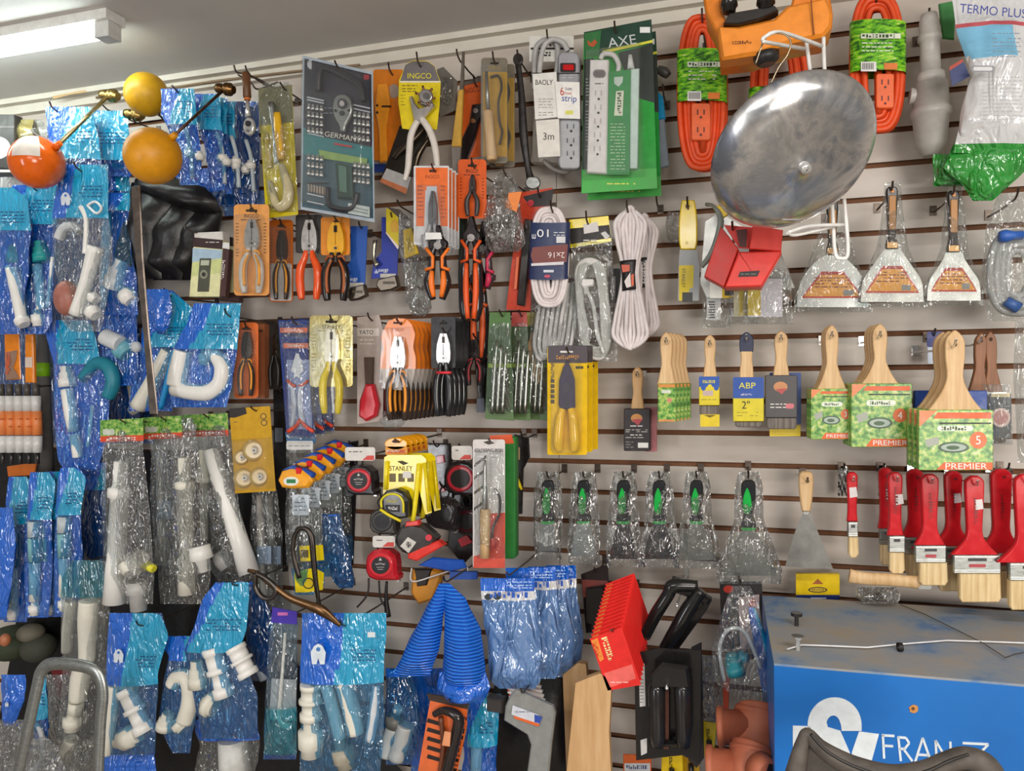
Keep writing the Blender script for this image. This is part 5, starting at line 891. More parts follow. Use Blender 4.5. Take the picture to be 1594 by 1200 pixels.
p_ = t.part('pliers'); p_.poly([(460, 550), (464, 550), (470, 568), (472, 578), (466, 582), (468, 590), (462, 586), (456, 590), (458, 582), (452, 578), (455, 566)], 'dfe3ea', .004, .006, .8); h = t.part('handle', parent=p_); h.tube([(450, 596, .004), (456, 606, .005), (458, 640, .005), (454, 664, .004)], [3, 4, 4.5, 3], 'c9cfe0', 8, 4); h.tube([(447, 592, .005), (456, 600, .007), (460, 600, .007)], 2.4, 'e2542c', 8, 3); h = t.part('handle', parent=p_); h.tube([(476, 596, .004), (468, 606, .005), (468, 640, .005), (474, 664, .004)], [3, 4, 4.5, 3], 'c9cfe0', 8, 4); h.tube([(480, 592, .005), (470, 600, .007), (466, 600, .007)], 2.4, 'e2542c', 8, 3)
k = t.part('bottom_stripe'); k.tube([(448, 672, .004), (462, 662, .006), (468, 652, .006), (474, 662, .006), (488, 672, .004)], 3, 'e0482a', 8, 3)
f = t.part('bag_film'); f.bag([(500, 434, 480), (560, 440, 484), (640, 444, 490), (684, 446, 492)], lambda u, v: 'clear', .02, .004, 12, 22, 103); r = t.done(W(456, 500, .21)); stack(r, 2, .04, .004, .004, 'blue printed pliers bags'); hook(456, 502, .23, 'the blue printed pliers bags')
t = Thing('hacksaw_bag', 'blue topped clear bag with white barcode label below blue pliers bag', 'bag', d=.16); c = t.part('header'); c.poly([(444, 672), (492, 678), (490, 690), (446, 686)], '3a7ab0/g', .002); c.rect(446, 686, 487, 700, 'dddcd8', .0008, .003, 2); lines(c, 449, 484, [694], '8a8a88', 1.2, .004); f = t.part('bag_film'); f.bag([(690, 446, 490), (720, 446, 486), (800, 444, 500), (880, 446, 508)], lambda u, v: 'clear', .02, .006, 12, 20, 104); t.done(W(466, 672, .16))
carded_pliers('polished pliers with yellow handles in a gold foil framed blister', 482, 491, 549, 650, 'goldfoil', 'd9d2bc/m', 'e8cf18/g', None, .24, brand='STANLEY', pt=.13, bc='8a7a3c', cy1=602, ph=132, pw=.62)
t = Thing('carded_nail_puller', 'red handled tool on a grey card', 'hand tool', d=.17); c = t.part('backing_card'); c.poly([(556, 494), (590, 490), (598, 520), (596, 655), (556, 660)], 'b9aaa2', .0015); c.rect(556, 511, 590, 523, 'd9cfc6', .0004, .0006); c.text('YATO', 570, 517, 6.5, '4a4240', 22, 0, .0012); lines(c, 560, 584, [529, 535], 'd9cfc6', 2.4, .001)
b = t.part('tool_shaft'); b.poly([(566, 556), (580, 556), (579, 598), (568, 598)], '57463e', .012, .012, 1.5); h = t.part('handle'); h.poly([(567, 598), (580, 598), (588, 630), (584, 648), (568, 656), (557, 648), (558, 624)], 'd5303c/g', .022, .016, 4); t.done(W(574, 492, .17)); hook(574, 496, .19, 'the red handled tool card')
t = Thing('carded_snips_red', 'faded red handled pack behind the grey carded tool', 'tool pack', d=.12); t.one().poly([(582, 590), (598, 586), (604, 646), (588, 652)], '96343a', .014, 0, 2); t.done(W(592, 588, .12))
t = Thing('carded_pliers', 'orange headed pliers blister with black and orange grips', 'pliers', d=.25); c = t.part('backing_card'); c.poly([(598, 512), (604, 500), (616, 495), (632, 496), (641, 505), (646, 520), (643, 540), (647, 556), (647, 574), (592, 574), (592, 556), (597, 544), (593, 525)], 'ee8226/g', .0012); c.rect(612, 501, 626, 504, '2c1a10', .0004, .0008, 1); c.text('INGCO', 619, 513, 4.5, 'a84c10', 18, 0, .001); c.poly([(594, 574), (646, 574), (640, 608), (598, 606)], 'cfc4bc', .0004, .0006)
plier(t, 619, 524, 44, 130, 'c9c5c0/m', '3a2c26/g', 'f0961f', .262, 'combo', jl=.4); t.part('blister').shell([(599, 510), (639, 508), (642, 560), (645, 606), (594, 608), (596, 560)], 'blister', .024, 3, .001)
r = t.done(W(619, 498, .25)); stack(r, 7, .027, 0, 0, 'orange headed pliers blisters'); hook(619, 502, .27, 'the orange headed pliers blisters', 6)
t = Thing('plastic_bag', 'small pinkish clear bag hanging below the orange headed pliers', 'bag', d=.2); t.one().bag([(640, 595, 625), (655, 590, 632), (668, 600, 622)], lambda u, v: 'clear', .014, .007, 10, 8, 105); t.done()
r = loose_pliers('black handled cutters with red collars and polished jaws', 690, 519, 648, 42, 'bcb8b6/m', '232326/g', None, .24, 'combo', '242326', 26, 'black handled cutters hanging in a row', 3, .03, .38, .8)
t = Thing('red_collar', 'red plastic collars strung across the black handled cutters', 'collar', 'red collars', .262); b = t.one(); b.tube([(680, 580), (702, 580)], 2.2, 'e0303c', 8, 1); t.done()
loose_pliers('dark cutters almost hidden behind the black handled row', 738, 528, 600, 32, '5c5452/m', '2a2022', 'a02a30', .14, 'combo', '1c1919', 12)
# green brush and file packs
for i, (x0, x1, q, w_) in enumerate(((757, 800, .19, 'left'), (792, 826, .15, 'middle'), (815, 858, .12, 'right'))):
    t = Thing('green_tool_pack', '%s green printed pack with long steel tools' % w_, 'tool pack', 'green tool packs', q); c = t.part('backing_card'); c.poly([(x0+5, 486), (x1-6, 486), (x1, 655), (x0-2, 652)], '3c5a30', .0015); c.poly([(x0+5, 486), (x1-6, 486), (x1-5, 508), (x0+4, 508)], ('47702f', 'a8423a', 'a89a50')[i], .0004, .0006); c.rect(x0+3, 566, x1-4, 572, '9cb83c', .0004, .0006); c.poly([(x0-1, 638), (x1-1, 640), (x1, 655), (x0-2, 652)], '53703c', .0004, .0006)
    c.rect(x0+10, 574, x1-8, 636, '4a4a3c', .0004, .0006)
    for j in range(3): k = t.part('steel_bar'); x = x0+12+j*8; k.tube([(x+5-j, 530+j*8, .012), (x, 590, .012), (x-3, 644, .012)], [1.8, 2.6, 2.8], 'b5b8b0/m', 8, 3)
    if i == 2: b = t.part('wooden_piece'); b.poly([(x0+4, 540), (x0+12, 516), (x0+22, 520), (x0+26, 595), (x0+18, 598)], 'b08f6a', .012, .012, 2)
    f = t.part('blister'); f.bag([(500, x0+6, x1-6), (560, x0+2, x1-3), (645, x0, x1-1)], lambda u, v: 'clear', .022, .004, 10, 20, 110+i); t.done(W((x0+x1)/2, 486, q)); hook((x0+x1)/2, 489, q+.02, 'the %s green tool pack' % w_, 6)
# yellow wheel card
t = Thing('caster_set_pack', 'yellow card with four small clear wheels', 'wheel set', d=.2); c = t.part('backing_card'); c.poly([(357, 636), (420, 632), (429, 764), (366, 768)], 'd3a32a/g', .0015); c.poly([(357, 636), (382, 634), (384, 644), (366, 650), (358, 650)], '2a2420', .0004, .0006); c.poly(ell(410, 648, 5, 5, 14), '6b5418', .0003, .0006); c.poly(ell(410, 648, 3.4, 3.4, 14), 'd3a32a', .0003, .001); c.poly(ell(411, 658, 5, 5, 14), '6b5418', .0003, .0006); c.poly(ell(411, 658, 3.4, 3.4, 14), 'd3a32a', .0003, .001); lines(c, 364, 384, [657], '8a6a1c', 1.2)
for x, y, r0 in ((395, 701, 17), (376, 712, 12), (380, 744, 16), (404, 742, 15)): w_ = t.part('wheel'); w_.lathe((x, y, 0), (x, y, .014), [(0, r0), (.3, r0), (.8, r0*.85), (1, r0*.7)], 'c8a860/g', 24); w_.poly(ell(x, y, r0*.42, r0*.42, 16), 'b8a890', .001, .0155); w_.poly(ell(x, y, r0*.24, r0*.24, 14), 'e0dcd4', .002, .0175); w_.poly(ell(x, y, 1.4, 1.4, 8), '3a3a3a', .001, .0185)
t.part('blister').shell([(362, 684), (424, 680), (428, 760), (368, 764)], 'blister', .03, 3, .001); r = t.done(W(390, 636, .2)); hook(392, 638, .22, 'the yellow wheel card', 6)
# ================================================================ fourth row: hacksaw handles and tapes
def saw(x, y, d, body, jaw, i):
    T_ = Thing('bagged_mini_saw', 'toy coloured mini hacksaw, blue body and orange yellow grip', 'hacksaw', 'mini hacksaws hanging in a row', d); b = T_.part('grip'); b.poly([(x-32, y+2), (x-26, y-12), (x-12, y-16), (x+6, y-14), (x+18, y-4), (x+22, y+4), (x+14, y+14), (x-10, y+15), (x-26, y+13)], body, .024, .012, 4); b.poly(ell(x-10, y+3, 12, 7, 18), 'e8ece4', .001, .0125); b.rect(x-17, y, x-3, y+6, '2d7a46', .0006, .0132)
    k = T_.part('blue_body'); k.poly([(x-26, y-14), (x-8, y-22), (x+10, y-16), (x+24, y-8), (x+20, y+2), (x+8, y-10), (x-14, y-14)], jaw, .02, .006, 2.5); k = T_.part('red_latch'); k.poly([(x-4, y-18), (x+4, y-18), (x+5, y-8), (x-3, y-8)], 'e0242c/g', .01, .014, 1.5)
    fr = T_.part('saw_frame'); fr.tube([(x+2, y+14, -.004), (x+3, y+60, -.004), (x+4, y+150, -.004)], [3.4, 3, 3], '8f9294/m', 8, 1)
    l = T_.part('label'); l.rect(x-8, y+24, x+18, y+56, 'c8d2dc', .001, .003, 2); lines(l, x-5, x+14, [y+30, y+36, y+42, y+48], '5f7086', 1.4, .004)
    f = T_.part('bag_film'); f.bag([(y+14, x-12, x+20), (y+60, x-14, x+22), (y+130, x-10, x+24), (y+180, x-4, x+26)], lambda u, v: 'clear' if v < .75 else 'filmblue', .016, .006, 12, 24, 120+i); return T_.done(W(x, y, d))
r = saw(463, 746, .27, 'f6a81a', '1c4faa', 0); stack(r, 4, .042, .004, .012, 'mini hacksaws hanging in a row'); hook(463, 728, .29, 'the row of mini hacksaws', 6)
def tape(label, cx, cy, r0, d, shell='2a2526', ring='c8202f', face=True, rot=0, tag=None, seed=0, grp=None):
    T_ = Thing('tape_measure', label, 'tape measure', grp, d); b = T_.part('case'); b.at(cx, cy, r0, r0, rot)
    b.poly([(-1, -.15), (-.9, -.6), (-.5, -.95), (0, -1.05), (.5, -.95), (.92, -.6), (1.02, 0), (1.02, .6), (1.15, .75), (1.1, 1.0), (.5, 1.0), (-.3, 1.0), (-.8, .8), (-1, .4)], shell+'/g', .038, .02, .16)
    k = T_.part('rim'); k.at(cx, cy, r0, r0, rot); k.poly(ell(0, 0, .82, .8, 28), ring+'/g', .004, .0225, .1); k.poly(ell(0, 0, .58, .56, 24), '171516', .002, .0238)
    if face: k.text('PRETUL', 0, -.1, .13, 'd6d2d0', .62, 0, .0245); k.rect(-.25, .1, .25, .14, 'a9a5a4', .0003, .0243); k.rect(-.18, .24, .18, .28, 'a9a5a4', .0003, .0243); k.poly([(-.1, -.32), (.1, -.32), (0, -.5)], 'd6d2d0', .0003, .0243)
    l = T_.part('tape_hook'); l.at(cx, cy, r0, r0, rot); l.rect(1.05, .78, 1.22, 1.06, 'chrome', .012, .008)
    s = T_.part('strap'); s.at(cx, cy, r0, r0, rot); s.tube([(-.1, -1.0, -.01), (-.3, -1.5, -.01), (0, -1.9, -.01), (.3, -1.5, -.01), (.2, -1, -.01)], .06, '1d1a1a', 6, 5)
    if tag: g = T_.part('tag'); x0, y0, x1, y1 = tag; g.rect(x0, y0, x1, y1, 'e0dcd6', .001, .014, 4); g.poly([(x1-20, y1-1), (x1-12, y1-8), (x1-2, y1-8), (x1-2, y1-1)], 'd24a40', .0004, .0146); lines(g, x0+6, x1-18, [y0+7], '6a6664', 1.6, .0146)
    T_.done(W(cx, cy-r0, d)); hook(cx, cy-r0*1.75, d, 'the '+label)
tape('black tape measure with red ring below a white tag, left of the yellow ones', 558, 748, 23, .2, tag=(537, 696, 584, 717))
tape('red ringed tape measure hanging lowest', 592, 880, 24, .2, shell='c0202c', ring='d8303a', tag=(580, 834, 615, 852))
tape('dark tape measure with red inset, right side behind the iron card', 716, 745, 26, .15, ring='b02a38', face=False, tag=(703, 694, 735, 716))
tape('dark red and black tape measure hanging at the back', 726, 812, 22, .12, ring='4a1c20', face=False)
tape('black and red tape measure right of the yellow card', 686, 800, 24, .17, ring='2a2526', face=False, rot=10)
tape('grey cased tape measure under the yellow framed one', 594, 812, 20, .18, shell='4b4844', ring='3a3836', face=False)
t = Thing('tape_measure', 'big black tape measure with a silver diamond logo and red lower edge', 'tape measure', d=.25); b = t.part('case'); b.poly([(614, 836), (622, 820), (640, 814), (658, 818), (672, 830), (680, 838), (672, 852), (640, 866), (624, 860), (615, 850)], '37322f/g', .036, .02, 5); k = t.part('red_edge'); k.poly([(634, 862), (660, 850), (680, 842), (690, 850), (676, 858), (648, 874), (634, 870)], 'e2392f/g', .03, .022, 2.5); k.poly([(632, 812), (650, 810), (652, 818), (630, 820)], 'e2392f/g', .02, .022, 1.5); k.poly(ell(667, 837, 5, 5, 12), 'd23040', .004, .024)
l = t.part('diamond_logo'); l.poly([(623, 850), (635, 836), (648, 844), (636, 861)], 'b5aea4/m', .001, .0215); l.text('R', 636, 848, 9, '3a3430', 8, 14, .022); t.done(W(645, 815, .25)); hook(640, 812, .26, 'the big black tape measure')
t = Thing('carded_tape_measure', 'black tape measure in a yellow framed card', 'tape measure', d=.27); c = t.part('backing_card'); c.poly([(598, 712), (604, 708), (656, 708), (663, 714), (672, 798), (662, 801), (652, 760), (644, 812), (640, 812), (632, 780), (596, 776)], 'f1d915/g', .0015); c.text('STANLEY', 624, 729, 7.5, '4a4414', 36, 0, .001); c.poly([(618, 718), (626, 717), (636, 721), (628, 724)], '3a3416', .0004, .0006)
for i in range(3): c.rect(606+i*14, 737, 616+i*14, 750, '6a5c2c', .0004, .0006, 1)
c.rect(627, 734, 640, 744, 'dcd8d2', .0004, .001); k = t.part('side_ridge'); k.tube([(652, 722, .006), (648, 770, .006), (643, 810, .006)], [4, 4, 4], 'f2de2c/g', 8, 2); k = t.part('side_ridge'); k.tube([(602, 718, .004), (600, 762, .004)], 3, 'f2de2c/g', 8, 1); k = t.part('side_ridge'); k.tube([(661, 720, .003), (668, 796, .003)], 3, 'e8d018/g', 8, 1)
b = t.part('case'); b.poly([(594, 788), (593, 772), (600, 764), (616, 761), (628, 766), (634, 780), (634, 806), (620, 808), (596, 796)], '2b2826/g', .034, .03, 4); b.tube([(594, 790, .032), (594, 778, .032), (603, 770, .032), (618, 770, .032), (627, 780, .032), (628, 798, .032)], 1.8, 'e2d41c', 8, 4); b.tube([(592, 793, .03), (606, 802, .032), (624, 811, .03)], 2.4, 'e6d21c', 8, 3); b.text('STANLEY', 610, 780, 4.5, 'd9cf3c', 18, 0, .031); b.rect(600, 786, 622, 797, '151313', .0004, .031); b.text('5m/16', 612, 791, 5, 'e6e6e6', 15, 0, .032)
r = t.done(W(630, 710, .27)); stack(r, 1, .045, .004, 0, 'yellow framed tape cards')
t = Thing('loop_tag', 'orange yellow loop hanger above the yellow tape card', 'hanger tag', 'orange yellow loop hangers', .25); b = t.one(); b.poly(ell(616, 691, 18, 10, 24), 'f5a81c/g', .004, 0, 1.5); b.poly(ell(616, 687, 6, 2.5, 14), '3a1c08', .0006, .0006); b.rect(600, 695, 634, 708, 'e89a1c', .003, 0, 2); b.rect(602, 700, 630, 705, 'c8562a', .0005, .0006); b.text('RTRM', 612, 702, 4, 'f0dcc8', 20, 0, .0013); r = t.done(W(616, 684, .25)); stack(r, 4, .03, .0, .0, 'orange yellow loop hangers'); hook(616, 687, .27, 'the orange loop hangers and yellow tapes', 3)
t = Thing('tape_straps', 'dangling black wrist straps of the lowest tape measure', 'strap', d=.19); b = t.one(); b.tube([(574, 900, 0), (572, 925, 0), (556, 945, 0)], 1.6, '3a322e', 6, 4); b.tube([(590, 904, 0), (592, 930, 0), (600, 945, 0)], 1.4, '1f1b1b', 6, 4); b.tube([(602, 905, 0), (601, 930, 0), (604, 960, 0)], [2, 3, 5], '1f1b1b', 6, 4); t.done()
t = Thing('work_gloves_pack', 'orange and black gloves on white wire at the foot of tapes', 'gloves', d=.2); b = t.part('glove'); b.poly([(640, 888), (672, 884), (690, 892), (674, 935), (650, 942), (638, 925)], 'd08a24', .03, 0, 5); b = t.part('dark_palm'); b.poly([(644, 886), (672, 886), (664, 912), (648, 914)], '231d1a', .02, .004, 3); b = t.part('wire'); b.tube([(641, 884, .01), (642, 905, .01), (680, 895, .015), (722, 882, .02), (727, 890, .02), (710, 900, .02)], 1.3, 'd4d0cc', 6, 4); t.done()
# ================================================================ blue bags of pipe fittings, left side
def fitbag(label, rows, hdr, d, fits=(), split=.45, puff=.016, seed=1, logo=False, text=True, low='filmblue', back='deep', cat='fittings bag', group=None, slant=.1, top=('deep', 'cyan'), nm='bagged_fittings', hk=None, tl=None, backto=1.):
    """pouch with a blue and cyan printed header; clear tinted film below with white fittings inside"""
    T_ = Thing(nm, label, cat, group, d); y0, y1 = rows[0][0], rows[-1][0]; hv = (hdr-y0)/(y1-y0); rnd = random.Random(seed)
    ink = {}
    for i in range(60): ink[i] = rnd.random() < .0
    def mf(u, v):
        if v < hv: return top[0] if u < split+slant*math.sin(v*6+seed)-.25*(v/max(hv, .01)-.5) else top[1]
        return low
    b = T_.part('bag_film'); b.bag(rows, mf, puff, .006, 18, 34, seed, mb=back)
    def edge(y):
        for a, c in zip(rows, rows[1:]):
            if y <= c[0]: k = (y-a[0])/(c[0]-a[0]); return a[1]+(c[1]-a[1])*k, a[2]+(c[2]-a[2])*k
        return rows[-1][1:3]
    if text:
        ty = tl or (y0+(hdr-y0)*.45)
        p = T_.part('header_print')
        for i in range(4):
            y = ty+i*5.2; xl, xr = edge(y); w = xr-xl; xs = xl+w*max(split+.08, .1); lines(p, xs+rnd.uniform(0, w*.1), xr-w*.1, [y], '0b3f74', 1.5, puff+.006)
    if logo:
        y = y0+(hdr-y0)*.62; xl, xr = edge(y); x = xl+(xr-xl)*.2; k = (xr-xl)*.075; p = T_.part('logo_print', d+puff+.004)
        p.poly([(x-k, y+k*1.6), (x-k*1.2, y-k*.3), (x-k*.7, y-k*1.3), (x, y-k*1.7), (x+k*.7, y-k*1.3), (x+k*1.2, y-k*.3), (x+k, y+k*1.6), (x+k*.3, y+k*1.6), (x, y+k*.6), (x-k*.3, y+k*1.6)], 'dfe9f2', .0003); p.poly(ell(x, y-k*.8, k*.35, k*.35, 10), '4a7fc4', .0003, .0004)
    for f in fits:
        kind, pts, r = f[:3]; m = f[3] if len(f) > 3 else 'pvc'; q = T_.part('pipe_fitting')
        if kind == 'p': q.tube(pts, r, m, 14, 5)
        elif kind == 'c':
            (xa, ya), (xb, yb) = pts[0][:2], pts[1][:2]; q.lathe((xa, ya), (xb, yb), [(0, r*1.12), (.14, r*1.12), (.15, r), (.42, r), (.43, r*1.25), (.52, r*1.25), (.53, r*.92), (.8, r*.92), (.81, r*1.15), (1, r*1.15)], m, 18)
        elif kind == 't':       # tapered
            (xa, ya), (xb, yb) = pts[0][:2], pts[1][:2]; q.lathe((xa, ya), (xb, yb), [(0, r*.75), (.3, r*.8), (.31, r), (.6, r*1.05), (.61, r*1.2), (1, r*1.2)], m, 18)
        elif kind == 'f':       # flange / ring
            (xa, ya), (xb, yb) = pts[0][:2], pts[1][:2]; q.lathe((xa, ya), (xb, yb), [(0, r*.55), (.3, r*.6), (.32, r), (.75, r), (.8, r*.8), (1, r*.8)], m, 22)
        elif kind == 'b': q.ball(pts[0], pts[1], r, m, 0, f[4] if len(f) > 4 else r, r*.8, 18)
    r = T_.done()
    if hk: hook(hk[0], hk[1], d+.02, 'the '+label, 10)
    return r
G1 = 'blue fitting bags on the left end'
# hidden darkness behind the bags: made-up dark sheets further back stand in for shade
fitbag('blue and cyan bag, top left, left of the others in the top row', [(166, 66, 98), (163, 70, 140), (200, 74, 150), (235, 80, 156), (262, 88, 160), (300, 94, 150)], 248, .24, (), .45, seed=2, logo=False, hk=(80, 168), tl=205)
fitbag('cyan bag at top left beside the second yellow ball', [(172, 138, 198), (200, 140, 200), (232, 146, 202), (275, 160, 204)], 250, .19, (), .05, seed=3, hk=(160, 166))
fitbag('deep blue bag below the cyan one, under the brass valve', [(240, 118, 160), (262, 128, 200), (300, 150, 204), (345, 150, 205)], 300, .17, (), .75, seed=4)
fitbag('cyan headed bag with long white waste pipe and brown pear shape', [(256, 92, 168), (290, 88, 168), (330, 82, 170), (400, 84, 176), (450, 92, 170), (500, 96, 160), (516, 112, 156)], 342, .27,
       [('p', [(126, 322, .01), (134, 340, .01), (134, 370, .01), (132, 395, .01)], 4), ('p', [(149, 384), (134, 440), (118, 490)], [12, 10, 11]), ('b', (103, 464), 20, 'a86a5c', 28), ('p', [(92, 372), (100, 356), (116, 352), (124, 362)], [8, 8, 7, 6], 'c9cdcf'), ('f', [(138, 478), (150, 492)], 12), ('f', [(140, 458), (150, 468)], 9), ('p', [(136, 320, .02), (150, 332, .02), (158, 324, .02), (148, 314, .02), (136, 320, .02)], 2, 'e8eef2')], .35, seed=5, logo=True, tl=290, low='clear', back='clear', hk=(118, 262))
fitbag('bright cyan glossy bag at far left edge', [(292, -30, 20), (310, -30, 44), (360, -30, 48), (420, -30, 44), (520, -30, 30)], 362, .28, [('p', [(18, 418), (26, 455), (34, 500)], [9, 9, 8]), ('f', [(30, 492), (38, 506)], 11)], .25, seed=6, tl=330)
fitbag('cyan bag with teal plugs and white tubes, under the orange ball', [(288, 20, 88), (310, 10, 92), (360, 8, 88), (420, 12, 84), (500, 20, 80), (520, 26, 70)], 352, .25,
       [('t', [(28, 372), (26, 410)], 12, '4fb4b4'), ('t', [(62, 376), (66, 408)], 11, '1f9c9c'), ('p', [(18, 415), (28, 450), (36, 486)], [10, 9, 8]), ('f', [(30, 480), (38, 506)], 11), ('p', [(58, 412), (62, 450), (64, 482)], [8, 7, 7]), ('f', [(58, 482), (60, 508)], 10), ('p', [(82, 400), (78, 440), (74, 478)], 3)], .15, seed=7, tl=312, hk=(48, 292))
fitbag('blue edged bag with conical white fitting left of leather pouch', [(300, 164, 202), (360, 158, 200), (430, 160, 212), (490, 162, 216)], 330, .22, [('t', [(190, 405), (174, 448)], 13, 'dfe3e8'), ('f', [(190, 450), (206, 470)], 14), ('p', [(166, 446), (163, 472)], 4), ('p', [(168, 330, .012), (164, 400, .012), (160, 480, .012)], [5, 8, 4], '1d9fd8')], .55, seed=8, text=False)
fitbag('milky cyan bag with open round fitting, above the green headed bags', [(470, 152, 210), (510, 150, 214), (560, 160, 216), (600, 168, 212)], 490, .2, [('p', [(163, 524, .02), (176, 530, .02), (188, 536, .02)], [13, 13, 13], 'd9dbdc'), ('f', [(184, 534, .01), (200, 552, .01)], 17, '6fb0c0'), ('b', (212, 540), 9, 'c9cbcc')], .4, seed=9, text=False, low='filmblue')
fitbag('cyan headed bag with white tailpipe and teal bend, mid left', [(498, 66, 140), (520, 70, 148), (560, 84, 156), (620, 84, 170), (680, 86, 168), (720, 92, 156), (730, 100, 150)], 566, .22,
       [('t', [(103, 570), (106, 602)], 11), ('p', [(104, 606), (110, 640), (114, 672)], [9, 10, 8]), ('p', [(116, 676), (120, 700), (121, 712)], [8, 8, 7]), ('p', [(128, 590), (150, 566), (170, 572), (176, 596), (168, 618)], [8, 10, 11, 11, 10], '1d7f94'), ('p', [(144, 630), (140, 670), (136, 695)], 2.5)], .3, seed=10, hk=(100, 500))
fitbag('darker blue bag behind the milky one, left of the white trap bag', [(540, 150, 200), (600, 152, 220), (680, 160, 215)], 560, .1, [('p', [(172, 590), (160, 620), (166, 650)], [7, 8, 7], 'b8bcc4'), ('p', [(205, 590), (212, 630), (206, 640)], 9, 'c9c4b8')], .9, seed=11, low='navyfilm', text=False)
fitbag('bag with big white curved trap, cyan header, by the multimeters', [(472, 302, 374), (500, 292, 372), (540, 272, 370), (600, 262, 360), (634, 270, 352)], 544, .22,
       [('p', [(285, 546), (279, 575), (275, 600)], [14, 15, 15]), ('p', [(272, 604), (300, 610), (326, 610), (343, 596), (347, 572), (338, 556), (326, 548)], [13, 13, 13, 13, 13, 12, 11]), ('f', [(318, 542), (318, 568)], 9)], .3, seed=12, tl=505, hk=(352, 490), low='filmblue')
fitbag('cyan and blue bag with a diagonal ivory pipe, left of the trap bag', [(452, 226, 268), (480, 222, 300), (530, 220, 296), (600, 205, 272), (640, 200, 268)], 540, .19, [('p', [(262, 545), (240, 590), (215, 634)], [11, 12, 13], 'pvcy'), ('p', [(272, 545, .015), (262, 590, .015), (250, 636, .015)], [4, 5, 4], '1894d8')], .3, seed=13, tl=510, hk=(258, 458))
fitbag('deep blue rolled bag above the diagonal pipe bag', [(450, 228, 262), (480, 224, 268), (510, 240, 262), (520, 246, 256)], 515, .23, (), 1.2, seed=14, text=False)
# bags with couplings, top centre-left
for i, (x, y, q, w_) in enumerate(((250, 138, .24, 'frontmost'), (300, 146, .2, 'second'), (322, 152, .17, 'third'), (345, 158, .14, 'rearmost'))):
    fitbag('%s blue hose bag with small white nuts, right of the yellow balls' % w_, [(y, x, x+52-10*i), (y+40, x+2, x+56-12*i), (y+80, x+18, x+60-12*i), (y+120, x+24, x+64-12*i), (y+150, x+30, x+60-10*i)], y+58, q,
           [('f', [(x+44, y+92), (x+46, y+106)], 8), ('p', [(x+38, y+60), (x+46, y+90), (x+50, y+140)], 3.2, 'b8c4cc'), ('f', [(x+60-8*i, y+98), (x+61-8*i, y+112)], 7)], .35 if i == 0 else .2, seed=20+i, logo=False, tl=y+20)
hook(270, 138, .26, 'the blue hose bags', 4)
fitbag('navy bag behind the small chrome ratchet', [(158, 345, 402), (220, 350, 404), (300, 345, 404), (320, 330, 395)], 240, .1, [('p', [(372, 200), (360, 250), (372, 285), (392, 290)], 4, '6f7f90')], 1.2, seed=26, text=False, top=('navyfilm', 'navyfilm'), low='navyfilm')
fitbag('blue crumpled bag between the leather pouch and the hose bags', [(262, 262, 340), (290, 280, 380), (316, 330, 400)], 300, .08, (), 1.2, seed=27, text=False, top=('deep', 'deep'))
fitbag('pale milky bag above the orange framed pliers blister', [(296, 350, 410), (318, 345, 412), (336, 350, 400)], 300, .07, (), .5, seed=28, text=False, top=('glove', 'glove'), low='glove')
# lower left cyan columns
for i, (x, q, y0, w_) in enumerate(((8, .2, 742, 'leftmost'), (42, .24, 735, 'second'), (64, .21, 734, 'third'), (88, .25, 728, 'fourth'))):
    fitbag('%s of four narrow cyan headed bags, lower left' % w_, [(y0, x+6, x+34), (y0+16, x+2, x+46), (y0+66, x, x+38), (y0+130, x-4, x+40), (y0+226, x-2, x+34)], y0+70, q,
           [('p', [(x+12, y0+76), (x+12, y0+100)], 10, 'c2ccd0'), ('p', [(x+12, y0+102), (x+13, y0+138)], 10, '7fb4b8'), ('p', [(x+12, y0+140), (x+12, y0+200)], 8), ('f', [(x+12, y0+200), (x+12, y0+222)], 9)], .25, seed=30+i, tl=y0+40)
fitbag('plain bright blue bag hanging at the lower left edge', [(790, -20, 18), (850, -20, 26), (965, -20, 10)], 960, .27, (), 1.3, seed=35, text=False)
fitbag('dark teal bag behind the narrow cyan bags', [(720, 120, 165), (780, 110, 165), (880, 110, 160), (900, 120, 160)], 760, .1, [('p', [(135, 770), (132, 800), (130, 850)], 6, '9fb0b8')], .9, seed=36, low='navyfilm', text=False)
fitbag('long clear bag with ivory extension tube, below the narrow cyan bags', [(872, 112, 160), (900, 96, 166), (960, 95, 172), (1040, 98, 170), (1100, 92, 160), (1150, 90, 150)], 930, .27,
       [('p', [(139, 935), (137, 965), (136, 1000), (135, 1030)], [15, 15, 13, 12], 'pvcy'), ('p', [(128, 1036), (124, 1060), (121, 1090)], [13, 14, 13], 'pvcy'), ('p', [(119, 1092), (116, 1110)], 11, 'pvcy'), ('f', [(114, 1108), (112, 1136)], 14, 'pvcy'), ('p', [(112, 935, -.01), (106, 980, -.01), (104, 1015, -.01)], [10, 9, 8], 'b5b3a8')], .3, seed=37, text=False, low='clear', back='clear', top=('filmteal', 'filmteal'), hk=(136, 872))
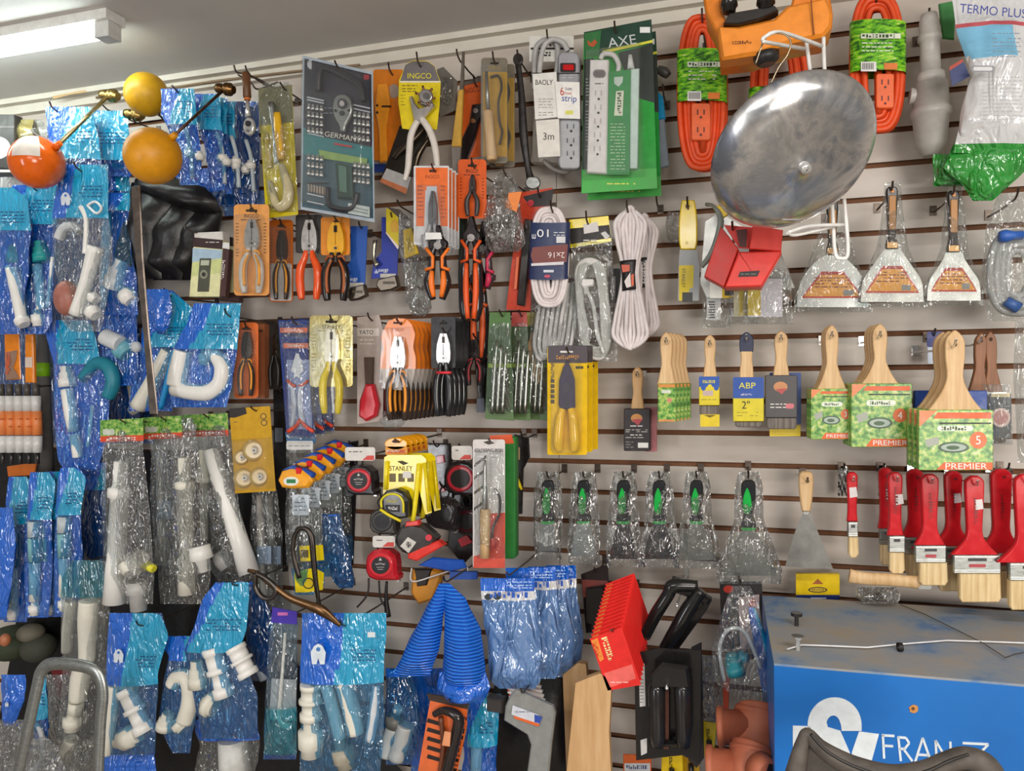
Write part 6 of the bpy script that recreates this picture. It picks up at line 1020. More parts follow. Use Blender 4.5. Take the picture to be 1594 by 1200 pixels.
# ---------------- orange level and saw cards on the far left
t = Thing('carded_saw', 'orange handled saw card at the far left under the blue bags', 'saw', d=.2); c = t.part('backing_card'); c.poly([(5, 448), (26, 452), (32, 590), (8, 592)], 'f08a1e/g', .004, 0, 1); c.poly([(8, 548), (26, 545), (24, 560), (20, 572), (30, 588), (8, 592)], '9c7a66', .003, .003, 1); c.text('TRUPER', 12, 566, 6, 'e2542c', 34, 90, .0065); b = t.part('grip'); b.poly([(38, 520), (50, 520), (52, 596), (38, 596)], 'f08c22/g', .014, .006, 2); b.rect(39, 556, 50, 572, 'e2cfc0', .0004, .0066); t.done(W(18, 450, .2)); hook(16, 452, .22, 'the orange saw card')
t = Thing('spirit_level', 'grey pole with bright lime band standing behind the orange cards', 'level', d=.13); b = t.part('body'); b.lathe((62, 520), (70, 735), [(0, 12), (1, 13)], '716e6a', 18); b = t.part('lime_band'); b.lathe((64, 565), (64.7, 586), [(0, 12.6), (1, 12.6)], '8cc81e', 18); b = t.part('black_line'); b.lathe((65.6, 600), (65.7, 602), [(0, 12.7), (1, 12.7)], '22201e', 18); t.done(W(62, 520, .1)); hook(62, 522, .14, 'the grey pole')
for i in range(5):
    x = -4+i*13.6
    t = Thing('carded_driver', 'silver sleeved driver with orange label, %s of five from left' % ('first', 'second', 'third', 'fourth', 'last')[i], 'screwdriver', 'silver sleeved drivers', .24-.01*i)
    b = t.part('sleeve'); b.lathe((x+6, 616), (x+6, 640), [(0, 7), (1, 7)], 'd9d8d5/g', 14); b = t.part('sleeve'); b.lathe((x+8, 678), (x+8, 704), [(0, 7), (1, 7)], 'd9d8d5/g', 14)
    b = t.part('label'); b.lathe((x+6.5, 640), (x+8, 677), [(0, 7.4), (1, 7.4)], 'e8874a', 14); lines(b, x+1, x+12, [652, 664], 'b85a24', 2, .012)
    b = t.part('shaft'); b.lathe((x+8, 704), (x+9, 722), [(0, 3), (1, 2.4)], 'gunmetal', 8); b = t.part('collar'); b.lathe((x+5, 598), (x+6, 616), [(0, 5), (1, 5)], '4d4743', 12); t.done(W(x+6, 600, .24-.01*i))
t = Thing('carded_level', 'orange card ends poking out below the silver drivers', 'card', d=.18); b = t.one(); b.poly([(10, 726), (38, 722), (56, 722), (52, 740), (12, 742)], 'c8681e', .006, 0, 1); t.done()
t = Thing('dark_box', 'black pack with white oval at the top left edge', 'pack', d=.17); c = t.part('box'); c.rect(-40, 178, 22, 262, '3a3634', .03, 0, 2, 1); c.poly(ell(-6, 230, 22, 18, 28), 'd9dadb', .001, .001); c.rect(-40, 196, 22, 199, '6a6462', .0006, .0006); k = t.part('white_edge'); k.rect(-40, 264, 26, 268, 'dedcd8', .02, .002, 0); k = t.part('black_edge'); k.rect(-40, 268, 24, 273, '181614', .02, .001, 0); t.done(W(-5, 178, .17))
t = Thing('yellow_film_bag', 'small yellow printed clear bag beside the black pack', 'bag', d=.16); t.one().bag([(186, 34, 66), (200, 26, 76), (222, 30, 80)], lambda u, v: 'goldfoil' if u < .6 else 'clear', .014, .006, 12, 10, 41); t.done(); hook(50, 206, .2, 'the yellow printed bag', 3, 'whitewire')
t = Thing('white_film_bag', 'pale bag filling the gap below the black pack', 'bag', d=.08); t.one().bag([(268, 0, 90), (290, 0, 95), (320, 0, 90)], lambda u, v: 'glove' if v > .6 else 'whitefilm', .02, .006, 12, 8, 42); t.done()
# ================================================================ float balls with rods
def floatball(label, x, y, r, col, valve, rod0, d, dv, patch=False, rodm='c9b98c/m', vm='b49a5c/m'):
    T_ = Thing('float_valve', label, 'float valve', None, d); b = T_.part('float_ball'); b.ball(x, y, r, col, 0, n=36)
    vx, vy = valve; rd = T_.part('rod'); rd.tube([(rod0[0], rod0[1], 0), (vx, vy, dv-d)], 3.2 if r < 42 else 2.4, rodm, 10, 1)
    n_ = T_.part('socket_collar'); n_.tube([(rod0[0]-(vx-rod0[0])*.05, rod0[1]-(vy-rod0[1])*.05, 0), (rod0[0]+(vx-rod0[0])*.05, rod0[1]+(vy-rod0[1])*.05, .0)], [6, 4.5], col, 12, 1)
    v = T_.part('valve_body', dv); v.lathe((vx-12, vy-1), (vx+14, vy+2), [(0, 7), (.25, 8), (.3, 5.5), (.5, 6), (.55, 10), (.62, 10), (.65, 7), (.72, 10), (.8, 10), (.85, 6), (1, 6)], vm, 16)
    if patch:
        p_ = T_.part('white_sticker'); c = p_.P((x, y)); k = mpp(c)*(r+.5); vs = []; n = 10
        for i in range(n+1):
            for j in range(n+1):
                a = R(-52+60*j/n-0); e = R(0+62*i/n); q = Vector((math.cos(e)*math.sin(a)*1.0, -math.cos(e)*math.cos(a), math.sin(e))); q.rotate(Matrix.Rotation(R(46), 3, 'Z')); vs.append(c+q*k)
        p_.add(vs, [(i*(n+1)+j, i*(n+1)+j+1, (i+1)*(n+1)+j+1, (i+1)*(n+1)+j) for i in range(n) for j in range(n)], 'e2d6cc', True)
    T_.done(W(x, y-r, d))
floatball('orange float ball with white sticker on a brass rod', 58, 253, 40, 'f26a10/g', (170, 148), (90, 226), .34, .2, True)
floatball('smaller yellow float ball, upper one near the ceiling', 228, 147, 33, 'd9a514', (208, 178), (216, 168), .22, .2, rodm='5a4e40/m')
floatball('larger yellow float ball hanging in front, with brown valve', 238, 243, 43, 'e39a08', (350, 138), (270, 212), .42, .24, rodm='6a5244/m', vm='7a5a38/m')
hook(196, 154, .22, 'the float ball valves', 5); hook(250, 184, .2, 'the upper yellow float ball', 8)
t = Thing('wooden_sliver', 'torn strip of tape hanging on the white strip under ceiling', 'tape strip', d=.06); t.one().poly([(80, 150), (132, 140), (136, 143), (110, 147), (84, 154)], 'c9a878', .002); t.done()
t = Thing('metal_pole', 'long grey metal strip leaning down past the leather pouch', 'metal strip', d=.3); b = t.one(); b.poly([(203, 290), (217, 288), (222, 400), (232, 520), (245, 645), (232, 645), (222, 520), (210, 400)], '8d8178/m', .006, 0, 1.4); t.done(); 
# ================================================================ clear bags with white tubes and leafy headers
def tubebag(label, rows, d, hx, red, fits, seed, n=0):
    T_ = Thing('bagged_drain_kit', label, 'drain kit', None, d); y0 = rows[0][0]; h = T_.part('header_card'); a, b_ = hx
    h.poly([(a, y0), (b_, y0-3), (b_+1, y0+23), (a, y0+25)], 'leaf', .0015, .004); h.poly([(a, y0+25), (b_+1, y0+23), (b_+1, y0+32), (a, y0+34)], 'e0502e', .0015, .0045); h.text('DESAGUE', (a+b_)/2, y0+29, 5, 'f0ded4', (b_-a)*.7, -1, .006); h.rect(a+4, y0+14, a+22, y0+23, 'c9cfc0', .0004, .0045, 2)
    for f in fits:
        kind, pts, r = f[:3]; m = f[3] if len(f) > 3 else 'pvcy'; q = T_.part('pipe')
        if kind == 'p': q.tube(pts, r, m, 16, 4)
        elif kind == 'l': (xa, ya), (xb, yb) = pts[0][:2], pts[1][:2]; q.lathe((xa, ya), (xb, yb), f[4], m, 20)
    f = T_.part('bag_film'); f.bag(rows, lambda u, v: 'clearheavy' if u > .45 else 'clear', .026, .008, 18, 34, seed, mb='clear'); T_.done(W((a+b_)/2, y0, d)); hook((a+b_)/2, y0+3, d+.02, 'the '+label, 5)
tubebag('clear bag with long white tube and round flange, leafy header', [(654, 158, 220), (700, 160, 222), (800, 160, 234), (900, 160, 240), (940, 166, 238)], .32, (156, 222), True, [('l', [(188, 718), (178, 938)], 14, 'pvc', [(0, .70*14), (.0, 10), (.18, 10), (.19, 17), (.25, 17), (.26, 13), (.7, 14), (.72, 15), (1, 17)]), ('l', [(190, 892), (222, 866)], 1, 'pvcy', [(0, 9), (.3, 10), (.32, 19), (.6, 19), (.65, 14), (1, 12)]), ('l', [(214, 905), (216, 950)], 1, 'b9b8b4', [(0, 15), (.4, 17), (.45, 13), (1, 12)]), ('l', [(228, 880), (240, 886)], 1, 'e2dc30', [(0, 8), (1, 6)])], 51)
tubebag('clear bag with straight white tube, middle of three leafy headers', [(650, 222, 300), (720, 240, 312), (820, 244, 320), (900, 246, 330), (940, 250, 320)], .25, (222, 282), True, [('l', [(286, 712), (292, 924)], 1, 'pvcy', [(0, 9), (.17, 10), (.18, 15), (.22, 15), (.23, 13), (.6, 12), (.62, 10), (.72, 10), (.74, 14), (1, 14)]), ('l', [(310, 850), (318, 890)], 1, 'pvc', [(0, 16), (.5, 18), (.55, 12), (1, 10)])], 52)
tubebag('clear bag with slanting white tube, right of three leafy headers', [(646, 284, 356), (700, 300, 360), (800, 312, 374), (890, 330, 398), (905, 340, 396)], .19, (284, 354), True, [('l', [(328, 700), (388, 892)], 1, 'pvc', [(0, 12), (.2, 13), (.21, 14), (.7, 14), (1, 16)]), ('l', [(316, 700), (318, 840)], 1, 'pvcy', [(0, 8), (.3, 9), (.31, 12), (.36, 12), (.37, 6), (1, 6)]), ('l', [(342, 860), (356, 884)], 1, 'a9a8a6', [(0, 14), (.5, 16), (1, 12)])], 53)
for i, (x, y, q) in enumerate(((244, 700, .18), (400, 770, .15), (415, 770, .12))):
    t = Thing('chrome_drain_bag', 'narrow clear bag with thin grey tube, %s' % ('between the first two white tubes', 'below the yellow wheel card', 'right of the bag below the wheel card')[i], 'drain kit', 'narrow grey tube bags', q); p_ = t.part('tube'); p_.lathe((x+4, y), (x+8, y+170), [(0, 5), (.8, 6), (.82, 10), (1, 9)], 'a09c96', 14); l = t.part('label'); l.rect(x, y+80, x+22, y+108, '7f92a8', .001, .01, 1); f = t.part('bag_film'); f.bag([(y-10, x-8, x+16), (y+60, x-10, x+24), (y+180, x-4, x+26)], lambda u, v: 'clear', .018, .006, 10, 20, 54+i); t.done()
# ================================================================ bottom row bags
fitbag('cyan and blue bag with crossed white pipes and white flange, bottom', [(954, 170, 252), (990, 168, 262), (1050, 166, 246), (1110, 160, 244), (1175, 160, 240)], 1062, .3,
       [('p', [(178, 1066), (174, 1110), (168, 1150), (164, 1172)], [10, 9, 10, 11], 'pvcy'), ('f', [(172, 1062), (212, 1068)], 9, 'pvcy'), ('c', [(196, 1072), (226, 1140)], 14, 'pvc'), ('f', [(182, 1156), (216, 1140)], 17, 'pvcy')], .42, seed=61, logo=True, tl=1022, back='navyfilm', hk=(215, 975))
fitbag('blue bag with an S shaped ivory trap, bottom left centre', [(990, 240, 330), (1020, 262, 322), (1080, 252, 312), (1130, 246, 302), (1172, 268, 296)], 1030, .28,
       [('p', [(268, 1066), (276, 1054), (290, 1054), (297, 1072), (296, 1096), (288, 1122)], [11, 12, 13, 14, 14, 14], 'pvcy'), ('f', [(276, 1118), (288, 1134)], 15, 'pvcy'), ('t', [(262, 1110), (256, 1134)], 12, 'pvcy')], .5, seed=62, text=False, back='navyfilm', low='filmblue')
fitbag('bag with tall cyan label and tapered white fittings, lower centre', [(906, 336, 386), (930, 316, 388), (980, 300, 384), (1012, 288, 372), (1080, 300, 400), (1150, 315, 402)], 1016, .31,
       [('c', [(330, 1008), (350, 1084)], 14, 'pvc'), ('c', [(366, 1006), (388, 1052)], 14, 'pvc'), ('f', [(318, 1090), (336, 1100)], 20, 'pvcy'), ('t', [(306, 1028), (308, 1070)], 12, 'pvcy')], .12, seed=63, tl=965, back='navyfilm', hk=(362, 912))
fitbag('dark blue bag behind the tall cyan labelled one', [(905, 370, 400), (960, 380, 424), (1020, 385, 425), (1060, 380, 420)], 910, .18, [('p', [(395, 990), (402, 1030), (412, 1058)], [7, 8, 7], 'b9bfc8')], 1, seed=64, text=False, low='navyfilm', back='navyfilm')
fitbag('blue film bag under the S trap bag, bottom', [(1120, 300, 400), (1160, 310, 405), (1215, 300, 395)], 1150, .24, [('p', [(362, 1150), (366, 1210)], [22, 24], 'd6d6d2')], 1.2, seed=65, text=False, back='clear', low='clear', top=('deep', 'deep'))
fitbag('blue bag bottom at the very bottom beside the chrome handle', [(1165, 158, 240), (1215, 160, 245)], 1212, .24, (), 1.3, seed=66, text=False)
t = Thing('bagged_supply_tube', 'purple headed clear bag with white bent supply tube', 'supply tube', d=.31); h = t.part('header_card'); h.poly([(424, 945), (462, 952), (462, 972), (422, 969)], '4a3aa8/g', .002, .003); h.rect(432, 953, 448, 958, 'c46ab0', .0004, .004, 1); p_ = t.part('tube'); p_.tube([(444, 985), (440, 1040), (436, 1090), (434, 1115), (440, 1128), (452, 1130)], [2.2, 2.5, 3, 3.4, 4.2, 5], 'pvc', 12, 5); c = t.part('paper_insert'); c.poly([(423, 1056), (461, 1058), (460, 1122), (418, 1120)], 'aab4bc', .001, -.006)
f = t.part('bag_film'); f.bag([(968, 422, 464), (1060, 414, 462), (1172, 410, 462), (1182, 410, 460)], lambda u, v: ('clear' if v < .6 else 'filmteal') if v < .95 else 'navyfilm', .02, .004, 12, 26, 67, mb='filmblue'); t.done(W(444, 945, .31)); hook(455, 955, .3, 'the purple headed bag', 4)
fitbag('large blue and cyan bag with white straight tailpieces, bottom centre', [(954, 470, 602), (1000, 470, 600), (1058, 468, 598), (1130, 468, 598), (1200, 466, 592), (1215, 470, 590)], 1058, .33,
       [('c', [(484, 1064), (484, 1120)], 15, 'pvcy'), ('f', [(484, 1118), (485, 1176)], 20, 'pvcy'), ('p', [(508, 1064), (520, 1110), (530, 1150)], [10, 10, 10], 'pvcy'), ('f', [(528, 1150), (540, 1196)], 17, 'a59f8e'), ('p', [(534, 1062), (546, 1100), (554, 1142)], [13, 14, 13], 'pvcy'), ('p', [(586, 1066), (582, 1110), (576, 1152)], [6, 8, 8], 'cfd4d8')], .48, seed=68, logo=True, tl=1012, hk=(532, 975), puff=.02, back='filmblue')
t = Thing('price_sticker', 'small white price sticker on the large cyan bag', 'sticker', d=.362); t.one().rect(572, 984, 584, 992, 'dfe6ea', .0005); t.done()
fitbag('blue bag with grey capped white cylinders beside the large cyan bag', [(1040, 600, 640), (1080, 600, 650), (1130, 598, 656), (1190, 600, 640)], 1055, .24, [('f', [(616, 1108), (612, 1132)], 14, '77756f'), ('p', [(612, 1132), (606, 1150), (600, 1176)], 11, 'c9c9c4'), ('p', [(632, 1128), (626, 1150), (616, 1180)], 14, 'c4c4c0'), ('f', [(618, 1096), (620, 1110)], 9, 'd9d9d4')], 1.2, seed=69, text=False, back='navyfilm')
fitbag('deep blue folded bag behind the ribbed blue bag, bottom', [(1040, 630, 700), (1100, 640, 700), (1200, 640, 680)], 1190, .16, (), 1.3, seed=70, text=False)
fitbag('blue and cyan wrap with white pipe right of the orange saw card', [(1080, 732, 780), (1110, 728, 776), (1215, 718, 772)], 1160, .25, [('p', [(742, 1160), (740, 1215)], 9, 'pvc')], .3, seed=71, tl=1125)
# bottom-left corner clutter
fitbag('deep blue bag with small white emblem behind the chrome handle', [(1050, 2, 40), (1090, 4, 38), (1130, 6, 20)], 1125, .3, (), 1.3, seed=72, text=False, logo=True)
fitbag('cyan strip bag seen through the chrome handle', [(1050, 54, 70), (1090, 52, 74), (1150, 54, 74)], 1118, .29, (), 0, seed=73)
for i, (rows, q, a) in enumerate((([(1050, 66, 110), (1100, 60, 118), (1215, 40, 120)], .12, 'clear bag with dark red contents inside the chrome handle loop'), ([(1120, -10, 40), (1160, -10, 90), (1215, -10, 110)], .3, 'crinkled clear bag at the bottom left corner'), ([(1150, 90, 160), (1215, 80, 165)], .2, 'clear bag with ivory pipe under the chrome handle'))):
    t = Thing('film_bag', a, 'bag', d=q); p_ = t.part('inner_piece'); 
    if i == 0: p_.poly([(76, 1040), (104, 1036), (108, 1084), (90, 1090)], '7c1c22', .02, 0, 3)
    elif i == 1: p_.tube([(50, 1120), (64, 1140), (66, 1180), (50, 1200)], 4, 'b9bcc0', 10, 5)
    else: p_.tube([(112, 1150), (100, 1180), (86, 1210)], 11, 'pvcy', 14, 4)
    f = t.part('bag_film'); f.bag(rows, lambda u, v: 'clearheavy', .03, .012, 14, 16, 74+i); t.done()
t = Thing('potted_stock', 'dark mottled bundle hanging in shade above the chrome handle', 'bundle', d=.14); b = t.one(); b.ball(20, 1000, 40, '38402c/r', 0, 26); b.ball(60, 1008, 26, '3f4136/r', .01, 22); b.ball(48, 985, 20, '6f6a5c/r', .02, 14); b.ball(8, 996, 8, 'b5704c', .09, 10); t.done()
t = Thing('shade_backing', 'dark sheet standing in for shade behind the bottom row on the left', 'bag', d=.06); t.one().bag([(880, 40, 420), (1000, 20, 430), (1215, -20, 640)], lambda u, v: 'leather', .012, .01, 20, 14, 79); t.done()  # made-up dark sheet: its colour supplies the shade between the bags
t = Thing('shade_backing', 'dark sheet standing in for shade behind the long clear tube bags', 'bag', d=.05); t.one().bag([(702, -40, 430), (800, -40, 500), (872, -40, 530)], lambda u, v: 'leather', .012, .01, 20, 14, 80); t.done()  # shade behind the tube bags, put in as a dark sheet
t = Thing('shade_backing', 'dark navy sheet standing in for shade at far left behind the saw cards', 'bag', d=.05); t.one().bag([(300, -40, 220), (500, -40, 215), (690, -40, 240)], lambda u, v: 'navyfilm', .02, .01, 20, 14, 82); t.done()  # navy sheet added so the gaps at far left look shaded
t = Thing('aluminium_hoop', 'bent aluminium tube hoop standing in front at bottom left', 'handle', d=.55); b = t.one(); b.tube([(16, 1260), (40, 1150), (58, 1068), (64, 1046), (78, 1034), (110, 1034), (140, 1040), (154, 1052), (160, 1080), (156, 1130), (150, 1260)], 10, 'steel', 16, 6, .55); t.done()
# chrome wrench / hanging bars in the bottom centre
t = Thing('curved_rasp', 'brown metal spoon ended bar reaching down to the large cyan bag', 'hand tool', d=.36); b = t.one(); b.tube([(386, 888), (400, 892), (420, 908), (450, 930), (480, 942), (500, 950), (516, 962), (530, 974)], [3, 4, 5, 6, 7, 9, 6, 3], '7a5c40/m', 12, 4, .6); b.tube([(398, 892), (398, 915), (410, 930), (424, 930), (430, 916), (414, 900), (398, 892)], 4, '5a5450/m', 10, 5); t.done()
t = Thing('locking_chain_tool', 'dark strap tool with two yellow cards, hanging left of the tapes', 'strap wrench', d=.3); b = t.part('strap'); b.tube([(466, 900), (456, 860), (460, 830), (472, 822), (484, 834), (488, 870), (492, 910), (500, 960)], [4, 4, 4, 4, 5, 5, 4, 3], '4f4843/m', 10, 5, .6); c = t.part('upper_card', .28); c.poly([(466, 850), (502, 848), (504, 872), (468, 874)], 'e8d01c/g', .002); c.rect(468, 856, 480, 868, '5a4c10', .0004, .0006); c = t.part('lower_card', .28); c.poly([(458, 892), (476, 886), (490, 884), (504, 892), (502, 918), (478, 922), (460, 922)], 'efd61c/g', .002); c.poly(ell(480, 908, 9, 9, 18), '4a4010', .0004, .0006); c.poly(ell(480, 908, 7, 7, 18), 'e0c41c', .0004, .001); t.done(W(480, 822, .3))
fitbag('dark clear bag with blue ends, just left of the lowest tape', [(800, 500, 528), (860, 505, 545), (905, 520, 552), (915, 528, 548)], 805, .2, (), 1, seed=85, text=False, low='filmblue', back='navyfilm')
# ================================================================ blue ribbed bags and glove bags, bottom centre
t = Thing('ribbed_blue_bag', 'pair of ribbed bright blue mesh packs hanging from one point', 'mesh pack', d=.33); b = t.part('left_pack'); b.bag([(908, 684, 696), (960, 656, 690), (1010, 630, 684), (1052, 612, 668)], lambda u, v: 'meshbag', .03, .004, 14, 22, 86); b = t.part('right_pack'); b.bag([(908, 688, 700), (930, 692, 724), (980, 692, 748), (1040, 690, 756), (1080, 694, 750)], lambda u, v: 'meshbag', .04, .004, 16, 24, 87); b = t.part('crumpled_end'); b.bag([(1046, 684, 756), (1070, 680, 764), (1094, 700, 750)], lambda u, v: 'deep', .03, .012, 14, 10, 88); t.done(W(692, 908, .33)); hook(692, 906, .35, 'the ribbed blue packs')
for i, (x, y, w, q, nm_) in enumerate(((748, 900, 84, .3, 'frontmost'), (788, 884, 76, .25, 'second'), (822, 882, 62, .21, 'third'), (850, 880, 46, .17, 'rearmost'))):
    T_ = Thing('glove_bag', '%s pale blue glove bag with deep blue printed header' % nm_, 'gloves bag', 'pale blue glove bags', q)
    def mf(u, v, i=i): return 'deep' if v < .12 else ('glove' if (v > .2 or u < .02) else 'whitefilm')
    f = T_.part('bag_film'); f.bag([(y, x, x+w), (y+40, x+2, x+w+2), (y+110, x+12, x+w+12), (y+160, x+14+i*4, x+w+8), (y+172, x+30+i*4, x+w)], mf, .02, .012, 18, 26, 90+i)
    h = T_.part('header_print', q+.024); h.text('GUANTE', x+w*.55, y+26, 9, '2a58b8', w*.75); lines(h, x+w*.5, x+w-3, [y+6, y+11, y+15], 'a8c4ec', 1.6)
    if i == 0: [h.poly(ell(x+12+k*14, y+29, 6, 5, 14), '2c3438', .0004, .0003) for k in range(2)]
    T_.done(W(x+w/2, y, q)); 
hook(790, 896, .33, 'the pale blue glove bags', 6)
t = Thing('blue_header', 'deep blue folded header above the orange work gloves', 'bag header', d=.24); b = t.one(); b.poly([(650, 880), (672, 868), (720, 872), (726, 884), (700, 890), (668, 884)], '1c4fae/g', .01, 0, 2); b.rect(700, 890, 742, 902, '1f4a9c', .01, -.006, 1); t.done()
# saws
t = Thing('carded_hacksaw', 'black mini hacksaw on an orange card, bottom centre', 'hacksaw', d=.33); c = t.part('backing_card'); c.poly([(670, 1088), (716, 1096), (727, 1104), (727, 1128), (700, 1262), (640, 1262)], 'e06a34/g', .0015); c.poly([(664, 1080), (732, 1090), (727, 1104), (668, 1090)], '3a2a22', .004, .001)
for i in range(5): c.poly([(666, 1118+i*14), (686, 1124+i*14), (685, 1130+i*14), (664, 1124+i*14)], '231a18', .0004, .0006)
c.text('MINI ARCO', 716, 1160, 5, '1c1410', 90, 101, .0009); b = t.part('frame'); b.tube([(676, 1112, .012), (690, 1106, .014), (708, 1112, .016), (714, 1124, .016), (706, 1160, .016), (694, 1210, .016), (688, 1262, .014)], [5, 6, 8, 9, 9, 9, 9], '2b2422/g', 14, 5); b.tube([(686, 1116, .01), (690, 1160, .01), (684, 1210, .01)], 4, '6a3a24', 10, 4); s = t.part('price_sticker'); s.poly([(692, 1138), (702, 1140), (700, 1162), (688, 1160)], 'e89a6c', .001, .034); t.done(W(695, 1088, .33)); hook(700, 1092, .35, 'the orange carded mini hacksaw', 4)
t = Thing('hacksaw', 'grey metal hacksaw frame with white and blue label', 'hacksaw', d=.34); b = t.part('frame')
b.poly([(794, 1082), (802, 1074), (860, 1100), (864, 1112), (858, 1160), (848, 1262), (812, 1262), (826, 1160), (820, 1144), (800, 1132), (784, 1122), (786, 1100)], '8b8d8a/g', .016, 0, 2.5); b = t.part('label'); b.poly([(798, 1098), (836, 1112), (842, 1118), (838, 1128), (796, 1112)], 'd2d6e0', .003, .0045, 0); b.poly([(832, 1112), (844, 1116), (840, 1126), (832, 1124)], '2a4aa8', .0004, .005); b.poly([(800, 1114), (840, 1127), (838, 1131), (800, 1118)], 'e0662c', .0004, .005); lines(b, 802, 828, [1108], '8a8ea0', 1.4, .006); k = t.part('black_grip'); k.poly([(757, 1086), (782, 1090), (782, 1112), (757, 1108)], '332f2d', .03, -.002, 3)
t.done(W(825, 1074, .34)); hook(812, 1080, .36, 'the grey hacksaw')
for i in range(5): t = Thing('hacksaw_blade_pack', 'red and white blade sleeve, %s of the fan over the grey hacksaw' % ('lowest', 'fourth', 'middle', 'second', 'topmost')[i], 'blade pack', 'red and white blade sleeves', .33-.022*i); b = t.one(); b.poly([(786-2*i+6, 1078-7*i+8), (846-2*i, 1098-7*i), (848-2*i, 1090-7*i), (790-2*i+2, 1070-7*i+6)], 'd9d2cc', .008, -.01, 0); b.poly([(792-2*i, 1080-7*i+3), (846-2*i, 1096-7*i), (846-2*i, 1093-7*i), (792-2*i, 1077-7*i+3)], 'b83a34', .0004, -.009); t.done()
t = Thing('shade_backing', 'black sheet standing in for shade behind the hacksaws', 'bag', d=.12); t.one().bag([(1030, 780, 870), (1100, 760, 885), (1215, 740, 890)], lambda u, v: 'leather', .03, .01, 14, 14, 99); t.done()  # black sheet added as the shade behind the saws
# ================================================================ boards, red cards, black trowels
t = Thing('wooden_board', 'pale wooden board standing upright beside the black trowel', 'board', d=.36); b = t.one(); b.poly([(896, 1063), (934, 1048), (952, 1060), (948, 1140), (954, 1262), (876, 1262)], 'board', .02, 0, 0); t.done()
t = Thing('wooden_board', 'second wooden board behind the blue glove bags', 'board', d=.22); b = t.one(); b.poly([(876, 1050), (900, 1032), (912, 1034), (930, 1262), (884, 1262)], 'board', .02, 0, 0); t.done()
t = Thing('red_blade_card', 'red carded blade pack with yellow side lettering', 'blade card', d=.36); c = t.one(); c.poly([(918, 994), (968, 976), (998, 1066), (946, 1075)], 'e8302c/g', .0015); c.poly([(920, 997), (930, 993), (940, 1026), (934, 1030)], 'f0903a', .0004, .0006); c.text('FLEX', 929, 1012, 7, 'c8281c', 24, 72, .0012); c.text('Hoja', 946, 1010, 9, 'efe2a0', 38, 72, .0012); c.poly([(940, 1048), (984, 1034), (990, 1056), (950, 1070)], 'f06a62', .0004, .0006); lines(c, 950, 982, [1062], 'f4c0b8', 1.6, .0008)
r = t.done(W(945, 980, .36)); stack(r, 14, .0145, -.0002, .0042, 'red blade cards fanned on one hook'); hook(952, 984, .375, 'the red blade cards', 4)
t = Thing('dark_tool_pack', 'black and dark red tool pack right above the red cards', 'tool pack', d=.12); c = t.part('backing_card'); c.poly([(904, 894), (946, 878), (952, 980), (912, 986)], '241c1c/g', .004, 0, 1); c.poly([(906, 902), (946, 904), (948, 926), (908, 930)], '70302a', .0004, .0006); c.rect(925, 938, 934, 962, '8f6a5a', .0004, .0006); b = t.part('tool'); b.poly([(912, 916), (940, 912), (944, 960), (926, 978), (912, 970)], '1c1818/g', .02, .016, 3); t.done(W(928, 890, .12)); hook(926, 892, .14, 'the black and dark red pack')
def trowel(label, plate, grip, hole, d, ext):
    T_ = Thing('plastic_trowel', label, 'trowel', None, d); p_ = T_.part('plate'); p_.poly(plate, '211f1f/g', .006, 0, 1); g = T_.part('handle'); g.poly(grip, '1b1a1a/g', .03, .034, 5)
    ext(T_); T_.done(W(plate[0][0], plate[0][1], d))
def e1(T_):
    h = T_.part('handle_leg'); h.tube([(1086, 912, .03), (1048, 912, .036), (1040, 926, .036), (1020, 958, .034), (1004, 990, .026)], [9, 11, 10, 10, 9], '1d1c1c/g', 12, 5); h = T_.part('handle_leg'); h.tube([(1092, 918, .03), (1070, 950, .034), (1050, 985, .034), (1034, 1010, .024)], [10, 12, 11, 9], '1d1c1c/g', 12, 5); s = T_.part('steel_pin'); s.ball(1054, 943, 3, 'chrome', .05)
trowel('black plastic trowel tilted, upper one above the red cards', [(1046, 902), (1058, 903), (1108, 935), (1100, 950), (1048, 1022), (1034, 1020), (1092, 940), (1062, 918)], [(1046, 900), (1062, 905), (1108, 934), (1100, 944), (1068, 930), (1044, 922)], None, .2, e1)
def e2(T_):
    for x in (1022, 1062): h = T_.part('handle_leg'); h.lathe((x, 1062, .034), (x+2, 1162, .034), [(0, 9), (.1, 13), (.85, 12), (1, 9)], '272525/g', 18)
    k = T_.part('handle_top'); k.poly([(1012, 1050), (1030, 1034), (1070, 1040), (1074, 1072), (1012, 1072)], '242222/g', .02, .048, 4); s = T_.part('steel_pin'); s.ball(1038, 1071, 3, 'chrome', .055)
    l = T_.part('white_label'); l.poly([(994, 1033), (1003, 1033), (1005, 1099), (996, 1100)], 'd6d4d2', .0005, .001); lines(l, 995, 1003, [1038+k_*5 for k_ in range(12)], '7a7876', 1.2, .0013); l = T_.part('white_label'); l.poly([(997, 1152), (1007, 1149), (1007, 1172), (998, 1176)], 'd6d4d2', .0005, .001); m = T_.part('brown_core'); m.rect(1033, 1075, 1041, 1166, '5a3428', .01, .02)
trowel('black plastic trowel with white stickers, lower one', [(987, 1018), (1018, 1010), (1092, 1012), (1090, 1190), (1062, 1176), (990, 1184)], [(1010, 1156), (1074, 1154), (1074, 1164), (1010, 1166)], None, .3, e2)
t = Thing('trowel_plate', 'dark plate edge standing behind the lower black trowel', 'trowel', d=.2); t.one().poly([(1076, 1008), (1092, 1000), (1096, 1180), (1084, 1196), (1070, 1180)], '2a2828', .006, 0, 1); t.done()
hook(1054, 940, .26, 'the upper black trowel', 2, 'chrome'); hook(1038, 1068, .36, 'the lower black trowel', 2, 'chrome')
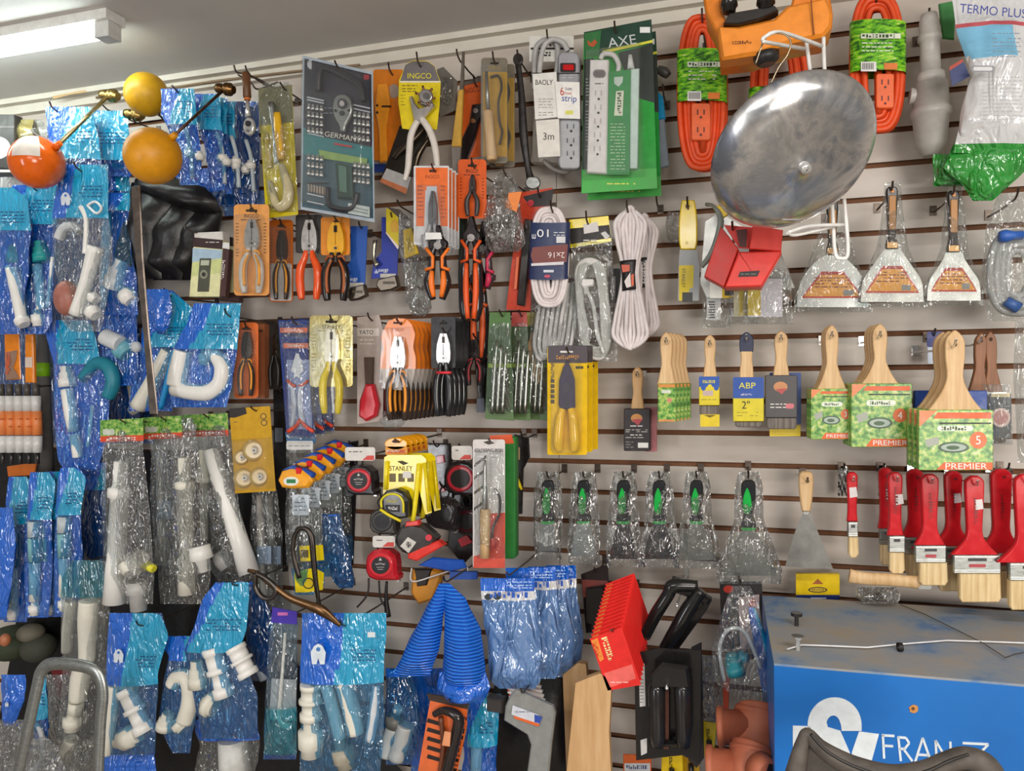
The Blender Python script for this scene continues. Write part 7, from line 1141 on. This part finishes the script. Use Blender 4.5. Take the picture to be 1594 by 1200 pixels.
# packs at the bottom, between trowels and cabinet
for i, (P_, m, q, a) in enumerate((([(1088, 1122), (1116, 1126), (1112, 1168), (1092, 1180)], 'e4c81c', .15, 'yellow pack edge right of the lower trowel'), ([(1030, 1166), (1062, 1164), (1066, 1262), (1028, 1262)], 'ecc71a', .2, 'yellow tool card below the lower trowel'), ([(970, 1174), (1014, 1176), (1014, 1262), (970, 1262)], 'd8662c', .2, 'orange card at the bottom left of the trowel'), ([(1060, 1160), (1088, 1178), (1092, 1262), (1058, 1262)], 'd4a41c', .16, 'darker yellow card at the bottom beside the ribbed tubes'))):
    t = Thing('carded_tool', a, 'tool card', d=q); c = t.part('backing_card'); c.poly(P_, m+'/g', .004, 0, 1); x, y = P_[0]; 
    if i == 2: c.rect(x+2, y+14, x+42, y+26, 'cfd2d6', .0004, .0006); c.text('TOOLS', x+22, y+20, 6, '3a4a7a', 34, 0, .0012)
    else: c.text('marks', x+14, y+24, 5, '4a4010', 22, 90, .0012)
    b = t.part('tool'); b.tube([(x+16, y+30, .01), (x+16, y+60, .01)], 4, 'gunmetal', 8, 1); t.done()
t = Thing('white_label_bag', 'clear topped bag with white card above the yellow pack edge', 'bag', d=.13); b = t.one(); b.rect(1090, 1122, 1118, 1142, 'c9c6c2', .003, 0, 1); b.bag([(1020, 1082, 1120), (1070, 1085, 1126), (1124, 1090, 1122)], lambda u, v: 'clearheavy', .02, .008, 12, 12, 130); t.done()
fitbag('clear grey bag with teal fittings left of the blue cabinet', [(912, 1140, 1168), (940, 1128, 1180), (1010, 1108, 1190), (1060, 1112, 1202), (1090, 1150, 1196)], 913, .3, [('t', [(1138, 1018), (1146, 1050)], 12, '2d8f9c'), ('f', [(1152, 1014), (1160, 1030)], 9, '2d7f94'), ('p', [(1128, 1060), (1120, 1010), (1134, 980), (1160, 985), (1184, 1040)], 3, 'b9bcc0')], 0, seed=131, text=False, low='clear', back='clear', top=('clear', 'clear'), hk=(1152, 912))
t = Thing('blue_bag_strip', 'shiny blue bag edge between clear bag and blue cabinet', 'bag', d=.26); t.one().bag([(945, 1164, 1176), (1000, 1172, 1198), (1075, 1186, 1208)], lambda u, v: 'deep' if u < .6 else 'cyan', .02, .006, 8, 14, 132); t.done()
t = Thing('red_round_card', 'black and white card with red round mark behind the clear bag', 'card', d=.1); c = t.one(); c.poly([(1120, 905), (1186, 905), (1190, 1010), (1124, 1010)], '2b2626', .002); c.poly([(1150, 930), (1182, 925), (1182, 1010), (1152, 1010)], 'c9b2ae', .0004, .0006); c.poly(ell(1134, 917, 8, 6, 16), 'd8402c', .0004, .0006); c.poly(ell(1172, 940, 6, 9, 16), 'c86a60', .0004, .001); t.done(W(1150, 906, .1)); hook(1150, 905, .12, 'the red marked card')
for i, (P1, P2, P3, q, a) in enumerate((((1117, 1131), (1166, 1133), [(1180, 1100, -.03), (1179, 1126, -.01), (1174, 1158, .01)], .33, 'upper terracotta pipe elbow with flanged mouth, beside the cabinet'), ((1100, 1192), (1152, 1195), [(1172, 1160, -.02), (1166, 1190, 0), (1156, 1240, .02)], .43, 'lower terracotta pipe elbow with dark opening, cut by the bottom edge'))):
    t = Thing('pipe_elbow', a, 'pipe elbow', 'terracotta pipe elbows', q); b = t.part('flange'); b.lathe(P1, P2, [(0, 28), (.03, 31), (.2, 31), (.22, 26), (1, 26)], 'clay', 30)
    b = t.part('body'); b.tube(P3, [31, 32, 33], 'clay', 28, 6); b = t.part('rim_ring'); x, y, z = P3[0]; b.lathe((x, y+4, z), (x-1, y+14, z+.006), [(0, 31), (.1, 35), (.9, 35), (1, 31)], 'clay', 30)
    if i: b = t.part('side_opening'); b.lathe((1180, 1192, .03), (1196, 1206, .055), [(0, 24), (.9, 22), (1, 17)], 'clay', 24); b = t.part('dark_bore'); b.lathe((1195, 1205, .054), (1196, 1206, .056), [(0, 17), (1, 17)], '1d1210', 24)
    t.done()
t = Thing('orange_strip_card', 'narrow orange strips hanging left of the terracotta elbows', 'card', d=.14); t.one().poly([(1124, 1040), (1136, 1040), (1134, 1110), (1126, 1110)], 'd8502c', .004, 0, 1); t.done(); 
# ================================================================ blue cabinet with lettering, bottom right
zt = W(1213, 932, .12).z; A_ = Wz(1205, 1036, zt); B_ = Wz(1594, 1069, zt); A2 = Wz(1213, 931, zt); 
t = Thing('blue_cabinet', 'blue enamel cabinet with dusty top and white lettering', 'cabinet', d=0)
u = (B_-A_).normalized(); n_ = Vector((u.y, -u.x, 0)); n_ = n_ if n_.y < 0 else -n_; B_ = A_+u*.85; dep = (A2-A_).dot(-n_)
def cpt(s_, h, o=0): return A_+u*s_-Vector((0, 0, h))+n_*o
b = t.part('body'); HB = zt-.001; q = [A_, B_, B_-n_*dep, A_-n_*dep]; lo = [p-Vector((0, 0, HB)) for p in q]
b.add(lo+q, [(0, 1, 5, 4), (1, 2, 6, 5), (2, 3, 7, 6), (3, 0, 4, 7), (0, 3, 2, 1)], 'bluepaint')
b = t.part('dusty_top'); q2 = [p+Vector((0, 0, .004)) for p in q]; b.add(q+q2, [(4, 5, 6, 7), (0, 1, 5, 4), (1, 2, 6, 5), (2, 3, 7, 6), (3, 0, 4, 7)], 'dusty')
def onface(px, py, o=.0012):        # photo pixel -> point on the cabinet's front face
    r = ray(px, py); k = (A_-CAM).dot(n_)/r.dot(n_); return CAM+r*k+n_*o
def fpoly(b, pts, m, th=.0015):
    a = [onface(x, y, th) for x, y in pts]; c = [onface(x, y, 0) for x, y in pts]; n = len(pts); b.add(a+c, [tuple(range(n))]+[(i, (i+1) % n, n+(i+1) % n, n+i) for i in range(n)], m)
b = t.part('logo'); O = ell(1299, 1128, 42, 43, 22, 180, 360)[:]; I = ell(1297, 1128, 11, 15, 12, 360, 180)
O = [(1257+(x-1257), y) for x, y in O]; fpoly(b, [(1257, 1135)]+O+[(1341, 1137), (1310, 1137), (1309, 1128)]+I[1:-1]+[(1288, 1128), (1288, 1131), (1308, 1137), (1325, 1176), (1318, 1230), (1280, 1200), (1262, 1160)], 'dfe6ea')
fpoly(b, [(1337, 1138), (1368, 1142), (1356, 1186), (1345, 1220), (1322, 1222), (1326, 1170)], 'dfe6ea'); fpoly(b, [(1234, 1129), (1262, 1130), (1262, 1190), (1234, 1180)], 'dfe6ea')
def letter(b, st, m='d9e2e8', w=3.6):
    for (xa, ya), (xb, yb) in st:
        dx, dy = xb-xa, yb-ya; L_ = math.hypot(dx, dy); ox, oy = -dy/L_*w/2, dx/L_*w/2; fpoly(b, [(xa+ox, ya+oy), (xb+ox, yb+oy), (xb-ox, yb-oy), (xa-ox, ya-oy)], m, .0016)
for st in ([((1374, 1142), (1376, 1180)), ((1373, 1144), (1392, 1145)), ((1375, 1160), (1390, 1161))], [((1398, 1146), (1402, 1184)), ((1398, 1147), (1410, 1148)), ((1410, 1148), (1415, 1156)), ((1415, 1156), (1408, 1165)), ((1408, 1165), (1400, 1165)), ((1406, 1165), (1420, 1184))], [((1436, 1148), (1424, 1186)), ((1436, 1148), (1450, 1188)), ((1429, 1174), (1445, 1175))], [((1456, 1152), (1458, 1190)), ((1456, 1152), (1480, 1192)), ((1479, 1154), (1480, 1192))], [((1498, 1156), (1538, 1158)), ((1538, 1158), (1504, 1194)), ((1504, 1194), (1542, 1196))]):
    k = t.part('letter'); letter(k, st)
b = t.part('rust_spot'); fpoly(b, [(1422+7*math.cos(a/2)*(1+.2*math.sin(a*3)), 1103+6.5*math.sin(a/2)) for a in range(12)], 'c98a4a'); fpoly(b, [(1421+2.5*math.cos(a), 1102+2.5*math.sin(a)) for a in range(6)], '5a3a20', .003)
t.done(A_-Vector((0, 0, HB)))
def ontop(px, py, h=.005): p = Wz(px, py, zt+.004); return p+Vector((0, 0, h))
def tubew(b, P_, r, m, n=8):
    vs = []; N = None
    for i, c in enumerate(P_):
        tt = (P_[min(i+1, len(P_)-1)]-P_[max(i-1, 0)]).normalized(); N = (N if N is not None else tt.orthogonal()); N = (N-tt*N.dot(tt)).normalized(); B2 = tt.cross(N)
        for k in range(n): a = 2*math.pi*k/n; vs.append(c+N*r*math.cos(a)+B2*r*math.sin(a))
    b.add(vs, [(i*n+k, (i+1)*n+k, (i+1)*n+(k+1) % n, i*n+(k+1) % n) for i in range(len(P_)-1) for k in range(n)], m, True)
t = Thing('white_wire', 'thin white wire lying across the dusty cabinet top through a black grommet', 'wire'); b = t.part('wire'); tubew(b, [ontop(*p) for p in ((1225, 1015), (1248, 1008), (1280, 1009), (1350, 1012), (1400, 1007), (1475, 1001), (1540, 1003), (1594, 1005))], .0014, 'e4e6e8')
b = t.part('grommet'); tubew(b, [ontop(1398, 1014, .008), ontop(1400, 1014, .008), ontop(1404, 1014, .008)], .008, '191717', 14); t.done(ontop(1400, 1012, 0))
t = Thing('dark_wire', 'thin dark wire trailing over the cabinet top to the right', 'wire'); tubew(t.one(), [ontop(*p) for p in ((1402, 945), (1440, 960), (1480, 980), (1530, 1005), (1565, 1028), (1580, 1022), (1594, 1020))], .001, '4a4640'); t.done()
for i, (x, y) in enumerate(((1240, 968), (1242, 1006))):
    t = Thing('bolt', ('black bolt head standing near the back left of cabinet top', 'chrome screw eye near the front left of cabinet top')[i], 'bolt'); b = t.one(); c = ontop(x, y+6, 0); tubew(b, [c, c+Vector((0, 0, .022))], .004, 'gunmetal' if i == 0 else 'chrome', 10); tubew(b, [c+Vector((0, 0, .02)), c+Vector((0, 0, .026))], .011 if i == 0 else .007, 'gunmetal' if i == 0 else 'chrome', 14); b.add([c+Vector((.011*math.cos(a*math.pi/7), .011*math.sin(a*math.pi/7), .026)) for a in range(14)], [tuple(range(14))], 'gunmetal', False); t.done(c)
t = Thing('crumpled_bag', 'small crumpled clear bag with black part on the cabinet back edge', 'bag', d=.14); b = t.part('bag_film'); b.bag([(914, 1335, 1395), (926, 1330, 1402), (940, 1345, 1398)], lambda u, v: 'clearheavy', .02, .01, 14, 8, 140); k = t.part('black_part'); k.ball(1366, 929, 9, '1f1d1d/g', 0, 7); t.done(W(1366, 940, .14))
# ================================================================ dark padded chair back at the very bottom right
t = Thing('chair_back', 'worn dark grey padded chair back curving along the bottom edge', 'chair', d=.86); b = t.part('padded_top'); b.tube([(1226, 1270, 0), (1242, 1188, 0), (1250, 1154, 0), (1258, 1142, 0), (1280, 1166, 0), (1330, 1194, 0), (1390, 1210, 0), (1440, 1203, 0), (1472, 1188, 0), (1506, 1180, 0), (1540, 1200, 0), (1560, 1270, 0)], [22, 14, 10, 9, 13, 17, 19, 18, 16, 17, 20, 24], 'chairskin', 18, 6); b = t.part('backrest'); b.poly([(1236, 1220), (1260, 1160), (1330, 1206), (1400, 1220), (1480, 1200), (1530, 1200), (1556, 1300), (1230, 1300)], 'chairskin', .04, -.005, 3); b = t.part('dark_piping'); b.tube([(1262, 1142, .012), (1288, 1170, .018), (1335, 1195, .022), (1390, 1208, .024), (1440, 1201, .024), (1478, 1184, .02), (1508, 1174, .02)], 2.5, '1f1b19', 8, 5); t.done(W(1390, 1290, .86))

# ================================================================ dark stock between the tapes and the scrapers
for i, (P_, q, a, ex) in enumerate((
  ([(800, 676), (822, 682), (824, 712), (814, 730), (812, 800), (800, 802)], .1, 'black and yellow handled tool right of the green card', 1),
  ([(533, 690), (556, 686), (552, 780), (548, 880), (534, 886), (530, 800)], .07, 'tall black pack behind the left tape measure', 0),
  ([(664, 690), (700, 690), (706, 760), (700, 830), (672, 810), (668, 740)], .06, 'black and red pack behind the yellow framed tape', 2),
  ([(706, 770), (744, 762), (748, 850), (720, 880), (696, 850)], .06, 'black pack behind the white soldering iron card, left side', 2),
  ([(424, 606), (446, 604), (448, 690), (446, 890), (428, 892)], .06, 'tall dark pack between wheel card and mini hacksaws', 0),
  ([(738, 560), (760, 556), (762, 640), (746, 640)], .05, 'small dark pack behind the green tool packs', 0))):
    t = Thing('dark_tool_pack', a, 'tool pack', None, q); c = t.part('backing_card'); c.poly(P_, '231f20/g', .012, 0, 2); x, y = P_[0]
    if ex == 1: b = t.part('yellow_edge'); b.tube([(794, 732, .008), (802, 742, .01), (812, 762, .008)], [2, 4, 2], 'ecd318/g', 8, 4); b = t.part('gold_mark'); b.rect(799, 696, 809, 716, 'b38c5e', .002, .002, 2)
    if ex == 2: b = t.part('red_mark'); b.poly([(x+6, y+70), (x+20, y+62), (x+30, y+74), (x+12, y+82)], 'c02c38/g', .006, .006, 1); b = t.part('red_mark'); b.poly([(x+14, y+20), (x+26, y+18), (x+28, y+30), (x+16, y+32)], 'a82834/g', .006, .006, 1)
    if ex == 0: b = t.part('label'); b.rect(x+4, y+60, x+16, y+82, '6f7684', .001, .001, 1)
    t.done(); hook(x+12, y+4, q+.02, 'the '+a)
